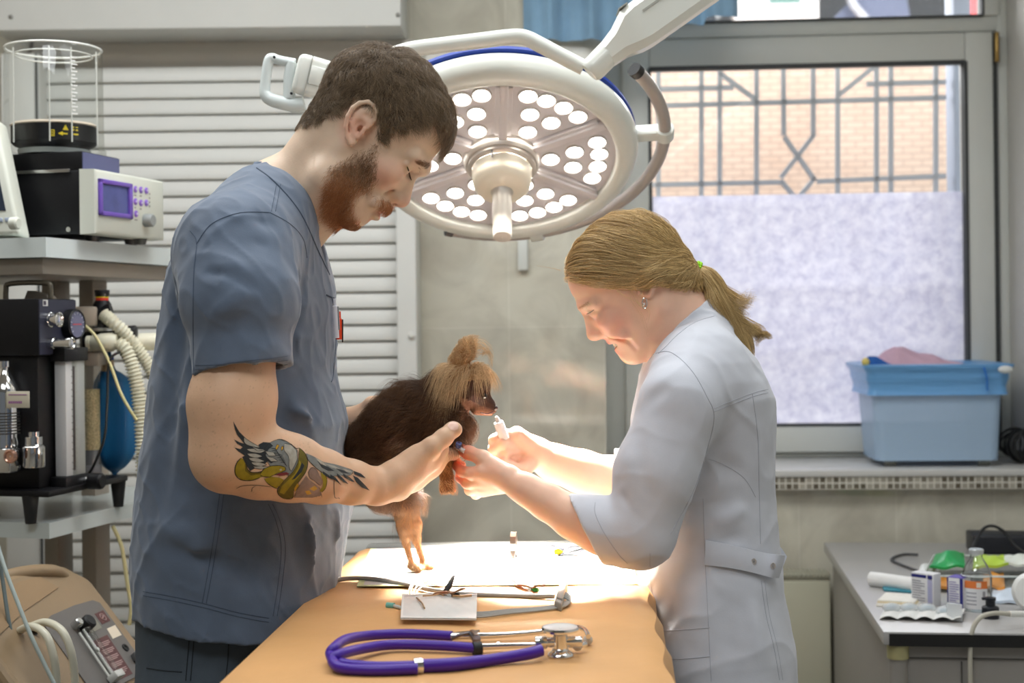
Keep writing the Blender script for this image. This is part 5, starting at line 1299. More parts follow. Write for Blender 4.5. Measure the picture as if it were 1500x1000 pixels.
surf_line(mb, TC, [(968, 924), (1000, 922), (1040, 919)], .0009); surf_line(mb, TC, [(972, 966), (1010, 964), (1041, 961)], .0010); surf_line(mb, TC, [(952, 810), (953, 850), (960, 900)], .0007)
mb.build('seam', M_CSEAM, coat)
# half belt with two snap buttons, standing off at the back
tp_ = [(1033, 790), (1060, 796), (1090, 803), (1118, 810), (1140, 812), (1150, 813)]; bt_ = [(1032, 827), (1060, 830), (1090, 836), (1116, 843), (1132, 846), (1141, 846)]
Gt, Gb = [], []
for (a, b), off in zip(zip(tp_, bt_), (.001, .003, .004, .006, None, None)):
    for p, L_ in ((a, Gt), (b, Gb)):
        h_, n_ = hit(TC, *p)
        if off is None or h_ is None: L_.append(P(p[0], p[1], {1140: 2.115, 1132: 2.115, 1150: 2.13, 1141: 2.13}[p[0]]))
        else: L_.append(h_+n_*off)
Gt = spline(np.array(Gt), np.zeros(6), 8)[0]; Gb = spline(np.array(Gb), np.zeros(6), 8)[0]
mb = MB(); mb.grid(np.array([Gt*(1-t)+Gb*t+np.array([0, -.0022*math.sin(math.pi*t), 0]) for t in np.linspace(0, 1, 7)]), 0, (0, -.0022, 0))
belt = mb.build('belt', M_COAT, coat)
for (x, y) in ((1104, 820), (1132, 827)):
    i = int(np.argmin(abs(proj(Gt*.5+Gb*.5)[0]-x))); c = Gt[i]*.52+Gb[i]*.48+[0, -.005, 0]
    mb = MB(); mb.tube([c+.0042*np.array([math.cos(a)*.75, 0, math.sin(a)]) for a in np.linspace(0, 2*math.pi, 12, endpoint=False)], .0009, n=8, sub=2, closed=True)
    mb.lathe(c, (0, -1, 0), [(.0035, -.0005), (.0028, .0006), (.001, .0008)], 14, 0, False); mb.build('snap_button', mat('snap_metal', (205, 200, 198), rough=.3, metal=.6), belt)
mb = MB(); pk_ = [P(1135, 790, 2.24), P(1146, 804, 2.235), P(1153, 815, 2.23), P(1141, 845, 2.22), P(1130, 838, 2.23)]
mb.prism(pk_, (0, .05, 0)); mb.build('belt_pleat', M_COAT, coat)
# buttons at the throat edge, trousers, shoes
gt_ = Field((.12, 1.95, .03), (.5, 2.55, .86), .008)
for y0 in (2.18, 2.34): gt_.u(cap((.31, y0, .78), (.335, y0, .45), .085, .075), .03); gt_.u(cap((.345, y0, .45), (.35, y0, .1), .08, .07), .03)
sdf_obj('trousers', [gt_.mesh(1)], mat('white_trousers', (214, 214, 220), rough=.8), wom)
for y0 in (2.18, 2.34):
    mb = MB(); mb.sphere((.31, y0, .045), .045, sc=(2.6, 1, .95)); mb.build('shoe', mat('white_shoe', (225, 225, 225), rough=.5), wom)

# ---- hair: drawn back to a tie, then a loose tail
TH = bvh(*whead_smooth); Vh2, Fh2 = whead; Nh2 = vnormals(Vh2, Fh2)
TIE = P(1018, 394, YW); EARW = G_(*px2(935, 424, PW, -1, [(943, 408)])[0])
mid2 = Vh2.copy(); mid2[:, 1] = YW; mx_, my_ = proj(mid2); cx_, cy_ = mx_[Fh2].mean(1), my_[Fh2].mean(1)
hl = [(822, 404), (834, 411), (850, 416), (868, 421), (886, 425), (905, 421), (922, 416), (930, 405), (944, 404), (952, 420), (965, 424), (980, 428), (1000, 430), (1040, 430), (1060, 280), (800, 280), (805, 400)]
wm = inpoly(cx_, cy_, hl)
dhl = np.full(len(cx_), 1e9)
for i_ in range(13):
    a_, b_ = np.array(hl[i_]), np.array(hl[i_+1]); ab_ = b_-a_; t_ = np.clip(((cx_-a_[0])*ab_[0]+(cy_-a_[1])*ab_[1])/(ab_@ab_), 0, 1); dhl = np.minimum(dhl, np.hypot(cx_-a_[0]-t_*ab_[0], cy_-a_[1]-t_*ab_[1]))
wm_in = wm & (dhl > 6)
M_WHB = mat('woman_hair_base', (150, 116, 70), rough=.6, nscale=120, namt=.3)
wcap = capmesh('hair', Vh2, Fh2, Nh2, wm_in, .002, M_WHB, wom); wcap['label'] = 'blonde hair drawn back into a ponytail'
R, N = sample(Vh2, Fh2, 19000, wm)
# more roots along the front hairline
K = 16; n = len(R); side = np.sign(R[:, 1]-YW); S = np.zeros((n, K, 3)); lay = rng.random(n)
ph1 = vnoise(R[:, 0]*0, R[:, 1], R[:, 2], 30, 21)*3
for k in range(K):
    t = k/(K-1); tt = t**.92
    q = R*(1-tt)+TIE*tt
    # hair leaves the forehead backwards, sagging over the temple before it rises to the tie
    sag = np.sin(np.pi*tt)*.012*(1-lay)*(np.abs(R[:, 1]-YW) > .02)
    q[:, 2] -= sag; q[:, 1] += side*np.sin(np.pi*tt)*.02
    out = np.zeros_like(q)
    for i in range(n):
        h_ = TH.find_nearest(Vector(q[i])); p, nn = np.array(h_[0][:]), np.array(h_[1][:])
        ins = np.dot(q[i]-p, nn); lift = .002+.009*lay[i]*math.sin(min(1, tt*3)*1.57)+.014*math.exp(-((p[0]-EARW[0])**2+(p[2]-EARW[2])**2)/.0005)
        out[i] = p+nn*lift if (ins < lift or tt < .86) else q[i]
    if tt > .8:
        w = (tt-.8)/.2; a = rng.normal(size=(n, 3))*0; out = out*(1-w)+(TIE+(R-R.mean(0))*.045)*w
    wave = (.0026*np.sin(ph1*2+tt*12)+.0016*np.sin(ph1*4+tt*24+lay))*math.sin(min(1, tt*4)*1.57)*(1 if tt < .9 else .2)
    out[:, 2] += wave; out[:, 1] += wave*.6*side
    S[:, k] = out
M_WH = hair_mat('woman_hair_strand', (154, 120, 70), (244, 214, 152), .32, .6)
ho = hair('hair_strand', S, .00019, M_WH, wcap, tip=.8); ho['kind'] = 'stuff'
gd_ = np.array([P(*p) for p in ((1018, 394, YW), (1032, 403, YW-.004), (1048, 424, YW-.008), (1060, 450, YW-.012), (1072, 475, YW-.016), (1084, 498, YW-.018), (1094, 516, YW-.02), (1099, 530, YW-.02))])
gd2, _ = spline(gd_, np.zeros(len(gd_)), 6); n = 6000; K = 16
gl2 = np.r_[0, np.cumsum(np.linalg.norm(np.diff(gd2, axis=0), axis=1))]; S = np.zeros((n, K, 3)); o2 = rng.normal(size=(n, 3)); o2 /= np.maximum(1, np.linalg.norm(o2, axis=1, keepdims=True)/1.6); o2 = .62*o2+.62*rng.normal(size=(14, 3))[np.arange(n) % 14]; o2 /= np.maximum(1, np.linalg.norm(o2, axis=1, keepdims=True)/1.5); ln = .55+.45*rng.random(n)**.6
cl = np.arange(n) % 14; cph = rng.random(14)*6.28; cdir = rng.normal(size=(14, 3)); f0 = np.array([9, 9, .22, 9, 9, .36, 9, .5, 9, .46, 9, 9, .60, 9])[cl]; fl_k = f0 < 2; flick = fl_k*(.35+.65*rng.random(n)); ln = np.where(fl_k, np.minimum(1, f0+.28+.12*rng.random(n)), ln)
for k in range(K):
    t = k/(K-1)*ln; L = t*gl2[-1]; q = np.stack([np.interp(L, gl2, gd2[:, d]) for d in range(3)], 1)
    wd = np.interp(t, [0, .12, .45, .8, 1], [.0055, .012, .016, .011, .004])[:, None]
    q = q+o2*np.array([.85, 1, .75])*wd+.0045*cdir[cl]*np.sin(t*8+cph[cl])[:, None]*np.minimum(1, t*2.2)[:, None]
    tf = np.clip(t-f0, 0, 1)[:, None]; q += flick[:, None]*(np.array([.115, 0, .07])*tf+np.array([.02, 0, -.012])*np.sin(tf*12))
    S[:, k] = q
pony = MB(); pr = [.006, .012, .016, .0165, .0145, .011, .007, .002]
pony.tube(gd_, [a*.6 for a in pr], n=16, sub=6); po_ = pony.build('ponytail', M_WHB, wcap)
ho = hair('ponytail_strand', S, .00019, M_WH, po_, tip=.4); ho['kind'] = 'stuff'
# loose wisps by the ear
S = []
for (a, b, c, d) in (((921, 420), (926, 440), (940, 462), (950, 492)), ((924, 424), (936, 445), (950, 455), (948, 470)), ((905, 424), (918, 434), (932, 440), (940, 448)), ((822, 396), (812, 393), (800, 391), (788, 389))):
    q, _ = spline(np.array([P(p[0], p[1], YW-.068) for p in (a, b, c, d)]), np.zeros(4), 5)
    for j in range(5): S.append(q+rng.normal(size=3)*.0012+rng.normal(size=q.shape)*.0003)
hair('stray_hair', np.array(S), .00013, M_WH, wcap)
mb = MB(); tx = unit(P(1026, 397, YW)-P(1010, 390, YW))
e1 = np.array([0, 1., 0]); e2 = np.cross(tx, e1)
for r_ in range(2):
    for a in np.linspace(0, 2*math.pi, 16, endpoint=False): mb.sphere(TIE+tx*(.001+.004*r_)+.0118*(math.cos(a)*e1+math.sin(a)*e2), .0030, n=10)
mb.lathe(TIE+tx*-.002, tx, [(.0105, 0), (.0125, .004), (.0105, .009)], 24)
tag(mb.build('hair_tie', mat('lime_elastic', (160, 220, 40), rough=.5), wom), 'lime green hair tie')
# syringe and cap in her hands
sy = empty('syringe', tuple(P(733, 630, 2.30)), 'white syringe held up in the woman\'s far hand by the dog\'s nose', 'syringe')
a, b = P(730, 618, 2.302), P(745, 660, 2.312); d = unit(b-a)
M_SYR = mat('syringe_plastic', (240, 242, 244), rough=.25)
mb = MB(); mb.lathe(a, d, [(.001, -.001), (.0075, 0), (.0082, .003), (.0082, .030)], 24); mb.build('barrel', M_SYR, sy)
mb = MB(); mb.lathe(a-d*.010, d, [(.002, 0), (.0035, .003), (.0042, .011)], 18); mb.build('tip', M_SYR, sy)
mb = MB(); mb.lathe(a+d*.02, d, [(.0055, 0), (.0055, .008)], 18); mb.build('plunger', M_SYR, sy)
ct_o = empty('cannula', tuple(P(674, 652, 2.17)), 'small blue-capped cannula on the dog\'s foreleg under the woman\'s thumb', 'cannula')
mb = MB(); mb.lathe(P(671, 656, 2.178), unit(np.array([.15, -.4, 1])), [(.0035, 0), (.0048, .002), (.0048, .009), (.003, .0095), (.0028, .006), (.001, .006)], 20); mb.build('cap', mat('cannula_blue', (70, 120, 205), rough=.35), ct_o)
mb = MB(); mb.cyl(P(671, 656, 2.18), P(681, 661, 2.17), .0036, n=14); mb.build('wing', M_SYR, ct_o)
# ================================================================ the dog
YD = 2.235; kD = YD/F
dg = Field((-.30, 2.10, .94), (.02, 2.36, 1.36), .0021)
def B(x, y, Y, r): return ell(P(x, y, Y), np.array([r, r, r])*Y/F)
def K(a, b, ra, rb): return cap(P(*a), P(*b), ra*a[2]/F, rb*b[2]/F)
dg.u(K((548, 652, 2.25), (590, 627, 2.245), 37, 45), 0)
dg.u(K((590, 627, 2.245), (636, 612, 2.24), 45, 40), .02)
dg.u(B(664, 612, 2.238, 22), .02); dg.u(K((636, 600, 2.24), (662, 572, 2.238), 32, 26), .02)
dg.u(K((662, 575, 2.238), (684, 564, 2.236), 27, 29), .012)                 # skull
dg.u(ell(P(691, 566, 2.236), np.array([27, 25, 26])*kD), .01)
dg.u(K((698, 578, 2.236), (716, 592, 2.236), 17, 9.5), .008); dg.u(K((712, 592, 2.236), (722.5, 598.5, 2.236), 9, 5.5), .004)
dg.u(K((700, 597, 2.236), (718, 604, 2.236), 11, 5.0), .005)
for g in (1, -1):
    dg.sub(ell(P(711, 579, 2.236-g*.019), np.array([6, 5, 6])*kD), .004)
    dg.u(K((668, 545, 2.236-g*.018), (684, 515, 2.236-g*.026), 15, 12), .008); dg.u(K((684, 515, 2.236-g*.026), (690, 507, 2.236-g*.024), 12, 7), .006)
    dg.sub(K((688, 530, 2.236-g*.028), (692, 510, 2.236-g*.030), 7, 5), .004)
# hind quarters: thighs, knees pointing forward, hocks, feet on the pad
for g, (kx, ky), (hx, hy), (fx, fy), Yf in ((1, (586, 735), (595, 796), (605, 834), 2.262), (-1, (597, 733), (610, 792), (622, 832), 2.285)):
    Yt = 2.25-g*.022
    dg.u(K((552, 690, Yt), (566, 708, Yt), 34, 28), .02); dg.u(K((566, 708, Yt), (kx, ky, Yt), 27, 12), .014)
    dg.u(K((kx, ky, Yt), (hx-3, hy-25, Yt*.5+Yf*.5), 12, 8), .010); dg.u(K((hx-3, hy-25, Yt*.5+Yf*.5), (hx, hy, Yf), 8, 5), .006)
    dg.u(K((hx, hy, Yf), (fx-2, fy-8, Yf), 4.6, 4.2), .004); dg.u(K((fx-3, fy-5, Yf), (fx+6, fy-3, Yf-.006), 5.4, 5.0), .004)
    for d in (-.008, 0, .008): dg.u(K((fx+4, fy-3, Yf+d), (fx+11, fy-1.5, Yf+d-.002), 3.6, 3.0), .002)
# forelegs: the near one hangs, the far one is held
dg.u(K((655, 625, 2.215), (653, 655, 2.195), 22, 17), .014); dg.u(K((653, 655, 2.195), (648, 680, 2.185), 15, 11), .008); dg.u(K((648, 680, 2.185), (655, 700, 2.185), 10.5, 8.5), .006)
dg.u(K((655, 700, 2.185), (656, 712, 2.182), 9.5, 8.5), .004)
for dx, dY in ((-6, .004), (-1, -.006), (5, -.004), (8, .008)): dg.u(K((655+dx*.8, 709, 2.182+dY), (655+dx*1.2, 718, 2.181+dY), 4.6, 3.8), .002)
dg.u(K((664, 630, 2.235), (662, 662, 2.215), 16, 10), .014); dg.u(K((662, 662, 2.215), (668, 676, 2.200), 9, 6.5), .006); dg.u(K((668, 676, 2.200), (678, 681, 2.196), 6, 5), .004)
dgm = dg.mesh(1)
M_DOG = mat('dog_coat', (70, 44, 28), rough=.75, nscale=90, namt=.25, attr='tint')
dog, VD, FD = sdf_obj('dog', [dgm], M_DOG); tag(dog, 'small shaggy brown dog with blond head hair held up on its hind legs', 'dog')
dx_, dy_ = proj(VD); ND = vnormals(VD, FD)
def regions(px, py):
    """0 trunk, 1 legs, 2 face, 3 blond head, 4 shaved foreleg"""
    r = np.zeros(len(px), int)
    r[(py > 738)] = 1; r[(px > 636) & (py > 655)] = 1
    r[(px > 664) & (py > 648)] = 4
    r[inpoly(px, py, [(668, 552), (700, 556), (716, 548), (740, 560), (740, 625), (690, 612), (676, 590)])] = 2
    r[inpoly(px, py, [(650, 560), (655, 535), (670, 490), (715, 490), (716, 556), (700, 556), (668, 560), (664, 590), (655, 588)])] = 3
    return r
rg = regions(dx_, dy_)
tab_c = np.array([srgb(72, 45, 28)[:3], srgb(120, 80, 48)[:3], srgb(74, 44, 32)[:3], srgb(170, 128, 82)[:3], srgb(214, 150, 118)[:3]])
base = tab_c[rg]
# tan muzzle underside and lips, dark nose
lowm = np.clip((dy_-(586+.42*(dx_-690)))/9, 0, 1)*(rg == 2); base = base*(1-lowm[:, None])+lowm[:, None]*np.array(srgb(176, 128, 98)[:3])
ant = np.clip((dy_-735)/70, 0, 1)*(rg == 1)*(dx_ < 640); base = base*(1-.5*ant[:, None])+.5*ant[:, None]*np.array(srgb(172, 122, 78)[:3])
vcol(dog, 'tint', base)
mb = MB(); mb.sphere(P(724.5, 597.5, 2.236), 5.0*kD, sc=(1, 1.15, .85)); mb.build('nose', mat('dog_nose', (44, 28, 24), rough=.35), dog)
for g in (1, -1):
    mb = MB(); mb.sphere(P(709.5, 579.5, 2.236-g*.019), 4.3*kD); e_ = mb.build('eye', mat('dog_eye', (24, 16, 14), rough=.18, spec=.35), dog)
mb = MB(); mb.tube([P(722, 603, 2.236-.006), P(714, 606, 2.236-.0125), P(704, 604, 2.236-.02)], .0009, n=6, sub=4); mb.build('mouth_line', mat('dog_lip', (92, 52, 44), rough=.5), dog)
M_F0 = hair_mat('fur_brown', (34, 21, 15), (84, 54, 34), .5, .3, (138, 98, 62)); M_F1 = hair_mat('fur_tan', (84, 54, 32), (196, 148, 98), .5, .3)
M_F3 = hair_mat('fur_blond', (172, 136, 94), (240, 210, 164), .45, .4); M_F2 = hair_mat('fur_face', (58, 34, 24), (96, 58, 38), .5, .3); M_FT = hair_mat('fur_muzzle', (140, 96, 70), (196, 148, 114), .5, .3)
def flow(R):
    d = np.tile(np.array([-.9, 0, -.42]), (len(R), 1)); px, py = proj(R)
    lg = (py > 700) | ((px > 630) & (py > 640)); d[lg] = (0.1, 0, -1)
    return d+.8*np.stack([vnoise(R[:, 0], R[:, 1], R[:, 2], 42, s_) for s_ in (31, 32, 33)], 1)+.5*np.stack([vnoise(R[:, 0], R[:, 1], R[:, 2], 110, s_) for s_ in (34, 35, 36)], 1)
def furgrow(R, N, L, K=6, lift=1.1, jit=.25, curl=.06, droop=.1, D=None):
    return strands(R, N, flow(R) if D is None else D, L, K, lift=lift, jit=jit, curl=curl, droop=droop)
fq = dx_[FD].mean(1); fr = dy_[FD].mean(1); rf = regions(fq, fr)
R, N = sample(VD, FD, 36000, rf == 0); px, py = proj(R)
L = np.interp(px, [510, 560, 620, 690], [.016, .019, .022, .024]); L = np.where((px < 600) & (py > 690), .018, L)
L *= 1+.9*((np.abs(px-605) < 26) & (py < 575))
fu = hair('fur', furgrow(R, N, L*(.8+.5*rng.random(len(L)))), .00014, M_F0, dog, tip=.2); fu['kind'] = 'stuff'; fu['label'] = 'dark brown body fur'
R, N = sample(VD, FD, 9000, (rf == 1)); fu = hair('fur', furgrow(R, N, np.where((proj(R)[1] > 785) | ((proj(R)[0] > 630) & (proj(R)[1] > 690)), .0042, .009), lift=.6), .00013, M_F1, dog); fu['label'] = 'tan leg fur'
R, N = sample(VD, FD, 6000, (rf == 2)); px, py = proj(R); lw = (py > 586+.42*(px-690))
D = np.tile(np.array([-.8, 0, -.3]), (len(R), 1))
for m_, M_ in ((lw, M_FT), (~lw, M_F2)):
    S = furgrow(R[m_], N[m_], np.full(m_.sum(), .0035), 4, lift=.25, D=D[m_]); fu = hair('fur', S, .00011, M_, dog); fu['label'] = 'short face fur' if M_ is M_F2 else 'tan muzzle fur'
# feathering under the rump and on the thigh
fm = (rf <= 1) & (fq > 512) & (fq < 600) & (fr > 716) & (fr < 766)
R, N = sample(VD, FD, 1500, fm); D = np.tile(np.array([-.15, 0, -1.]), (len(R), 1)); fu = hair('fur', furgrow(R, N, .012+.016*rng.random(len(R)), 7, lift=.3, jit=.3, curl=.12, D=D), .00013, M_F1, dog); fu['label'] = 'long pale feathering under the rump'
fm = (fq > 590) & (fq < 625) & (fr > 700) & (fr < 745)
if fm.sum() > 10:
    R, N = sample(VD, FD, 160, fm); D = np.tile(np.array([.9, -.2, -.3]), (len(R), 1)); hair('fur', furgrow(R, N, .012+.012*rng.random(len(R)), 7, lift=.5, jit=.4, D=D), .00012, M_F1, dog)
# long blond hair: falls from the parting over the cheeks; ear plumes
crown = P(690, 538, 2.236)
R, N = sample(VD, FD, 3600, rf == 3); px, py = proj(R)
K_ = 9; n = len(R); S = np.zeros((n, K_, 3)); sd = np.sign(R[:, 1]-2.236)
up = py < 533
tgx = np.where(px > 690, 18*rng.random(n), -34+26*rng.random(n)); Lf = np.where(px > 695, .028, .048)*(.55+.6*rng.random(n)); cl = vnoise(R[:, 0], R[:, 1], R[:, 2], 60, 41)
for k in range(K_):
    t = k/(K_-1)
    q = R+N*(.010*math.sin(min(1, t*2.2)*1.57))
    q = q+np.stack([tgx*kD*t*.8+.003*cl*np.sin(t*5+cl*4), sd*.010*t*np.ones(n), -Lf*t**1.25+.006*math.sin(t*3.1)], 1)
    ul = R+N*(.006*t)+np.stack([np.where(px > 695, .020, .006)*t*t+.003*np.sin(cl*9+t*4), sd*.006*t, np.where(px > 695, .012*np.sin(t*2.6)-.014*t*t, .016*t-.010*t*t)], 1)
    S[:, k] = np.where(up[:, None], ul, q)
fu = hair('fur', S, .00020, M_F3, dog); fu['label'] = 'long blond head hair falling over the cheek'; fu['kind'] = 'stuff'
# curled wisps by the ear
S = []
for j in range(26):
    a = np.array([P(704+rng.normal()*3, 520+rng.normal()*4, 2.215), P(713+rng.normal()*2, 514+rng.normal()*3, 2.212), P(719+rng.normal()*2, 522+rng.normal()*4, 2.21), P(719+rng.normal()*3, 538+rng.normal()*4, 2.21)])
    S.append(spline(a, np.zeros(4), 4)[0])
hair('fur', np.array(S), .00017, M_F3, dog)
# toe tufts, claws
R, N = sample(VD, FD, 700, (fr > 824) | ((fq > 636) & (fq < 668) & (fr > 702))); fu = hair('fur', furgrow(R, N, np.full(len(R), .006), D=np.tile(np.array([.5, -.2, -.5]), (len(R), 1))), .00013, hair_mat('fur_paw', (206, 158, 104), (238, 206, 160)), dog); fu['label'] = 'pale paw tufts'
# ================================================================ equipment trolley on the left
Y0 = 2.7
dd_ = np.array([.262, .965, 0]); fd_ = np.array([.965, -.262, 0])
R0 = P(67, 347, Y0); R0z = float(R0[2])
def RP(a, b, z): return np.array([R0[0], R0[1], 0])+a*fd_+b*dd_+z*UZ
def rbox(mb, a0, a1, b0, b1, z0, z1, bev=0, mat_=0): return mb.box(RP(a0, b0, z0), (a1-a0)*fd_, (b1-b0)*dd_, (z1-z0)*UZ, bev, mat_)
def RB(px, py, a=0.0):
    """(b, z) of the point seen at a pixel on the trolley's side plane a"""
    r = P(px, py, 1.0)-np.array([0, 0, HC]); o = RP(a, 0, 0); o[2] = 0
    t = (o[:2] @ fd_[:2])/(r[:2] @ fd_[:2]); q = r*t; return (q[:2]-o[:2]) @ dd_[:2], HC+q[2]
def RA(px, py, b=0.0):
    """(a, z) on the plane facing us at depth b"""
    r = P(px, py, 1.0)-np.array([0, 0, HC]); o = RP(0, b, 0)
    t = (o[:2] @ dd_[:2])/(r[:2] @ dd_[:2]); q = r*t; return (q[:2]-o[:2]) @ fd_[:2], HC+q[2]
M_SHELF = mat('shelf_laminate', (208, 216, 214), rough=.25, nscale=5, namt=.03)
M_TAUPE = mat('taupe_metal', (148, 140, 128), rough=.45, nscale=6, namt=.05)
M_BLK = mat('black_enamel', (15, 15, 18), rough=.45, spec=.35); M_NAVY = mat('navy_panel', (40, 42, 58), rough=.4)
M_IVORY = mat('ivory_silicone', (226, 222, 200), rough=.5); M_BEIGE = mat('device_beige', (208, 210, 198), rough=.45)
zU = R0z; zL = P(70, 766, Y0)[2]
rk = empty('equipment_trolley', tuple(RP(-.3, .28, 0)), 'grey two-shelf equipment trolley carrying the anaesthesia equipment beside the man', 'trolley')
def shelf(z, th):
    mb = MB(); pl = [RP(-.62, 0, z-th), RP(0, 0, z-th), RP(0, .58, z-th), RP(-.62, .58, z-th)]
    mb.prism(pl, (0, 0, th)); return mb
shelf(zU, .038).build('upper_shelf', M_SHELF, rk); shelf(zL, .030).build('lower_shelf', M_SHELF, rk)
mb = MB(); rbox(mb, -.6, -.02, .02, .56, zU-.07, zU-.0385, .003); mb.build('shelf_frame', M_TAUPE, rk)
first = None
for px in (72, 127):
    a, z = RA(px, 560, .40); mb = MB(); rbox(mb, a-.018, a+.018, .40, .46, .0, zU-.07, .003); mb.build('post', M_TAUPE, rk)
a0, z0 = RA(60, 402, .385); a1, _ = RA(136, 402, .385)
mb = MB(); rbox(mb, a0, a1, .385, .40, z0, zU-.07, .002); ap = mb.build('bracket_plate', M_TAUPE, rk)
for px in (66, 130):
    mb = MB(); a, z = RA(px, 387, .385); mb.lathe(RP(a, .385, z), -dd_, [(.006, 0), (.006, .003), (.003, .004)], 14); mb.build('bolt', M_STEEL, ap)
for (a, b) in ((-.58, .05), (-.04, .05), (-.58, .52), (-.04, .52)):
    mb = MB(); mb.cyl(RP(a, b, .0), RP(a, b, .06), .03, n=18, bev=.004); mb.build('caster', M_CAP, rk)
mb = MB(); rbox(mb, -.62, 0, 0.0, .58, .06, .1, .006); mb.build('base_frame', M_TAUPE, rk)

# --- ventilator on the upper shelf
AV = .012
vb0, vz1 = RB(119, 248, AV); vb1, _ = RB(221, 262, AV); _, vz0 = RB(119, 342, AV)
ve = empty('ventilator', tuple(RP(-.12, .2, zU)), 'black and cream anaesthesia ventilator with purple-framed screen and clear bellows on the upper shelf', 'ventilator')
vw = .30
mb = MB(); rbox(mb, AV-vw, AV-.004, vb0+.002, vb1-.002, vz0, vz1, .004); mb.build('body', M_BLK, ve)
mb = MB(); pb = .028
pts = lambda o, ins: [RP(AV+o, vb0+ins, vz0+ins), RP(AV+o, vb1-ins, vz0+ins), RP(AV+o, vb1-ins, vz1-ins), RP(AV+o, vb0+ins, vz1-ins)]
q0, q1 = pts(-.004, -.001), pts(pb, .0); q2 = pts(pb+.004, .006)
mb.add(np.array(q0+q1+q2), [(0, 1, 5, 4), (1, 2, 6, 5), (2, 3, 7, 6), (3, 0, 4, 7), (4, 5, 9, 8), (5, 6, 10, 9), (6, 7, 11, 10), (7, 4, 8, 11), (8, 9, 10, 11), (3, 2, 1, 0)], 0, True)
fp = mb.build('front_panel', M_BEIGE, ve)
ap_ = AV+pb+.004
def vbz(px, py): return RB(px, py, ap_)
def vrect(mb, p0, p1, d0, d1, mt=0, bev=0):
    b0, z1 = vbz(*p0); b1, z0 = vbz(*p1); rbox(mb, ap_+d0, ap_+d1, b0, b1, z0, z1, bev, mt)
bA, zA = vbz(143, 261); bB, zB = vbz(192, 321)
mb = MB()
for (x0_, x1_, y0_, y1_) in ((bA, bA+.011, zB, zA), (bB-.013, bB, zB, zA), (bA, bB, zB, zB+.009), (bA, bB, zA-.009, zA)): rbox(mb, ap_-.001, ap_+.006, x0_, x1_, y0_, y1_, .002)
mb.build('screen_frame', mat('screen_purple', (112, 84, 178), rough=.4), fp)
mb = MB(); rbox(mb, ap_-.0005, ap_+.001, bA+.01, bB-.012, zB+.008, zA-.008)
mb.build('screen', mat('blue_screen', (84, 92, 148), rough=.12, nscale=22, namt=.25), fp)
for (x, y) in ((198, 277), (206, 278), (214, 279), (198, 295), (206, 297), (214, 297), (199, 313)):
    b, z = vbz(x, y); mb = MB(); mb.lathe(RP(ap_-.001, b, z), fd_, [(.0068, 0), (.0068, .003), (.004, .0045), (.001, .0045)], 18); o_ = mb.build('button', mat('button_purple', (140, 106, 196), rough=.4), fp)
    mb = MB(); mb.lathe(RP(ap_+.0036, b, z), fd_, [(.0022, 0), (.0022, .0002)], 10); mb.build('button_mark', mat('mark_white', (235, 230, 245)), o_)
mb = MB()
for (x, y, w_) in ((198, 286, .010), (206, 287, .008), (198, 304, .005), (206, 306, .006), (199, 322, .011)):
    b, z = vbz(x, y); rbox(mb, ap_, ap_+.0004, b-w_/2, b+w_/2, z-.001, z+.001)
for k in range(4):
    b, z = vbz(219, 284+k*6); rbox(mb, ap_, ap_+.0004, b-.002, b+.002, z-.002, z+.002)
mb.build('lettering', mat('print_grey', (120, 116, 112)), fp)
b, z = vbz(213, 323); mb = MB(); mb.lathe(RP(ap_, b, z), fd_, [(.014, 0), (.0135, .016), (.011, .019), (.001, .019)], 28); mb.build('knob', mat('knob_grey', (140, 144, 142), rough=.4), fp)
mb = MB(); aS0, zS0 = RA(14, 256, vb0); aS1, zS1 = RA(103, 247, vb0); rbox(mb, aS0, aS1, vb0-.003, vb0+.01, zS0, zS1, .001); mb.build('lid_strip', M_STEEL, ve)
mb = MB(); a, z = RA(101, 336, vb0); mb.lathe(RP(a, vb0, z), -dd_, [(.0055, 0), (.005, .003), (.001, .003)], 16); mb.build('screw', M_STEEL, ve)
for (a, b) in ((AV-.02, vb0+.07), (AV-.02, vb1-.05), (AV-.18, vb0+.03), (AV-.18, vb1-.05), (AV+.012, vb1-.07)):
    mb = MB(); mb.cyl(RP(a, b, zU), RP(a, b, vz0+.002), .012, .016, n=16); mb.build('foot', M_CAP, ve)
# bellows base and canister
_, vz2 = RB(118, 220, AV); vbE, _ = RB(176, 240, AV)
mb = MB(); rbox(mb, AV-vw+.02, AV-.002, vb0+.006, vbE, vz1, vz2, .003, 0); rbox(mb, AV-.0025, AV-.0005, vb0+.008, vbE-.002, vz1+.002, vz2-.002, 0, 1); mb.build('bellows_base', [M_BLK, mat('slate_glossy', (92, 96, 132), rough=.2)], ve)
bc = .5*(vb0+vbE); ac, _ = RA(79, 150, bc); rcan = .46*(RA(147, 150, bc)[0]-RA(12, 150, bc)[0]); zt1 = RA(79, 72, bc)[1]
cc0 = RP(ac, bc, vz2)
M_ACR = bpy.data.materials.new('clear_acrylic'); M_ACR.use_nodes = True; thin_glass(M_ACR, (.93, .94, .93, 1), .04)
mb = MB(); hh_ = zt1-vz2; mb.lathe(cc0, UZ, [(rcan+.004, 0), (rcan+.004, .012), (rcan, .014), (rcan*.985, hh_-.012), (rcan*.96, hh_), (rcan*.6, hh_+.003), (.001, hh_+.003)], 48, cap=False)
cn_o = mb.build('canister', M_ACR, ve)
mb = MB(); mb.tube([cc0+UZ*(hh_-.001)+rcan*.965*np.array([math.cos(t), math.sin(t), 0]) for t in np.linspace(0, 6.2832, 40, endpoint=False)], .0022, n=8, sub=1, closed=True)
mb.tube([cc0+UZ*(hh_-.014)+rcan*.78*np.array([math.cos(t), math.sin(t), 0]) for t in np.linspace(0, 6.2832, 40, endpoint=False)], .0016, n=8, sub=1, closed=True)
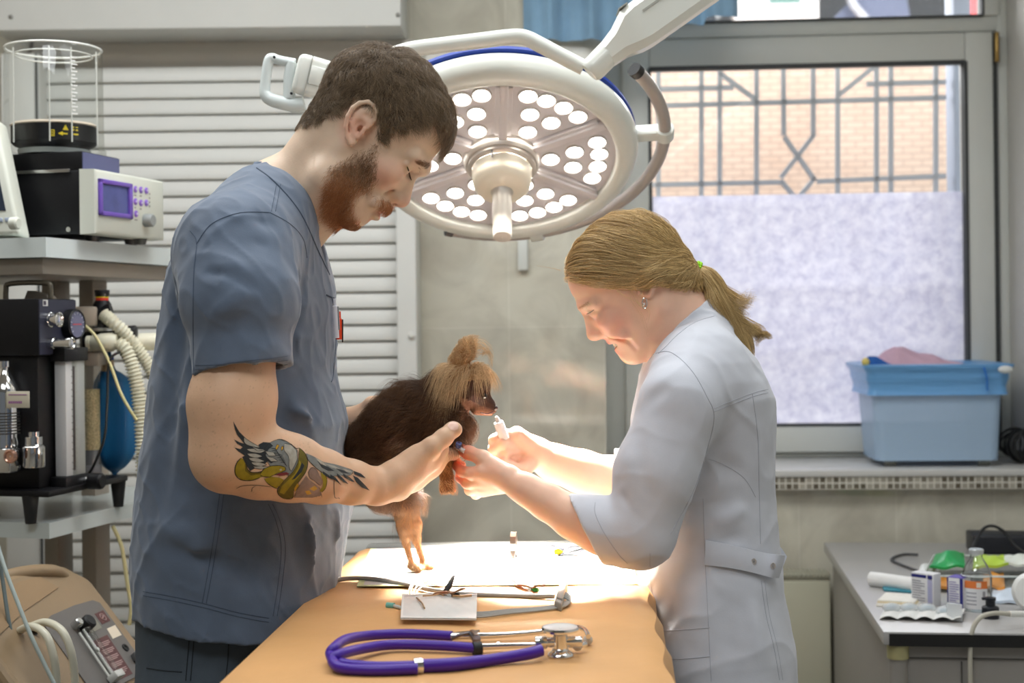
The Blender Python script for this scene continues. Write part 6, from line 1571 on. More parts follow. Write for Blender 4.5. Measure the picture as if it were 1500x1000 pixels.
for t in (-2.2, -1.35, -.9, -.2): c_ = rcan*.97*np.array([math.cos(t), math.sin(t), 0]); mb.tube([cc0+UZ*.02+c_, cc0+UZ*(hh_-.01)+c_*.99], .0016, n=6, sub=1)
mb.build('rim', mat('acrylic_rim', (226, 226, 220), rough=.15), cn_o)
mb = MB()
for k in range(17):
    t = -.92+.02*(k % 2); c_ = (rcan*.99)*np.array([math.cos(t), math.sin(t), 0]); z_ = .075+k*(hh_-.1)/17; tt_ = np.array([-math.sin(t), math.cos(t), 0]); w_ = .013 if k % 2 == 0 else .007
    mb.box(cc0+UZ*z_+c_, tt_*w_, c_*.006, UZ*.0024)
mb.build('scale_mark', mat('scale_white', (232, 232, 228)), cn_o)
mb = MB(); rb_ = rcan*.86; mb.lathe(cc0, UZ, [(.06, .012), (rb_-.006, .02), (rb_, .026), (rb_, .058), (rb_-.003, .060)], 40, 0); mb.lathe(cc0, UZ, [(rb_+.0, .0585), (rb_+.002, .0605), (rb_-.002, .065), (.001, .066)], 40, 1, cap=False)
mb.lathe(cc0, UZ, [(.07, .002), (.072, .012), (.05, .014)], 32, 2)
bl_ = mb.build('bellows', [M_BLK, mat('bellows_rim', (206, 190, 172), rough=.6), mat('bellows_clear', (170, 176, 174), rough=.2)], ve)
M_YEL = mat('warning_yellow', (232, 206, 40), rough=.5)
mb = MB()
def curved(t0, z0_, pts, r=rb_+.0006):
    V = []
    for (u, v) in pts: t = t0+u/r; V.append(cc0+np.array([r*math.cos(t), r*math.sin(t), z0_+v]))
    mb.prism(V, unit(cc0*[1, 1, 0]-np.array([V[0][0], V[0][1], 0]))*-.0006)
tA = -.95
curved(tA, .028, [(-.004, .011), (-.012, .011), (-.012, .0135), (-.022, .009), (-.012, .0045), (-.012, .007), (.02, .007), (.02, .011)] if 0 else [(-.020, .009), (-.010, .0135), (-.010, .0105), (.022, .0105), (.022, .0075), (-.010, .0075), (-.010, .0045)])
curved(tA-.02, .044, [(-.009, 0), (.003, 0), (-.003, .011)])
for (a_, b_) in ((.008, .0), (.016, .0)):
    curved(tA, .044, [(a_, b_), (a_+.005, b_), (a_+.005, b_+.003), (a_, b_+.003)]); curved(tA, .050, [(a_, b_), (a_+.005, b_), (a_+.005, b_+.002), (a_, b_+.002)])
for (x0_, x1_, y0_, y1_) in ((-.034, -.0325, .0, .013), (-.0275, -.026, 0, .013), (-.034, -.026, 0, .0015), (-.034, -.026, .0115, .013), (-.0315, -.0285, .003, .005), (-.0315, -.0285, .007, .009)): curved(tA, .031, [(x0_, y0_), (x1_, y0_), (x1_, y1_), (x0_, y1_)])
mb.build('warning_mark', M_YEL, bl_)

# --- monitor at the left edge of the upper shelf
mo = empty('patient_monitor', tuple(RP(-.13, .03, zU)), 'white patient monitor with dark tilted screen cut off at the left edge', 'monitor')
m0 = RP(-.09, -.0, zU+.002); lean = unit(np.array([0, .30, 1.0])-.20*fd_); wv = -unit(fd_*1.0+dd_*.15)
c_r = P(29, 343, Y0+.02); c_t = P(-6, 172, Y0+.07); up_ = c_t-c_r; nrm = unit(np.cross(up_, wv)); nrm = nrm if nrm[1] < 0 else -nrm
mb = MB(); mb.box(c_r, wv*.28, up_, -nrm*.05, .008, 0, 3); mb.build('housing', M_BEIGE, mo)
mb = MB(); mb.box(c_r+wv*.018+up_*.2+nrm*.0005, wv*.24, up_*.75, nrm*.001); mb.build('screen', mat('monitor_screen', (44, 52, 66), rough=.1), mo)
for k in range(4):
    mb = MB(); mb.box(c_r+wv*(.012+.016*k)+up_*.105, wv*.011, up_*.035, nrm*.003, .001); mb.build('button', mat('monitor_button', (150, 160, 176), rough=.5), mo)
mb = MB(); kc = P(25, 327, Y0+.0); mb.lathe(kc, unit(fd_), [(.012, -.012), (.012, .001), (.009, .004), (.001, .004)], 20); mb.build('knob', M_BEIGE, mo)

# --- anaesthesia machine on the lower shelf
am = empty('anaesthesia_machine', tuple(RP(-.1, .2, zL)), 'black anaesthesia machine with gauge, chrome vaporizer and flowmeter on the lower shelf', 'anaesthesia machine')
AH = -.012
hb0, hz1 = RB(57, 437, AH); hb1, _ = RB(111, 437, AH); _, hz0 = RB(57, 521, AH)
mb = MB(); rbox(mb, AH-.3, AH-.001, hb0, hb1, hz0, hz1, .003, 0); rbox(mb, AH-.002, AH+.0005, hb0+.001, hb1-.001, hz0+.002, hz1-.002, 0, 1); hdm = mb.build('head_unit', [M_BLK, M_NAVY], am)
lb1, _ = RB(86, 600, AH-.005); zB0 = RB(70, 715, AH)[1]
mb = MB(); rbox(mb, AH-.26, AH-.012, hb0+.012, hb1-.01, zB0, hz0, .003); mb.build('cabinet', M_BLK, am)
mb = MB(); rbox(mb, AH-.3, AH+.03, hb0-.02, hb1+.14, zB0-.012, zB0, .003); mb.build('base_plate', M_BLK, am)
for (px, py) in ((54, 735), (199, 702)):
    pass
for (a, b) in ((AH-.02, hb0-.005), (AH+.015, hb1+.125), (AH-.28, hb0-.005), (AH-.28, hb1+.12)):
    mb = MB(); mb.cyl(RP(a, b, zL), RP(a, b, zB0-.01), .010, .016, n=16); mb.build('foot', M_CAP, am)
def hp_(px, py): b, z = RB(px, py, AH+.001); return RP(AH+.001, b, z)
mb = MB(); c_ = hp_(102, 475); mb.lathe(c_, fd_, [(.030, -.001), (.030, .016), (.027, .019), (.0255, .0165)], 36); gau = mb.build('pressure_gauge', M_BLK, hdm)
mb = MB(); mb.lathe(c_, fd_, [(.026, .0166), (.001, .0168)], 36, cap=False); mb.build('dial', mat('dial_face', (96, 98, 122), rough=.2), gau)
mb = MB(); g0 = c_+.0175*fd_; mb.box(g0-.0008*UZ-.016*dd_, .030*dd_, .0008*fd_, .0016*UZ); mb.build('needle', mat('needle_red', (214, 60, 72)), gau)
mb = MB()
for k in range(11):
    t = math.radians(-40+26*k); e_ = math.cos(t)*dd_+math.sin(t)*UZ; f_ = np.cross(fd_, e_); mb.box(g0+.0195*e_-.0006*f_, .004*e_, .0012*f_, .0005*fd_)
mb.build('scale_mark', mat('scale_pale', (196, 198, 206)), gau)
for (x, y, L_, nm) in ((71, 468, .024, 'push_valve'), (72, 503, .05, 'oxygen_fitting')):
    c_ = hp_(x, y); mb = MB(); r_ = .0145 if L_ < .03 else .0115
    mb.lathe(c_, fd_, [(r_, -.002), (r_, L_*.25), (r_*.86, L_*.28), (r_*.86, L_*.8), (r_, L_*.82), (r_, L_), (r_*.8, L_+.001), (r_*.6, L_-.001), (r_*.3, L_), (.001, L_)], 28, cap=False); mb.build(nm, M_CHROME, hdm)
mb = MB(); c_ = hp_(63, 448); mb.box(c_-.001*fd_, .016*dd_, .0012*fd_, .012*UZ); lb = mb.build('label_plate', mat('label_white', (214, 212, 208)), hdm)
mb = MB()
for k in range(3): mb.box(c_+(.0015+.003*k)*dd_+.0003*fd_+.002*UZ, .002*dd_, .0005*fd_, .008*UZ)
mb.build('lettering', mat('ink_dark', (60, 50, 70)), lb)
mb = MB(); aH0, zH0 = RA(9, 437, hb0+.05); aH1, _ = RA(74, 437, hb0+.05); zH1 = RA(40, 415, hb0+.05)[1]
mb.tube([RP(aH0, hb0+.05, zH0-.01), RP(aH0, hb0+.05, zH1-.012), RP(aH0+.010, hb0+.05, zH1), RP(aH1-.010, hb0+.05, zH1), RP(aH1, hb0+.05, zH1-.012), RP(aH1, hb0+.05, zH0-.01)], .0052, n=12, sub=4); mb.build('handle', mat('handle_olive', (92, 86, 74), rough=.4, metal=.4), hdm)
mb = MB(); a, z = RA(48, 437, hb0+.09); mb.prism([RP(a-.02, hb0+.09, hz1), RP(a+.035, hb0+.09, hz1), RP(a+.03, hb0+.09, hz1+.008), RP(a-.012, hb0+.09, hz1+.018)], .03*dd_); mb.build('regulator_block', M_TAUPE, hdm)
# vaporizer
va = AH-.075; vb_ = hb0-.012
def va_(px, py, b=vb_): a, z = RA(px, py, b); return a, z
ax_, zv0 = va_(8, 690); _, zv1 = va_(8, 655); _, zv2 = va_(8, 562); _, zv3 = va_(8, 538)
vo = MB(); vc = RP(ax_, vb_, 0); kx = (RA(27, 600, vb_)[0]-RA(8, 600, vb_)[0])
vo.lathe(vc, UZ, [(kx*1.0, zv1-.002), (kx*1.05, zv1+.01), (kx*.98, zv1+.02), (kx*.98, zv2-.02), (kx*.92, zv2-.008), (kx*.6, zv2+.01), (kx*.32, zv3-.006), (kx*.3, zv3), (kx*.42, zv3+.001), (kx*.42, zv3+.012), (kx*.3, zv3+.014), (.001, zv3+.014)], 36, cap=False)
vap = vo.build('vaporizer', M_CHROME, am)
mb = MB()
for k in range(8): mb.lathe(vc, UZ, [(kx*.985, zv1+.026+k*.0055), (kx*.99, zv1+.0262+k*.0055), (kx*.985, zv1+.0285+k*.0055)], 36, cap=False)
mb.build('scale_ring', mat('scale_dark', (90, 86, 82), rough=.3, metal=.7), vap)
mb = MB(); s_ = kx*1.25; mb.box(vc-s_*fd_-s_*dd_+UZ*zv0, 2*s_*fd_, 2*s_*dd_, UZ*(zv1-zv0), .004); mb.build('valve_block', M_CHROME, vap)
mb = MB(); c_ = RP(RA(16, 668, vb_-s_)[0], vb_-s_, RA(16, 668, vb_-s_)[1]); mb.lathe(c_, -dd_, [(.0135, -.001), (.0135, .004), (.010, .006), (.008, .003), (.001, .002)], 28, cap=False); mb.build('sight_glass', mat('copper_glass', (214, 168, 146), rough=.15, metal=.8), vap)
mb = MB(); c_ = RP(RA(50, 684, vb_)[0], vb_, RA(50, 684, vb_)[1]); h_ = RA(50, 632, vb_)[1]-c_[2]
mb.lathe(c_, UZ, [(.019, 0), (.0205, .003), (.0205, h_*.58), (.0185, h_*.6), (.0185, h_*.62), (.016, h_*.64), (.016, h_*.86), (.010, h_*.88), (.010, h_), (.001, h_)], 30, cap=False); mb.build('filler_cap', M_CHROME, vap)
mb = MB(); a, z = RA(10, 597, vb_-.03); a1, z1 = RA(43, 573, vb_-.03); rbox(mb, a, a1, vb_-.031, vb_-.029, z, z1, .0008); lb = mb.build('label_plate', mat('label_cream', (206, 198, 178)), vap)
mb = MB(); rbox(mb, a+.005, a1-.005, vb_-.0316, vb_-.031, z1-.007, z1-.0055)
for k in range(7): rbox(mb, a+.005+.0042*k, a+.0078+.0042*k, vb_-.0316, vb_-.031, z+.008, z+.0125)
mb.build('lettering', mat('ink_violet', (150, 90, 150)), lb)
# flowmeter
fb0, fz1 = RB(96, 529, AH+.02); fb1, _ = RB(124, 529, AH+.02); _, fz0 = RB(98, 698, AH+.02)
mb = MB(); rbox(mb, AH-.005, AH+.02, fb0, fb1, fz0, fz1, .002, 0); fm_ = mb.build('flowmeter', mat('flow_white', (212, 210, 208), rough=.25), am)
mb = MB(); rbox(mb, AH+.0202, AH+.026, fb0+.02, fb1-.002, fz0, fz1, .002); mb.build('clear_cover', M_ACR, fm_)
mb = MB(); rbox(mb, AH+.020, AH+.0225, fb0+.024, fb0+.028, fz0+.01, fz1-.01, .001, 0); 
for k in range(16): rbox(mb, AH+.0200, AH+.0206, fb0+.019, fb0+.0225, fz0+.012+k*(fz1-fz0-.03)/15, fz0+.0135+k*(fz1-fz0-.03)/15)
mb.build('float_tube', mat('tube_dark', (90, 78, 76), rough=.3), fm_)
for z0_, z1_ in ((fz1, fz1+.026), (fz0-.03, fz0)):
    mb = MB(); rbox(mb, AH-.008, AH+.026, fb0-.012, fb1+.004, z0_, z1_, .002); mb.build('end_block', M_BLK, fm_)
c_ = RP(AH+.026, fb1-.012, fz0-.014); mb = MB(); mb.lathe(c_, fd_, [(.009, 0), (.009, .010), (.007, .011)], 20, 0); mb.lathe(c_+.011*fd_, fd_, [(.0165, 0), (.0165, .024), (.013, .028), (.001, .028)], 10, 1); mb.build('needle_valve', [M_CHROME, M_BLK], fm_)
# absorber jar
def YP(px, py, Y): return P(px, py, Y)
YA = 2.93
c_ = YP(133, 690, YA); r_ = M(15, YA); h_ = YP(133, 532, YA)[2]-c_[2]
mb = MB(); mb.lathe(c_, UZ, [(r_, 0), (r_, h_)], 30, cap=False); aj = mb.build('absorber_jar', M_ACR, am)
M_GRAN = mat('soda_lime', (216, 196, 150), rough=.9, nscale=260, namt=.35, bump=.8, bscale=260)
mb = MB(); zg0, zg1 = YP(133, 658, YA)[2]-c_[2], YP(133, 570, YA)[2]-c_[2]; mb.lathe(c_, UZ, [(r_*.95, zg0), (r_*.95, zg1)], 30); go_ = mb.build('granules', M_GRAN, aj); go_['kind'] = 'stuff'
mb = MB(); mb.lathe(c_, UZ, [(r_*1.05, -.004), (r_*1.05, .012), (r_*.9, .014), (r_*.9, zg0)], 30); mb.build('jar_base', mat('jar_smoke', (120, 122, 126), rough=.25), aj)
mb = MB(); mb.box(YP(112, 535, YA)-[0, .03, 0], YP(151, 535, YA)-YP(112, 535, YA), (0, .07, 0), YP(112, 515, YA)-YP(112, 535, YA), .004); M_ABS = mat('absorber_taupe', (176, 164, 148), rough=.45); mb.build('jar_lid', M_ABS, aj); mb = MB()
mb.box(YP(112, 478, YA)-[0, .03, 0], YP(147, 478, YA)-YP(112, 478, YA), (0, .06, 0), YP(112, 449, YA)-YP(112, 478, YA), .006); mb.build('absorber_head', M_ABS, am)
mb = MB(); mb.cyl(YP(115, 482, YA-.02), YP(152, 480, YA-.02), .010, n=16, bev=.001); mb.cyl(YP(148, 480, YA-.02), YP(155, 480, YA-.02), .013, n=18); mb.build('clear_port', M_ACR, am)
mb = MB(); mb.cyl(YP(118, 500, YA), YP(190, 497, YA+.04), .020, n=20, bev=.003); mb.cyl(YP(165, 485, YA), YP(192, 528, YA), .013, n=16); mb.cyl(YP(185, 487, YA), YP(200, 486, YA), .014, n=16, bev=.002); mb.build('valve_manifold', M_BLK, am)
mb = MB(); c_ = YP(150, 470, YA)
zz = lambda y: YP(150, y, YA)[2]-c_[2]
mb.lathe(c_, UZ, [(.020, zz(480)), (.022, zz(462)), (.018, zz(445)), (.0135, zz(440))], 26, 0); mb.lathe(c_, UZ, [(.013, zz(440)), (.0132, zz(436))], 26, 1); mb.lathe(c_, UZ, [(.0135, zz(436)), (.0138, zz(434.5))], 26, 2)
mb.lathe(c_, UZ, [(.013, zz(434.5)), (.0145, zz(432)), (.0155, zz(426)), (.0145, zz(424.5)), (.001, zz(424.5))], 26, 0); mb.cyl(YP(150, 456, YA-.01), YP(163, 452, YA-.01), .012, n=16); mb.build('pop_off_valve', [M_BLK, mat('ring_red', (206, 50, 40)), M_YEL], am)
def corr(mb, pts, r, pitch=.0075, mat_=0):
    q, _ = spline(np.asarray(pts), np.zeros(len(pts)), 24); L = np.r_[0, np.cumsum(np.linalg.norm(np.diff(q, axis=0), axis=1))]; n_ = int(L[-1]/(pitch/4)); t = np.linspace(0, L[-1], n_)
    Q = np.stack([np.interp(t, L, q[:, d]) for d in range(3)], 1); rr = r*(1+.17*np.clip(np.sin(t/pitch*2*math.pi)*1.4, -1, 1)); mb.tube(Q, rr, n=16, sub=1, mat=mat_)
mb = MB(); mb.lathe(YP(128, 503, YA-.03), unit(YP(175, 500, YA-.03)-YP(128, 503, YA-.03)), [(.016, 0), (.016, .007), (.014, .008), (.017, .012), (.0175, .026), (.019, .028), (.0195, .052), (.017, .056), (.015, .062)], 24); o_ = mb.build('hose_cuff', M_IVORY, am)
mb = MB(); corr(mb, [YP(172, 502, YA-.03), YP(186, 515, YA-.03), YP(200, 560, YA-.03), YP(207, 620, YA-.03), YP(210, 690, YA-.03), YP(213, 740, YA-.02)], .0135); mb.build('breathing_hose', M_IVORY, am)
mb = MB(); mb.cyl(YP(192, 501, YA+.02), YP(240, 500, YA+.04), .0185, n=22, bev=.003); mb.build('hose_cuff', M_IVORY, am)
mb = MB(); corr(mb, [YP(152, 460, YA-.02), YP(168, 474, YA-.03), YP(182, 487, YA-.02), YP(196, 505, YA), YP(220, 540, YA+.02), YP(245, 600, YA+.03)], .0125); mb.build('breathing_hose', M_IVORY, am)
mb = MB(); mb.tube([YP(118, 472, YA-.05), YP(138, 490, YA-.06), YP(160, 530, YA-.06), YP(178, 578, YA-.06), YP(200, 615, YA-.05)], .0032, n=10, sub=6); M_SL = mat('line_cream', (226, 214, 160), rough=.4); mb.build('sampling_line', M_SL, am); mb = MB(); mb.tube([YP(165, 770, YA), YP(178, 800, YA), YP(186, 850, YA), YP(192, 890, YA), YP(189, 915, YA)], .0042, n=10, sub=6); mb.build('sampling_line', M_SL, am)
mb = MB(); mb.tube([YP(176, 515, YA-.05), YP(160, 530, YA-.06), YP(157, 590, YA-.06), YP(153, 640, YA-.06), YP(138, 680, YA-.05), YP(131, 692, YA-.04)], .0028, n=10, sub=6); mb.build('pilot_line', M_CAP, am)
# breathing bag
mb = MB(); YB = 2.97; bx = [(157, 512, 5), (158, 522, 6), (159, 540, 10), (162, 547, 17), (166, 560, 27), (168, 580, 31), (169, 610, 32), (169, 640, 32), (168, 665, 28), (168, 682, 17), (168, 690, 7), (168, 695, 3.2), (168, 703, 3.2), (168, 708, 3.2)]
rows_ = []
for (x, y, r) in bx:
    c_ = YP(x, y, YB); row_ = []
    for t in np.linspace(0, 2*math.pi, 48, endpoint=False):
        k_ = 1+.05*math.cos(6*t)*min(1, (r-3)/25) if r > 12 else 1
        row_.append(c_+M(r, YB)*k_*np.array([math.cos(t), .8*math.sin(t), 0]))
    rows_.append(row_)
A_ = np.array(rows_); from_n = len(bx)
A2 = []
for j in range(48): A2.append(spline(A_[:, j], np.zeros(from_n), 5)[0])
A2 = np.array(A2).transpose(1, 0, 2); V = A2.reshape(-1, 3); m_ = len(A2); Fc = [(i*48+j, i*48+(j+1) % 48, (i+1)*48+(j+1) % 48, (i+1)*48+j) for i in range(m_-1) for j in range(48)]+[tuple((m_-1)*48+j for j in range(48))]
mb.add(V, Fc, 0); bag = mb.build('breathing_bag', mat('bag_blue', (24, 96, 146), rough=.38, nscale=8, namt=.08), am); bag['label'] = 'blue rubber breathing bag'
mb = MB(); mb.lathe(YP(158, 545, YB), UZ, [(.014, 0), (.013, .02), (.011, .03)], 22, 0); mb.lathe(YP(158, 527, YB), UZ, [(.0125, 0), (.0125, .006)], 22, 1); mb.build('bag_neck', [mat('neck_tan', (206, 176, 140), rough=.5), mat('band_blue', (40, 60, 140), rough=.5)], bag)

# --- oxygen concentrator on the floor
oc_c = P(60, 950, 2.55)
M_OC = mat('concentrator_tan', (146, 124, 95), rough=.5, nscale=5, namt=.04); M_OCD = mat('concentrator_panel', (104, 100, 96), rough=.5)
oc = empty('oxygen_concentrator', (float(oc_c[0]), 2.6, 0), 'tan oxygen concentrator with grey sloping control panel standing lower left', 'oxygen concentrator')
# side profile runs along the slope; the body is a loft of it across its width
e1 = unit(np.array([.80, .60, 0])); e2 = unit(np.array([-.60, .80, 0])); e2 = -e2    # e1: down the slope, e2: towards us
# a front plane through four seen corners of the control panel
cA, cB, cC, cD = P(57, 908, 2.50), P(142, 880, 2.70), P(216, 982, 2.66), P(132, 1012, 2.46)
def cp(u, v, d=0):
    """point on the panel plane: u along the top edge, v down the slope"""
    p = (cA*(1-u)+cB*u)*(1-v)+(cD*(1-u)+cC*u)*v; return p+d*PN
PN = unit(np.cross(cB-cA, cD-cA)); PN = PN if PN[1] < 0 else -PN
body = [cp(-.75, -.52), cp(-.4, -.66), cp(.45, -.66), cp(.9, -.58), cp(1.16, -.3), cp(1.18, .2), cp(1.2, 1.12), cp(-.85, 1.12), cp(-.85, -.2)]
mb = MB(); mb.prism(body, -PN*.05, 0)
ft_ = [cp(-.85, 1.12), cp(1.2, 1.12)]
low = [np.array([p[0], p[1], .0])+np.array([.0, .0, .04]) for p in (cp(-.85, -.3), cp(1.15, -.3), cp(1.2, 1.12), cp(-.85, 1.12))]
topq = [cp(-.85, -.3, -.02), cp(1.15, -.3, -.02), cp(1.2, 1.12, -.012), cp(-.85, 1.12, -.012)]
mb.add(np.array(low+topq), [(0, 1, 5, 4), (1, 2, 6, 5), (2, 3, 7, 6), (3, 0, 4, 7), (4, 5, 6, 7), (3, 2, 1, 0)], 0, False)
ocb = mb.build('body', M_OC, oc)
bv = ocb.modifiers.new('bevel', 'BEVEL'); bv.width = .014; bv.segments = 3; bv.limit_method = 'ANGLE'; bv.angle_limit = math.radians(30)
mb = MB(); mb.prism([cp(.0, .06, .001), cp(.18, .0, .001), cp(.6, -.03, .001), cp(.92, -.02, .001), cp(1, .04, .001), cp(1, 1, .001), cp(0.04, 1.1, .001), cp(0, 1.05, .001)], PN*.002); pn_ = mb.build('control_panel', M_OCD, oc)
# handle opening and arch
mb = MB(); mb.tube([P(-20, 860, 2.52), P(10, 845, 2.55), P(45, 838, 2.6), P(80, 838, 2.66), P(95, 850, 2.7)], [.012, .013, .0135, .0135, .014], n=14, sub=5); mb.build('handle', M_OC, oc)
mb = MB(); mb.prism([cp(-.62, -.36, .001), cp(.1, -.52, .001), cp(.42, -.5, .001), cp(.56, -.3, .001), cp(-.1, -.16, .001), cp(-.62, .02, .001)], PN*.0015); mb.build('handle_recess', mat('recess_brown', (150, 124, 92), rough=.6), oc)
# flow tube, knob, labels, switch
mb = MB(); mb.tube([cp(.40, .33, .014), cp(.36, 1.0, .014)], .012, n=16, sub=1); ftb = mb.build('flow_tube', M_ACR, pn_)
mb = MB(); mb.tube([cp(.43, .30, .008), cp(.40, 1.0, .006)], .0022, n=8, sub=1); mb.tube([cp(.33, .33, .010), cp(.30, .98, .010)], .0022, n=8, sub=1); mb.sphere(cp(.38, .6, .014), .004, n=12); mb.box(cp(.29, .93, .004), cp(.43, .93, .004)-cp(.29, .93, .004), cp(.29, 1.02, .004)-cp(.29, .93, .004), PN*.022, .003); mb.build('tube_end', mat('flow_clear', (206, 206, 200), rough=.15), ftb)
mb = MB(); mb.lathe(cp(.50, .26, .002), PN, [(.014, 0), (.014, .020), (.011, .023), (.001, .023)], 14, 0); mb.lathe(cp(.38, .22, .002), PN, [(.009, 0), (.009, .016), (.007, .018), (.001, .018)], 16, 1); mb.build('knob', [M_CAP, M_STEEL], pn_)
mb = MB(); mb.prism([cp(.56, .19, .0025), cp(.76, .20, .0025), cp(.76, .34, .0025), cp(.56, .36, .0025)], PN*.001); mb.build('display_window', mat('display_olive', (128, 126, 112), rough=.3), pn_)
M_MAR = mat('label_maroon', (92, 56, 54), rough=.6); M_LTX = mat('label_text', (168, 140, 136), rough=.6)
mb = MB(); mb.prism([cp(.50, .46, .0028), cp(.76, .44, .0028), cp(.72, .98, .0028), cp(.45, 1.0, .0028)], PN*.0008); l_ = mb.build('instruction_label', M_MAR, pn_)
mb = MB()
for k in range(5):
    v = .51+.092*k
    for j in range(3): mb.prism([cp(.52-.006*k, v+.022*j, .0038), cp(.52-.006*k+.2-.04*(j == 2), v-.006+.022*j, .0038), cp(.52-.006*k+.2-.04*(j == 2), v+.006+.022*j, .0038), cp(.52-.006*k, v+.012+.022*j, .0038)], PN*.0004)
mb.build('lettering', M_LTX, l_)
mb = MB(); mb.prism([cp(.80, .15, .0028), cp(.96, .14, .0028), cp(.96, .29, .0028), cp(.80, .30, .0028)], PN*.0008); l_ = mb.build('symbol_label', M_MAR, pn_)
mb = MB(); c_ = cp(.88, .22, .0042); ee = unit(cp(1, .22)-cp(0, .22)); ef = np.cross(PN, ee); mb.tube([c_+.0075*(math.cos(t)*ee+math.sin(t)*ef) for t in np.linspace(0, 6.2832, 20, endpoint=False)], .0008, n=6, sub=1, closed=True); mb.tube([c_-.006*ee-.003*ef, c_+.006*ee+.003*ef], .0012, n=6, sub=1); mb.tube([c_-.004*ee+.004*ef, c_+.004*ee+.0*ef], .0012, n=6, sub=1); mb.build('symbol', M_LTX, l_)
mb = MB(); mb.prism([cp(.82, .37, .0028), cp(1.0-.02, .36, .0028), cp(.97, .5, .0028), cp(.80, .51, .0028)], PN*.0008); mb.build('sticker', mat('sticker_cream', (226, 212, 190), rough=.6), pn_)
mb = MB(); mb.lathe(cp(.89, .66, .002), PN, [(.008, 0), (.008, .003), (.005, .003), (.004, .001)], 20, 0); mb.build('gauge_port', M_CAP, pn_)
mb = MB(); mb.box(cp(.88, .76, .002), cp(.97, .78, .002)-cp(.88, .76, .002), cp(.85, .86, .002)-cp(.88, .76, .002), PN*.012, .003); mb.build('power_switch', mat('switch_dark', (70, 70, 70), rough=.4), pn_)
for (x, y, Y) in ((6, 920, 2.47), (30, 910, 2.5)):
    c_ = P(x, y, Y); mb = MB(); mb.prism([c_, c_+.024*unit(cA-c_*0-cA+(cB-cA)), c_+.024*unit(cB-cA)-.018*UZ+.006*unit(cD-cA), c_-.018*UZ+.006*unit(cD-cA)], PN*.003); mb.build('port_label', M_MAR, oc)
for (x, y) in ((24, 928), (46, 927)):
    c_ = P(x, y, 2.46); mb = MB(); mb.lathe(c_, PN, [(.011, -.02), (.011, .004), (.007, .006), (.007, .014), (.001, .014)], 18); mb.build('outlet_fitting', mat('fitting_dark', (66, 60, 54), rough=.4, metal=.5), oc)
M_TUBE = mat('oxygen_tube', (214, 210, 190), rough=.35, coat=.2)
for pts in ([(24, 926, 2.44), (45, 917, 2.40), (66, 928, 2.37), (77, 955, 2.36), (82, 985, 2.36), (84, 1030, 2.36)], [(48, 916, 2.44), (68, 911, 2.42), (90, 923, 2.39), (103, 950, 2.38), (109, 985, 2.38), (111, 1030, 2.38)]):
    mb = MB(); mb.tube([P(*p) for p in pts], .0066, n=14, sub=6); tag(mb.build('oxygen_tube', M_TUBE), 'pale oxygen tube looping from the concentrator, ' + ('the lower of the two' if pts[0][0] == 24 else 'the higher of the two'), 'tube', 'oxygen tubes')
for pts, c_, nm in (([(-6, 790, 2.42), (8, 835, 2.4), (25, 880, 2.38), (45, 930, 2.36), (64, 970, 2.35), (84, 1010, 2.34)], (168, 180, 176), 'pale thin cable hanging in front of the concentrator'), ([(-4, 800, 2.45), (4, 850, 2.44), (12, 905, 2.42), (22, 955, 2.41), (32, 1010, 2.4)], (104, 116, 116), 'dark grey thin cable hanging at the left edge of the concentrator')):
    mb = MB(); mb.tube([P(*p) for p in pts], .0036, n=10, sub=5); tag(mb.build('hanging_cable', mat('hang_'+str(c_[0]), c_, rough=.45)), nm, 'cable', 'cables hanging by the concentrator')
# ================================================================ desk, sill and what stands on them
ZD = .735
def DK(px, py, dz=0): return PZ(px, py, ZD+dz)
dA = DK(1294, 925); dB = DK(1207, 794); dl = unit(dB-dA); dr = np.array([dl[1], -dl[0], 0]); dlen = np.linalg.norm(dB-dA)
M_LAM = mat('desk_laminate', (176, 174, 172), rough=.28, nscale=4, namt=.04); M_DCAB = mat('desk_cabinet', (150, 146, 140), rough=.5, nscale=4, namt=.04)
dk = empty('desk', tuple(dA+.4*dr+.5*dl-ZD*UZ), 'grey laminate desk with black front edge under the window at right', 'desk')
mb = MB(); mb.box(dA-.026*UZ+.0*dr, .62*dr, dlen*dl, .026*UZ, .002, 0); mb.build('desktop', M_LAM, dk)
mb = MB(); mb.box(dA+.011*dr-.004*dl-.027*UZ, .609*dr, .006*dl, .0235*UZ, 0); mb.build('edge_strip', mat('edge_black', (26, 26, 27), rough=.5), dk)
mb = MB(); mb.box(dA+.022*dr+.02*dl-(ZD)*UZ, .59*dr, (dlen-.03)*dl, (ZD-.027)*UZ, .004)
mb.box(dA+.044*dr+.016*dl-.055*UZ, .56*dr, .006*dl, .002*UZ, 0, 1); mb.box(dA+.042*dr+.016*dl-ZD*UZ, .002*dr, .006*dl, (ZD-.03)*UZ, 0, 1); mb.box(dA+.15*dr+.016*dl-ZD*UZ, .002*dr, .006*dl, (ZD-.06)*UZ, 0, 1)
mb.build('carcass', [M_DCAB, mat('gap_grey', (84, 82, 78))], dk)
mb = MB(); mb.cyl(dA+.03*dr+.02*dl-.04*UZ, dA+.03*dr+.02*dl-ZD*UZ, .018, n=20); mb.cyl(dA+.03*dr+.02*dl-.028*UZ, dA+.03*dr+.02*dl-.055*UZ, .021, n=20, mat=1); mb.build('corner_post', [M_DCAB, mat('post_cap', (170, 164, 120), rough=.5)], dk)
# right-hand things
def up(px, py, ybase): """height of py above the base pixel"""; p = DK(px, ybase); return (ybase-py)*p[1]/F
M_PAPER = mat('paper_white', (236, 236, 234), rough=.7); M_CARD = mat('carton_white', (226, 226, 228), rough=.6); M_NVY = mat('print_navy', (38, 42, 120), rough=.5); M_TXT = mat('print_text', (130, 132, 145), rough=.6); M_PUR = mat('print_purple', (96, 80, 168), rough=.5)
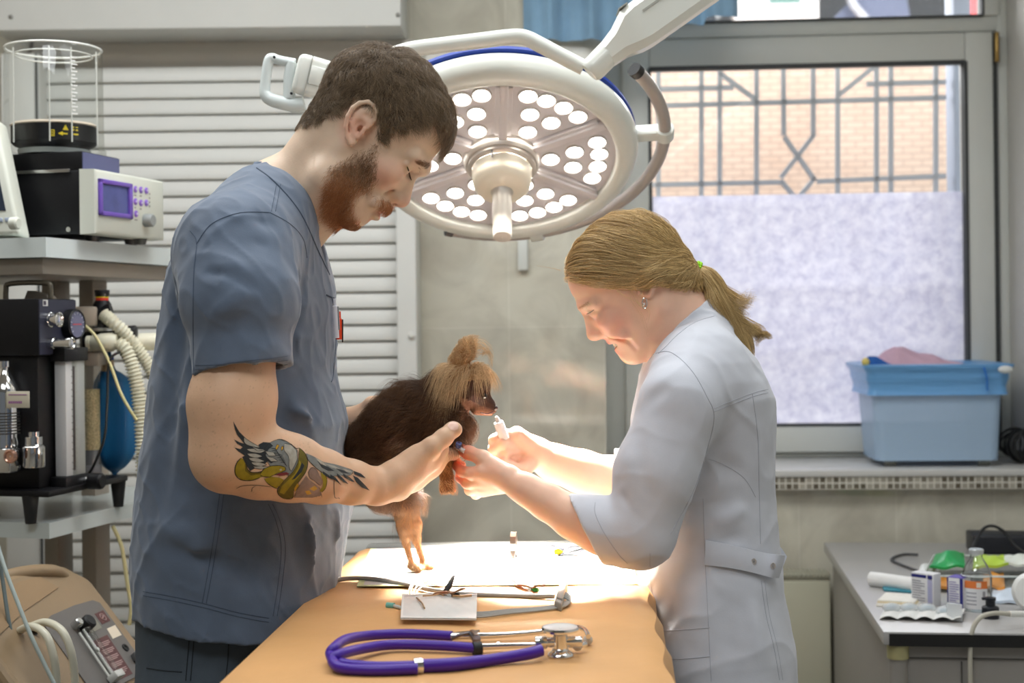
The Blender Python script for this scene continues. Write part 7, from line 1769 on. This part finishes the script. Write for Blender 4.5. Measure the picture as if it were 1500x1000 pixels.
# paper roll
a, b = DK(1276, 858), DK(1345, 868); r_ = .0165; a = a+r_*UZ; b = b+r_*UZ
mb = MB(); ax_ = unit(b-a); mb.lathe(a, ax_, [(.006, .004), (.006, 0), (r_, 0), (r_, np.linalg.norm(b-a)), (.002, np.linalg.norm(b-a))], 28); tag(mb.build('paper_roll', M_PAPER), 'white paper roll lying on the desk left of the carton', 'paper roll')
mb = MB(); p = DK(1295, 866); mb.box(p, DK(1345, 870)-p, .03*dl, .006*UZ, .002); tag(mb.build('teal_packet', mat('teal_print', (60, 140, 160), rough=.5)), 'thin teal packet beneath the paper roll', 'packet')
# gauze pack
p0, p1, p2 = DK(1283, 888), DK(1345, 892), DK(1300, 872)
mb = MB()
for k in range(4): mb.box(p0+(p1-p0)*.02*k+.003*k*UZ+.004*dl*k, (p1-p0)*(1-.04*k), (p2-p0)*(1-.1*k), .0035*UZ, .0012, 1 if k == 2 else 0)
tag(mb.build('gauze_pack', [mat('gauze', (238, 236, 228), rough=.9, nscale=80, namt=.06), mat('gauze_buff', (220, 204, 168), rough=.9)]), 'folded white gauze pad in front of the paper roll', 'gauze')
# cartons
def carton(nm, label, pl, pr, top, depth, cols):
    o = empty('medicine_carton', tuple(DK(*pl)), label, 'carton', 'medicine cartons on the desk')
    A, Bp = DK(*pl), DK(*pr); e_ = Bp-A; h_ = up(pl[0], top, pl[1])*UZ; n_ = unit(np.cross(e_, UZ)); n_ = n_ if n_[1] < 0 else -n_; bk_ = -n_*depth
    mb = MB(); mb.box(A, e_, bk_, h_, .0012); bo = mb.build('box', M_CARD, o)
    return o, bo, A, e_, h_, n_, bk_
o, bo, A, e_, h_, n_, bk_ = carton('c', 'white medicine carton with navy stripe, the left of the two', (1335, 884), (1368, 889), 837, .03, 0)
A = A+(n_*.0004); mb = MB()
mb.box(A+.02*e_+.86*h_, .66*e_, n_*.0003, .09*h_); mb.build('print', M_NVY, bo); mb = MB(); mb.box(A+.74*e_, .2*e_, n_*.0003, .10*h_); mb.build('print', M_NVY, bo); mb = MB(); mb.box(A+.74*e_+.84*h_, .2*e_, n_*.0003, .12*h_); mb.build('print', M_NVY, bo)
mb = MB(); mb.box(A+.74*e_+.12*h_, .2*e_, n_*.0003, .70*h_); mb.build('print', mat('print_pale_violet', (170, 172, 205)), bo)
mb = MB()
for k in range(9): mb.box(A+.06*e_+(.74-.075*k)*h_, (.55 if k % 3 else .38)*e_, n_*.0003, .022*h_)
mb.build('lettering', M_TXT, bo)
o, bo, A, e_, h_, n_, bk_ = carton('c', 'white medicine carton with purple print and navy edge, the right of the two', (1388, 893), (1411, 896), 845, .04, 0)
mb = MB(); mb.box(A+.80*e_+n_*.0004, .2*e_, n_*.0003, h_); mb.build('print', M_NVY, bo); mb = MB(); mb.box(A+n_*.0004+.0*e_, .07*e_, n_*.0003, h_); mb.build('print', M_NVY, bo)
mb = MB()
for k in range(10): mb.box(A+.14*e_+(.86-.07*k)*h_+n_*.0004, (.6 if k % 4 else .42)*e_, n_*.0003, .02*h_)
ls = -unit(e_)*.0004; mb.box(A+ls+h_*.8, bk_*1.0, -unit(e_)*.0003, h_*.2)
mb.box(A+h_+.0003*UZ, e_, bk_, .0003*UZ); mb.build('print', M_PUR, bo)
mb = MB()
for k in range(4): mb.box(A+ls+bk_*.2+h_*(.2+.14*k), bk_*.6, -unit(e_)*.0003, h_*.03)
mb.build('lettering', M_TXT, bo)
# strip of ampoules in blister
M_BLI = bpy.data.materials.new('blister_clear'); M_BLI.use_nodes = True; n__, l__, b__ = nodes_of(M_BLI); b__.inputs['Base Color'].default_value = srgb(226, 230, 232); b__.inputs['Roughness'].default_value = .15; b__.inputs['Alpha'].default_value = .6
M_FOIL = mat('blister_back', (232, 232, 228), rough=.5)
bs = empty('blister_strip', tuple(DK(1350, 905)), 'strip of clear blister packs curling at the front of the desk', 'blister strip')
us = np.linspace(0, 1, 60); Gf = []
for v in (0, .33, .66, 1.0):
    Gf.append([DK(1288+120*u, 908+5*u)*(1-v)+DK(1296+118*u, 893+5*u)*v+UZ*(.003+.006*abs(math.sin(u*math.pi*4.5))*(.5+.5*(1-v))+.004*u) for u in us])
mb = MB(); mb.grid(np.array(Gf), 0, (0, 0, -.0008)); mb.build('backing', M_FOIL, bs)
for k, (x, y) in enumerate(((1306, 898), (1332, 898), (1358, 899), (1384, 903))):
    mb = MB(); c_ = DK(x, y)+UZ*.012; mb.sphere(c_, 1, sc=(.019, .011, .010), n=20); bl2 = mb.build('blister', M_BLI, bs)
    mb = MB(); mb.cyl(c_-[.010, 0, 0], c_+[.008, 0, .002], .004, n=12, bev=.001); mb.build('ampoule', mat('ampoule_blue', (150, 200, 226), rough=.2), bl2)
mb = MB(); g0 = DK(1388, 909)+.002*UZ; mb.box(g0, DK(1410, 912)-DK(1388, 909), .012*dl, .034*UZ, .001); mb.build('end_tab', M_BLI, bs)
# glass bottle
gb_o = empty('glass_bottle', tuple(DK(1431, 893)), 'clear glass infusion bottle with orange-topped label on the desk', 'bottle')
c_ = DK(1431, 893); r_ = M(21.5, c_[1]); H_ = up(1431, 802, 893)
M_BGL = bpy.data.materials.new('bottle_glass'); M_BGL.use_nodes = True; thin_glass(M_BGL, (.95, .97, .97, 1), .16)
prof = [(.001, .001), (r_*.9, .0), (r_, .004), (r_, H_*.52), (r_*.96, H_*.60), (r_*.7, H_*.74), (r_*.42, H_*.84), (r_*.38, H_*.90)]
mb = MB(); mb.lathe(c_, UZ, prof, 36, cap=False); bb = mb.build('glass', M_BGL, gb_o)
mb = MB(); mb.lathe(c_, UZ, [(r_*.38, H_*.90), (r_*.48, H_*.905), (r_*.50, H_*.97), (r_*.44, H_*.985), (.001, H_*.985)], 28, cap=False); mb.build('stopper', mat('bottle_cap', (196, 200, 200), rough=.3, metal=.3), gb_o)
mb = MB(); mb.tube([c_+UZ*H_*.565+r_*.985*np.array([math.cos(t), math.sin(t), 0]) for t in np.linspace(0, 6.2832, 32, endpoint=False)], .0013, n=6, sub=1, closed=True); M_GE = mat('glass_edge', (206, 214, 212), rough=.1); mb.build('glass_ring', M_GE, bb); mb = MB(); mb.tube([c_+UZ*.003+r_*.97*np.array([math.cos(t), math.sin(t), 0]) for t in np.linspace(0, 6.2832, 32, endpoint=False)], .0013, n=6, sub=1, closed=True); mb.build('glass_ring', M_GE, bb)
mb = MB()
def lab(mt, t0, t1, z0, z1, rr=1.006):
    ts = np.linspace(t0, t1, 14); mb.grid(np.array([[c_+np.array([r_*rr*math.cos(t), r_*rr*math.sin(t), z]) for t in ts] for z in (z0, z1)]), mt)
lab(0, -2.75, -1.15, H_*.05, H_*.42, 1.004); lab(1, -2.75, -1.15, H_*.38, H_*.50); lab(2, -1.9, -1.6, H_*.40, H_*.48, 1.01); lab(3, -1.5, -1.3, H_*.24, H_*.34, 1.01)
for k in range(4): lab(4, -2.6, -1.9, H_*(.12+.06*k), H_*(.135+.06*k), 1.01)
mb.build('label', [M_CARD, mat('label_orange', (226, 124, 60), rough=.5), mat('label_lettering', (240, 226, 210)), mat('bar_code', (150, 150, 155)), M_TXT], gb_o)
# black dropper cap
p = DK(1451, 905); mb = MB(); mb.lathe(p, UZ, [(.0165, 0), (.017, .002), (.017, .022), (.015, .024), (.0095, .026), (.0095, .036), (.011, .037), (.011, .042), (.001, .042)], 26, cap=False); mb.box(p+[-.017, -.004, .037], (.02, 0, .001), (0, .008, 0), (0, 0, .005), .001)
tag(mb.build('vial_cap', mat('bottle_black', (22, 26, 34), rough=.4)), 'black flip-top cap vial in front of the glass bottle', 'vial')
# tray with coloured packets
tr_o = empty('plastic_tray', tuple(DK(1430, 860)), 'clear plastic tray holding green and orange packets at the back of the desk', 'tray')
q = [DK(1353, 868), DK(1510, 870), DK(1515, 838), DK(1368, 836)]; z_ = .038
mb = MB()
for i in range(4):
    a, b = q[i], q[(i+1) % 4]; mb.grid(np.array([[a, b], [a+UZ*z_+.1*(a-(q[0]+q[2])/2)*0, b+UZ*z_]]), 0, (0, 0.0008, 0))
mb.grid(np.array([[q[0], q[1]], [q[3], q[2]]])+UZ*.001, 0); mb.build('wall', M_ACR, tr_o)
mb = MB(); mb.tube([p+UZ*z_ for p in q], .0022, n=8, sub=1, closed=True); mb.build('rim', mat('tray_rim', (214, 220, 216), rough=.15), tr_o)
def packet(label, pts, z, col, wob, seed, cat='packet'):
    G = np.zeros((14, 14, 3)); P0, P1, P2, P3 = (DK(*p) for p in pts)
    for i in range(14):
        for j in range(14):
            u, v = j/13, i/13; G[i, j] = (P0*(1-u)+P1*u)*(1-v)+(P3*(1-u)+P2*u)*v+UZ*(z+wob*math.sin(math.pi*u)*math.sin(math.pi*v)+.003*math.sin(9*u+seed)*math.sin(7*v+seed*2))
    mb = MB(); mb.grid(G, 0, (0, 0, -.006)); tag(mb.build('packet', mat('packet_'+label.split()[0]+str(seed), col, rough=.35)), label, cat, 'packets around the plastic tray')
packet('green plastic packet lying on top of the tray heap', [(1362, 858), (1414, 856), (1412, 836), (1372, 838)], .044, (30, 160, 84), .020, 1)
packet('lime yellow packet behind the glass bottle', [(1425, 856), (1478, 850), (1470, 838), (1428, 838)], .040, (190, 220, 70), .008, 2)
packet('orange packet at the left inside the tray', [(1364, 866), (1425, 868), (1420, 850), (1366, 850)], .012, (232, 150, 50), .008, 3)
packet('orange packet inside the tray right of the glass bottle', [(1440, 868), (1472, 870), (1470, 848), (1440, 848)], .016, (236, 156, 60), .010, 4)
packet('crumpled white packet hanging over the left tray corner', [(1334, 866), (1362, 866), (1374, 840), (1350, 842)], .024, (230, 232, 228), .016, 5)
packet('pale blue and white packet right of the glass bottle', [(1452, 884), (1500, 886), (1500, 868), (1455, 868)], .008, (214, 226, 240), .010, 6)
packet('translucent white packet at the right end of the tray', [(1470, 850), (1520, 850), (1520, 836), (1472, 838)], .040, (226, 230, 220), .010, 7)
# black power supply and leads
p = DK(1426, 812); mb = MB(); e_ = DK(1530, 814)-p; mb.box(p, e_, .10*dl, .050*UZ, .006, seg=3); pw = mb.build('power_supply', mat('adapter_black', (30, 32, 38), rough=.4)); tag(pw, 'black power supply box at the back of the desk', 'power supply')
mb = MB(); mb.tube([DK(1424, 815, .01), DK(1424, 805, .04), P(1437, 778, 3.6), P(1452, 770, 3.6), P(1470, 778, 3.6), P(1488, 800, 3.58), P(1510, 815, 3.55)], .004, n=10, sub=6); mb.build('power_lead', M_CAP, pw)
mb = MB(); mb.tube([DK(1345, 812, .004), DK(1322, 812, .004), DK(1306, 819, .004), DK(1318, 826, .004), DK(1345, 836, .004)], .0035, n=10, sub=6); tag(mb.build('cord_loop', mat('cord_grey', (70, 70, 72), rough=.5)), 'dark cord looping on the desk left of the tray', 'cord')
# white round device with its cable
c_ = DK(1512, 896)+UZ*.0415; mb = MB(); mb.lathe(c_, np.array([-.25, -1, .1]), [(.001, -.02), (.034, -.018), (.040, -.006), (.040, .006), (.034, .014), (.001, .016)], 36, cap=False); wd_ = mb.build('round_device', mat('device_white', (236, 236, 232), rough=.35)); tag(wd_, 'white round device with a grey cable at the right edge of the desk', 'device')
mb = MB(); mb.tube([P(1500, 899, 2.80), P(1478, 899, 2.78)], .0062, n=14, sub=1); mb.tube([P(1478, 899, 2.78), P(1455, 898, 2.77), P(1435, 905, 2.76), P(1424, 925, 2.755), P(1421, 960, 2.755), P(1422, 1020, 2.755)], .0046, n=12, sub=6, mat=1); mb.build('cable', [mat('plug_white', (232, 232, 226), rough=.4), mat('cable_greige', (190, 186, 172), rough=.45)], wd_)

# ---- windowsill: storage tub with a blue liner
def WS(px, py, d, z=None): u, zz = WP(px, py, d); return W(u, d, zz)
tb0 = WP(1285, 674, .01); tb1 = WP(1466, 674, .01); tt0 = WP(1269, 540, -.02)[0]; tt1 = WP(1483, 532, -.02)[0]
zb0 = zS+.018; zt0 = WP(1375, 537, -.02)[1]; zl0 = WP(1375, 580, .0)[1]
so2 = empty('storage_tub', tuple(W((tb0[0]+tb1[0])/2, .14, zS)), 'translucent blue-white storage tub with blue bag liner on the windowsill', 'tub')
def tubrow(t, grow=0, dg_=0):
    u0 = tb0[0]*(1-t)+(tt0+.018)*t-grow; u1 = tb1[0]*(1-t)+(tt1-.018)*t+grow; d0 = .015*(1-t)-.008*t-grow; d1 = .24*(1-t)+.27*t+grow; r_ = .03; z = zb0+(zt0-zb0)*t
    pts = []
    for (cu, cd, a0) in ((u1-r_, d0+r_, -90), (u1-r_, d1-r_, 0), (u0+r_, d1-r_, 90), (u0+r_, d0+r_, 180)):
        for k in range(7): a = math.radians(a0+15*k); pts.append(W(cu+r_*math.cos(a), cd+r_*math.sin(a), z))
    return pts
def rowsmesh(mb, rows, closed_bottom=False, mt=0):
    n_ = len(rows[0]); V = np.array(rows).reshape(-1, 3); Fc = [(i*n_+j, i*n_+(j+1) % n_, (i+1)*n_+(j+1) % n_, (i+1)*n_+j) for i in range(len(rows)-1) for j in range(n_)]
    if closed_bottom: Fc.append(tuple(range(n_))[::-1])
    mb.add(V, Fc, mt)
M_TUB = bpy.data.materials.new('tub_plastic'); M_TUB.use_nodes = True; n__, l__, b__ = nodes_of(M_TUB); b__.inputs['Base Color'].default_value = srgb(178, 204, 230); b__.inputs['Roughness'].default_value = .35; b__.inputs['Alpha'].default_value = .80
M_LIN = bpy.data.materials.new('liner_blue'); M_LIN.use_nodes = True; n__, l__, b__ = nodes_of(M_LIN); b__.inputs['Base Color'].default_value = srgb(112, 172, 226); b__.inputs['Roughness'].default_value = .28; b__.inputs['Alpha'].default_value = .92
tcn = n__.new('ShaderNodeTexCoord'); mpn = n__.new('ShaderNodeMapping'); mpn.inputs['Scale'].default_value = (6, 6, 70); non = n__.new('ShaderNodeTexNoise'); non.inputs['Scale'].default_value = 1; bpn = n__.new('ShaderNodeBump'); bpn.inputs['Strength'].default_value = .7; bpn.inputs['Distance'].default_value = .006
l__.new(tcn.outputs['Object'], mpn.inputs['Vector']); l__.new(mpn.outputs[0], non.inputs['Vector']); l__.new(non.outputs['Fac'], bpn.inputs['Height']); l__.new(bpn.outputs[0], b__.inputs['Normal'])
mb = MB(); rowsmesh(mb, [tubrow(t) for t in (0, .04, .5, .8, .97, 1.0)], True); mb.build('bin', M_TUB, so2)
mb = MB(); rowsmesh(mb, [tubrow(t, .014+.003*math.sin(t*30)) for t in np.linspace(.70, .92, 6)]+[tubrow(.95, .018), tubrow(1.0, .026), tubrow(1.02, .026), tubrow(1.03, .012), tubrow(1.0, -.012), tubrow(.8, -.016)]); mb.build('bag_liner', M_LIN, so2)
mb = MB(); u_ = WP(1447, 560, -.03)[0]; mb.tube([W(u_-.012, -.036, zt0-.002), W(u_-.004, -.034, zt0-.03), W(u_, -.026, zt0-.068)], .003, n=8, sub=3); mb.build('liner_fold', mat('liner_dark', (44, 116, 200), rough=.4), so2)
for (px, nm) in ((1306, 0), (1444, 0)):
    mb = MB(); u_ = WP(px, 676, .03)[0]; mb.cyl(W(u_-.016, .05, zS+.011), W(u_+.016, .05, zS+.011), .011, n=16, bev=.002); mb.cyl(W(u_, .05, zS+.011), W(u_, .05, zS+.022), .008, n=12); mb.build('caster', mat('caster_grey', (140, 140, 132), rough=.5), so2)
for u_ in (tb0[0]+.04, tb1[0]-.04):
    mb = MB(); mb.cyl(W(u_-.016, .2, zS+.011), W(u_+.016, .2, zS+.011), .011, n=16); mb.cyl(W(u_, .2, zS+.011), W(u_, .2, zS+.022), .008, n=12); mb.build('caster', mat('caster_grey2', (140, 140, 132), rough=.5), so2)
mb = MB(); mb.sphere(WS(1473, 541, -.04), .012, sc=(1.8, .7, .9)); mb.build('corner_grip', mat('grip_white', (222, 224, 222), rough=.4), so2)
mb = MB(); mb.sphere(WS(1268, 530, .0), .011, sc=(1, 1, 1.1)); mb.build('yellow_clip', mat('clip_yellow', (222, 200, 110), rough=.5), so2)
# cloths in the tub
def heap(name, label, prof, d0, d1, col, seed, cat):
    """cloth heap: prof = (px, top py) along the tub"""
    n_ = 60; us = np.linspace(prof[0][0], prof[-1][0], n_); ys = np.interp(us, [p[0] for p in prof], [p[1] for p in prof]); G = []
    for v in np.linspace(0, 1, 24):
        row = []
        for px, py in zip(us, ys):
            u, z = WP(px, py, (d0+d1)/2); hgt = (z-zt0+.03)*math.sin(math.pi*(v*.86+.07))**.7; row.append(W(u, d0+(d1-d0)*v, zt0-.03+hgt+.004*math.sin(u*70+v*6+seed)*math.sin(v*11+seed)))
        G.append(row)
    mb = MB(); mb.grid(np.array(G), 0, (0, 0, -.004)); tag(mb.build(name, mat(name+'_cloth', col, rough=.85, nscale=30, namt=.06)), label, cat)
heap('pink_cloth', 'crumpled mauve-pink cloth heaped on the storage tub', [(1284, 526), (1295, 514), (1308, 508), (1325, 509), (1345, 517), (1365, 519), (1385, 527), (1415, 534)], .03, .22, (208, 172, 190), 1, 'cloth')
heap('blue_cloth', 'dark blue crumpled bag edge at the left of the tub', [(1268, 526), (1272, 522), (1284, 524), (1300, 531), (1325, 537)], -.01, .04, (36, 92, 168), 2, 'bag')
# coil of black cable
cb = MB(); cc = WP(1487, 650, .1)
for k in range(16):
    a_ = rng.random()*.8; c0_ = W(cc[0]+.01+.02*rng.random(), .10+.04*rng.normal(), zS+.048+.012*rng.random()); rx_, rz_ = .032+.018*rng.random(), .034+.012*rng.random()
    cb.tube([c0_+rx_*math.cos(t)*(math.cos(a_)*EW+math.sin(a_)*NW)+rz_*math.sin(t)*UZ*.95 for t in np.linspace(0, 6.2832, 14, endpoint=False)], .0035, n=8, sub=3, closed=True)
tag(cb.build('cable_coil', M_CAP), 'tangled black cable coil on the windowsill beside the tub', 'cable')
# pens in the man's chest pocket
def pen(label, a, b, Y, r, m, clipm):
    o = empty('pen', tuple(P(b[0], b[1], Y)), label, 'pen', 'pens in the chest pocket'); A_, B_ = P(a[0], a[1], Y), P(b[0], b[1], Y); d_ = unit(B_-A_)
    mb = MB(); mb.lathe(A_, d_, [(r*.5, 0), (r*.55, .010), (r, .012), (r, np.linalg.norm(B_-A_))], 16); mb.build('barrel', m, o)
    mb = MB(); mb.box(A_+d_*.012+np.array([r*.9, -.002, 0]), d_*.035, np.array([.0018, 0, 0]), np.array([0, .004, 0]), .0005); mb.build('clip', clipm, o)
pen('white ballpoint pen in the man\'s chest pocket', (490, 437), (493, 495), 2.12, .0042, mat('pen_white', (214, 214, 222), rough=.3), M_STEEL)
pen('orange-red marker pen in the man\'s chest pocket', (497, 456), (497, 497), 2.16, .0046, mat('pen_orange', (232, 70, 28), rough=.4), mat('pen_clip_black', (40, 30, 34), rough=.5))
# ================================================================ tattoo on the near forearm (pigment laid into the skin surface)
tat = {}
TX = lambda u, v: (320+u*.16, 600+v*.16)
layers = []                                    # (mesh builder per colour)
tcol = {'yellow': (150, 132, 30), 'olive': (104, 92, 28), 'dark': (44, 50, 54), 'grey': (122, 126, 124), 'pale': (168, 164, 152), 'mauve': (140, 116, 104), 'gold': (196, 150, 40), 'red': (120, 40, 44), 'line': (38, 36, 36)}
tmb = {k: MB() for k in tcol}; zoff = [0]
AV_, AF_ = arm_m; TA = bvh(AV_, AF_)
def tpatch(col, poly, n=5, raw=False):
    """fill a picture polygon with a fine grid laid on the arm"""
    poly0 = poly; poly = poly if raw else [TX(*p) for p in poly]; zoff[0] += 1; lift = .00012+.000012*zoff[0]; p = np.array(poly); st = 1.1
    xs = np.arange(p[:, 0].min()-st, p[:, 0].max()+2*st, st); ys = np.arange(p[:, 1].min()-st, p[:, 1].max()+2*st, st)
    # snap border cells onto the outline by clipping each cell's corners to the polygon
    idx = {}; V = []; Fc = []
    def vid(x, y):
        k = (round(x, 3), round(y, 3))
        if k not in idx:
            h, nn = hit(TA, x, y)
            if h is None: idx[k] = None
            else: idx[k] = len(V); V.append(h+nn*lift)
        return idx[k]
    def clip(sub, a, b, keep):
        out = []
        for i in range(len(sub)):
            s, e = sub[i-1], sub[i]; ks, ke = keep(s), keep(e)
            if ke >= 0:
                if ks < 0: t = ks/(ks-ke); out.append((s[0]+t*(e[0]-s[0]), s[1]+t*(e[1]-s[1])))
                out.append(e)
            elif ks >= 0: t = ks/(ks-ke); out.append((s[0]+t*(e[0]-s[0]), s[1]+t*(e[1]-s[1])))
        return out
    for x in xs:
        col_ = clip(clip(poly, 0, 0, lambda q: q[0]-x), 0, 0, lambda q: x+st-q[0])
        if len(col_) < 3: continue
        for y in ys:
            c = clip(clip(col_, 0, 0, lambda q: q[1]-y), 0, 0, lambda q: y+st-q[1])
            if len(c) < 3: continue
            ids = [vid(*q) for q in c]
            if None in ids: continue
            u_ = [i for k, i in enumerate(ids) if i != ids[k-1]]
            if len(set(u_)) >= 3 and len(set(u_)) == len(u_): Fc.append(u_)
    if Fc: tmb[col].add(np.array(V), Fc, 0, True)
    if col in ('pale', 'grey', 'gold') and not raw: tline(poly0+[poly0[0]], .0006)
def tline(pts, w=.0009, col='line'):
    q = spline(np.c_[np.array([TX(*p) for p in pts]), np.zeros(len(pts))], np.zeros(len(pts)), 6)[0][:, :2]; zoff[0] += 1
    L = []
    for (x, y) in q:
        h, nn = hit(TA, x, y)
        if h is not None: L.append((h, nn))
    if len(L) > 2:
        A_ = np.array([l[0] for l in L]); N_ = np.array([l[1] for l in L]); T_ = np.gradient(A_, axis=0); S_ = unit(np.cross(T_, N_)); ww = w*.5*np.minimum(1, .35+np.minimum(np.arange(len(A_)), len(A_)-1-np.arange(len(A_)))/4)[:, None]
        o_ = N_*(.0005); tmb[col].grid(np.stack([A_-S_*ww+o_, A_+S_*ww+o_], 0), 0)
# snake behind the wing
sn1 = [(205, 440), (170, 480), (150, 540), (160, 600), (210, 640), (300, 645), (380, 620), (440, 600), (470, 560), (430, 550), (370, 570), (300, 570), (265, 540), (255, 490), (240, 455)]
tpatch('yellow', sn1); tpatch('olive', [(265, 470), (240, 500), (245, 560), (300, 600), (380, 590), (430, 555), (370, 572), (300, 572), (265, 540), (255, 490)]); tline(sn1[:7], .0013); tline(sn1[8:], .0009)
# body of the bird
tpatch('grey', [(470, 300), (560, 270), (640, 300), (720, 370), (730, 480), (690, 560), (640, 600), (560, 560), (480, 520), (430, 440), (420, 360)]); tpatch('pale', [(600, 310), (660, 320), (710, 370), (720, 450), (690, 520), (665, 560), (645, 520), (640, 430), (600, 370)])
tpatch('dark', [(365, 320), (410, 295), (470, 300), (500, 330), (460, 360), (430, 420), (470, 450), (520, 470), (480, 490), (420, 450), (380, 380)])
for k in range(7): tline([(470+k*16, 350+k*22), (520+k*12, 360+k*20), (545+k*12, 400+k*18), (590+k*6, 420+k*16)], .0008, 'dark')
tpatch('gold', [(520, 350), (535, 318), (552, 325), (545, 345), (530, 368)]); tpatch('gold', [(572, 345), (588, 332), (592, 352), (576, 375)])
# left wing, feathers from the top
tpatch('dark', [(135, 105), (190, 200), (260, 270), (340, 320), (380, 350), (430, 400), (450, 470), (400, 520), (340, 530), (290, 560), (250, 500), (215, 430), (240, 420), (180, 380), (145, 345), (200, 360), (220, 340), (170, 310), (142, 270), (200, 300), (235, 310), (170, 230), (150, 180)])
for f_ in ([(232, 250), (290, 290), (380, 345), (330, 340), (260, 320), (235, 295)], [(255, 360), (330, 355), (430, 375), (380, 395), (300, 385)], [(262, 400), (340, 400), (400, 425), (350, 440), (285, 425)], [(275, 440), (350, 440), (420, 470), (360, 480), (300, 465)], [(300, 480), (370, 480), (440, 500), (390, 515), (325, 505)], [(320, 520), (390, 515), (450, 525), (400, 540), (340, 535)], [(430, 380), (500, 390), (520, 420), (460, 420)], [(440, 430), (500, 440), (540, 470), (480, 470)], [(310, 340), (370, 360), (420, 365), (360, 375)]): tpatch('pale', f_)
# snake coil across
sn2 = [(740, 350), (790, 400), (815, 470), (800, 560), (740, 650), (690, 720), (680, 800), (640, 815), (580, 800), (540, 750), (560, 690), (620, 630), (680, 570), (720, 500), (735, 430)]
tpatch('olive', sn2); tpatch('yellow', [(740, 460), (770, 520), (750, 590), (690, 660), (640, 720), (600, 770), (560, 755), (575, 700), (640, 640), (700, 580), (730, 520)]); tpatch('dark', [(760, 480), (785, 510), (760, 570), (700, 630), (670, 640), (720, 570), (745, 530)]); tline(sn2+[sn2[0]], .0014)
tpatch('yellow', [(420, 630), (480, 610), (560, 620), (600, 640), (560, 690), (530, 715), (480, 690), (440, 660)]); tline([(420, 630), (450, 670), (500, 705), (540, 720)], .0013)
for k in range(4): tline([(500+k*26, 650+k*6), (540+k*16, 640), (575+k*8, 655)], .0006)
# snake head
hd_ = [(380, 590), (420, 540), (480, 515), (560, 512), (605, 525), (612, 550), (580, 565), (530, 580), (470, 610), (410, 608)]
tpatch('yellow', hd_); tline(hd_+[hd_[0]], .0012); tpatch('pale', [(555, 545), (570, 538), (580, 548), (566, 558)]); tpatch('red', [(520, 595), (570, 575), (620, 570), (650, 585), (600, 600), (560, 605)]); tline([(460, 605), (530, 590), (600, 572)], .0008)
# claws and tail feathers below
tpatch('mauve', [(820, 570), (850, 530), (890, 545), (920, 600), (945, 650), (930, 690), (880, 650), (835, 620)]); tline([(820, 570), (850, 530), (890, 545), (920, 600), (945, 650), (930, 690), (880, 650), (835, 620), (820, 570)], .0009)
tpatch('mauve', [(800, 600), (830, 640), (900, 690), (930, 730), (940, 780), (860, 800), (760, 800), (690, 800), (720, 730), (760, 660)]); tpatch('gold', [(690, 720), (720, 670), (735, 690), (700, 745)]); tpatch('gold', [(830, 720), (880, 690), (905, 720), (870, 740)]); tpatch('gold', [(790, 740), (830, 735), (850, 765), (810, 775)])
for k in range(9): tline([(740+k*22, 690+5*(k % 3)), (755+k*22, 740), (740+k*26, 800-6*(k % 2))], .0007)
tpatch('yellow', [(930, 570), (970, 590), (990, 640), (980, 710), (945, 750), (920, 740), (950, 700), (955, 650), (940, 610)]); tline([(925, 560), (970, 590), (990, 640), (980, 710), (945, 755)], .0012)
# right wing with long dark flight feathers
tpatch('grey', [(800, 400), (870, 430), (960, 480), (1060, 500), (1160, 530), (1230, 560), (1200, 600), (1100, 600), (1020, 610), (960, 580), (900, 540), (820, 460)])
for f_ in ([(1230, 560), (1300, 585), (1345, 625), (1290, 610), (1240, 590)], [(1225, 600), (1270, 620), (1340, 690), (1382, 738), (1310, 710), (1255, 660)], [(1130, 580), (1200, 620), (1245, 660), (1210, 655), (1150, 620)], [(1080, 580), (1130, 620), (1188, 680), (1140, 660), (1085, 610)], [(1020, 590), (1070, 620), (1122, 690), (1070, 650), (1020, 615)], [(950, 560), (1010, 600), (1050, 640), (1000, 620), (950, 585)], [(900, 470), (960, 500), (1060, 560), (1000, 560), (940, 530)], [(1060, 530), (1150, 560), (1200, 590), (1120, 575)]): tpatch('dark', f_)
for f_ in ([(960, 490), (1060, 515), (1110, 545), (1030, 530)], [(880, 440), (940, 470), (990, 520), (930, 495)], [(1130, 540), (1200, 560), (1230, 580), (1160, 565)]): tpatch('pale', f_)
tline([(1058, 620), (1056, 700), (1062, 790), (1075, 806), (1100, 804), (1106, 814)], .0010); tline([(160, 720), (220, 695), (320, 688), (420, 696), (480, 705)], .0009); tline([(305, 750), (310, 715), (340, 697)], .0008)
tline([(560, 270), (640, 300), (700, 350), (740, 350)], .0008)
allv = MB(); cols = list(tcol); mats_ = [mat('ink_'+k, tcol[k], rough=.5, nscale=160, namt=.18, spec=.35) for k in cols]
for i, k in enumerate(cols):
    for v, in zip(tmb[k].v): pass
    if tmb[k].n: allv.add(np.concatenate(tmb[k].v), tmb[k].f, i, True)
to = allv.build('tattoo', mats_, man, fixn=False); to['label'] = 'tattoo of a winged bird with a yellow snake on the forearm'

nail_mb = MB(); tmb['nail'] = nail_mb; tcol['nail'] = (0, 0, 0); zoff[0] = 30
tpatch('nail', [(655.5, 623), (659, 619), (664, 617.2), (669.5, 618.8), (671.8, 623.5), (670, 628.5), (665, 630.5), (659.5, 629)], raw=True)
nail_mb.build('thumbnail', mat('nail_pink', (236, 196, 178), rough=.22), man, fixn=False)
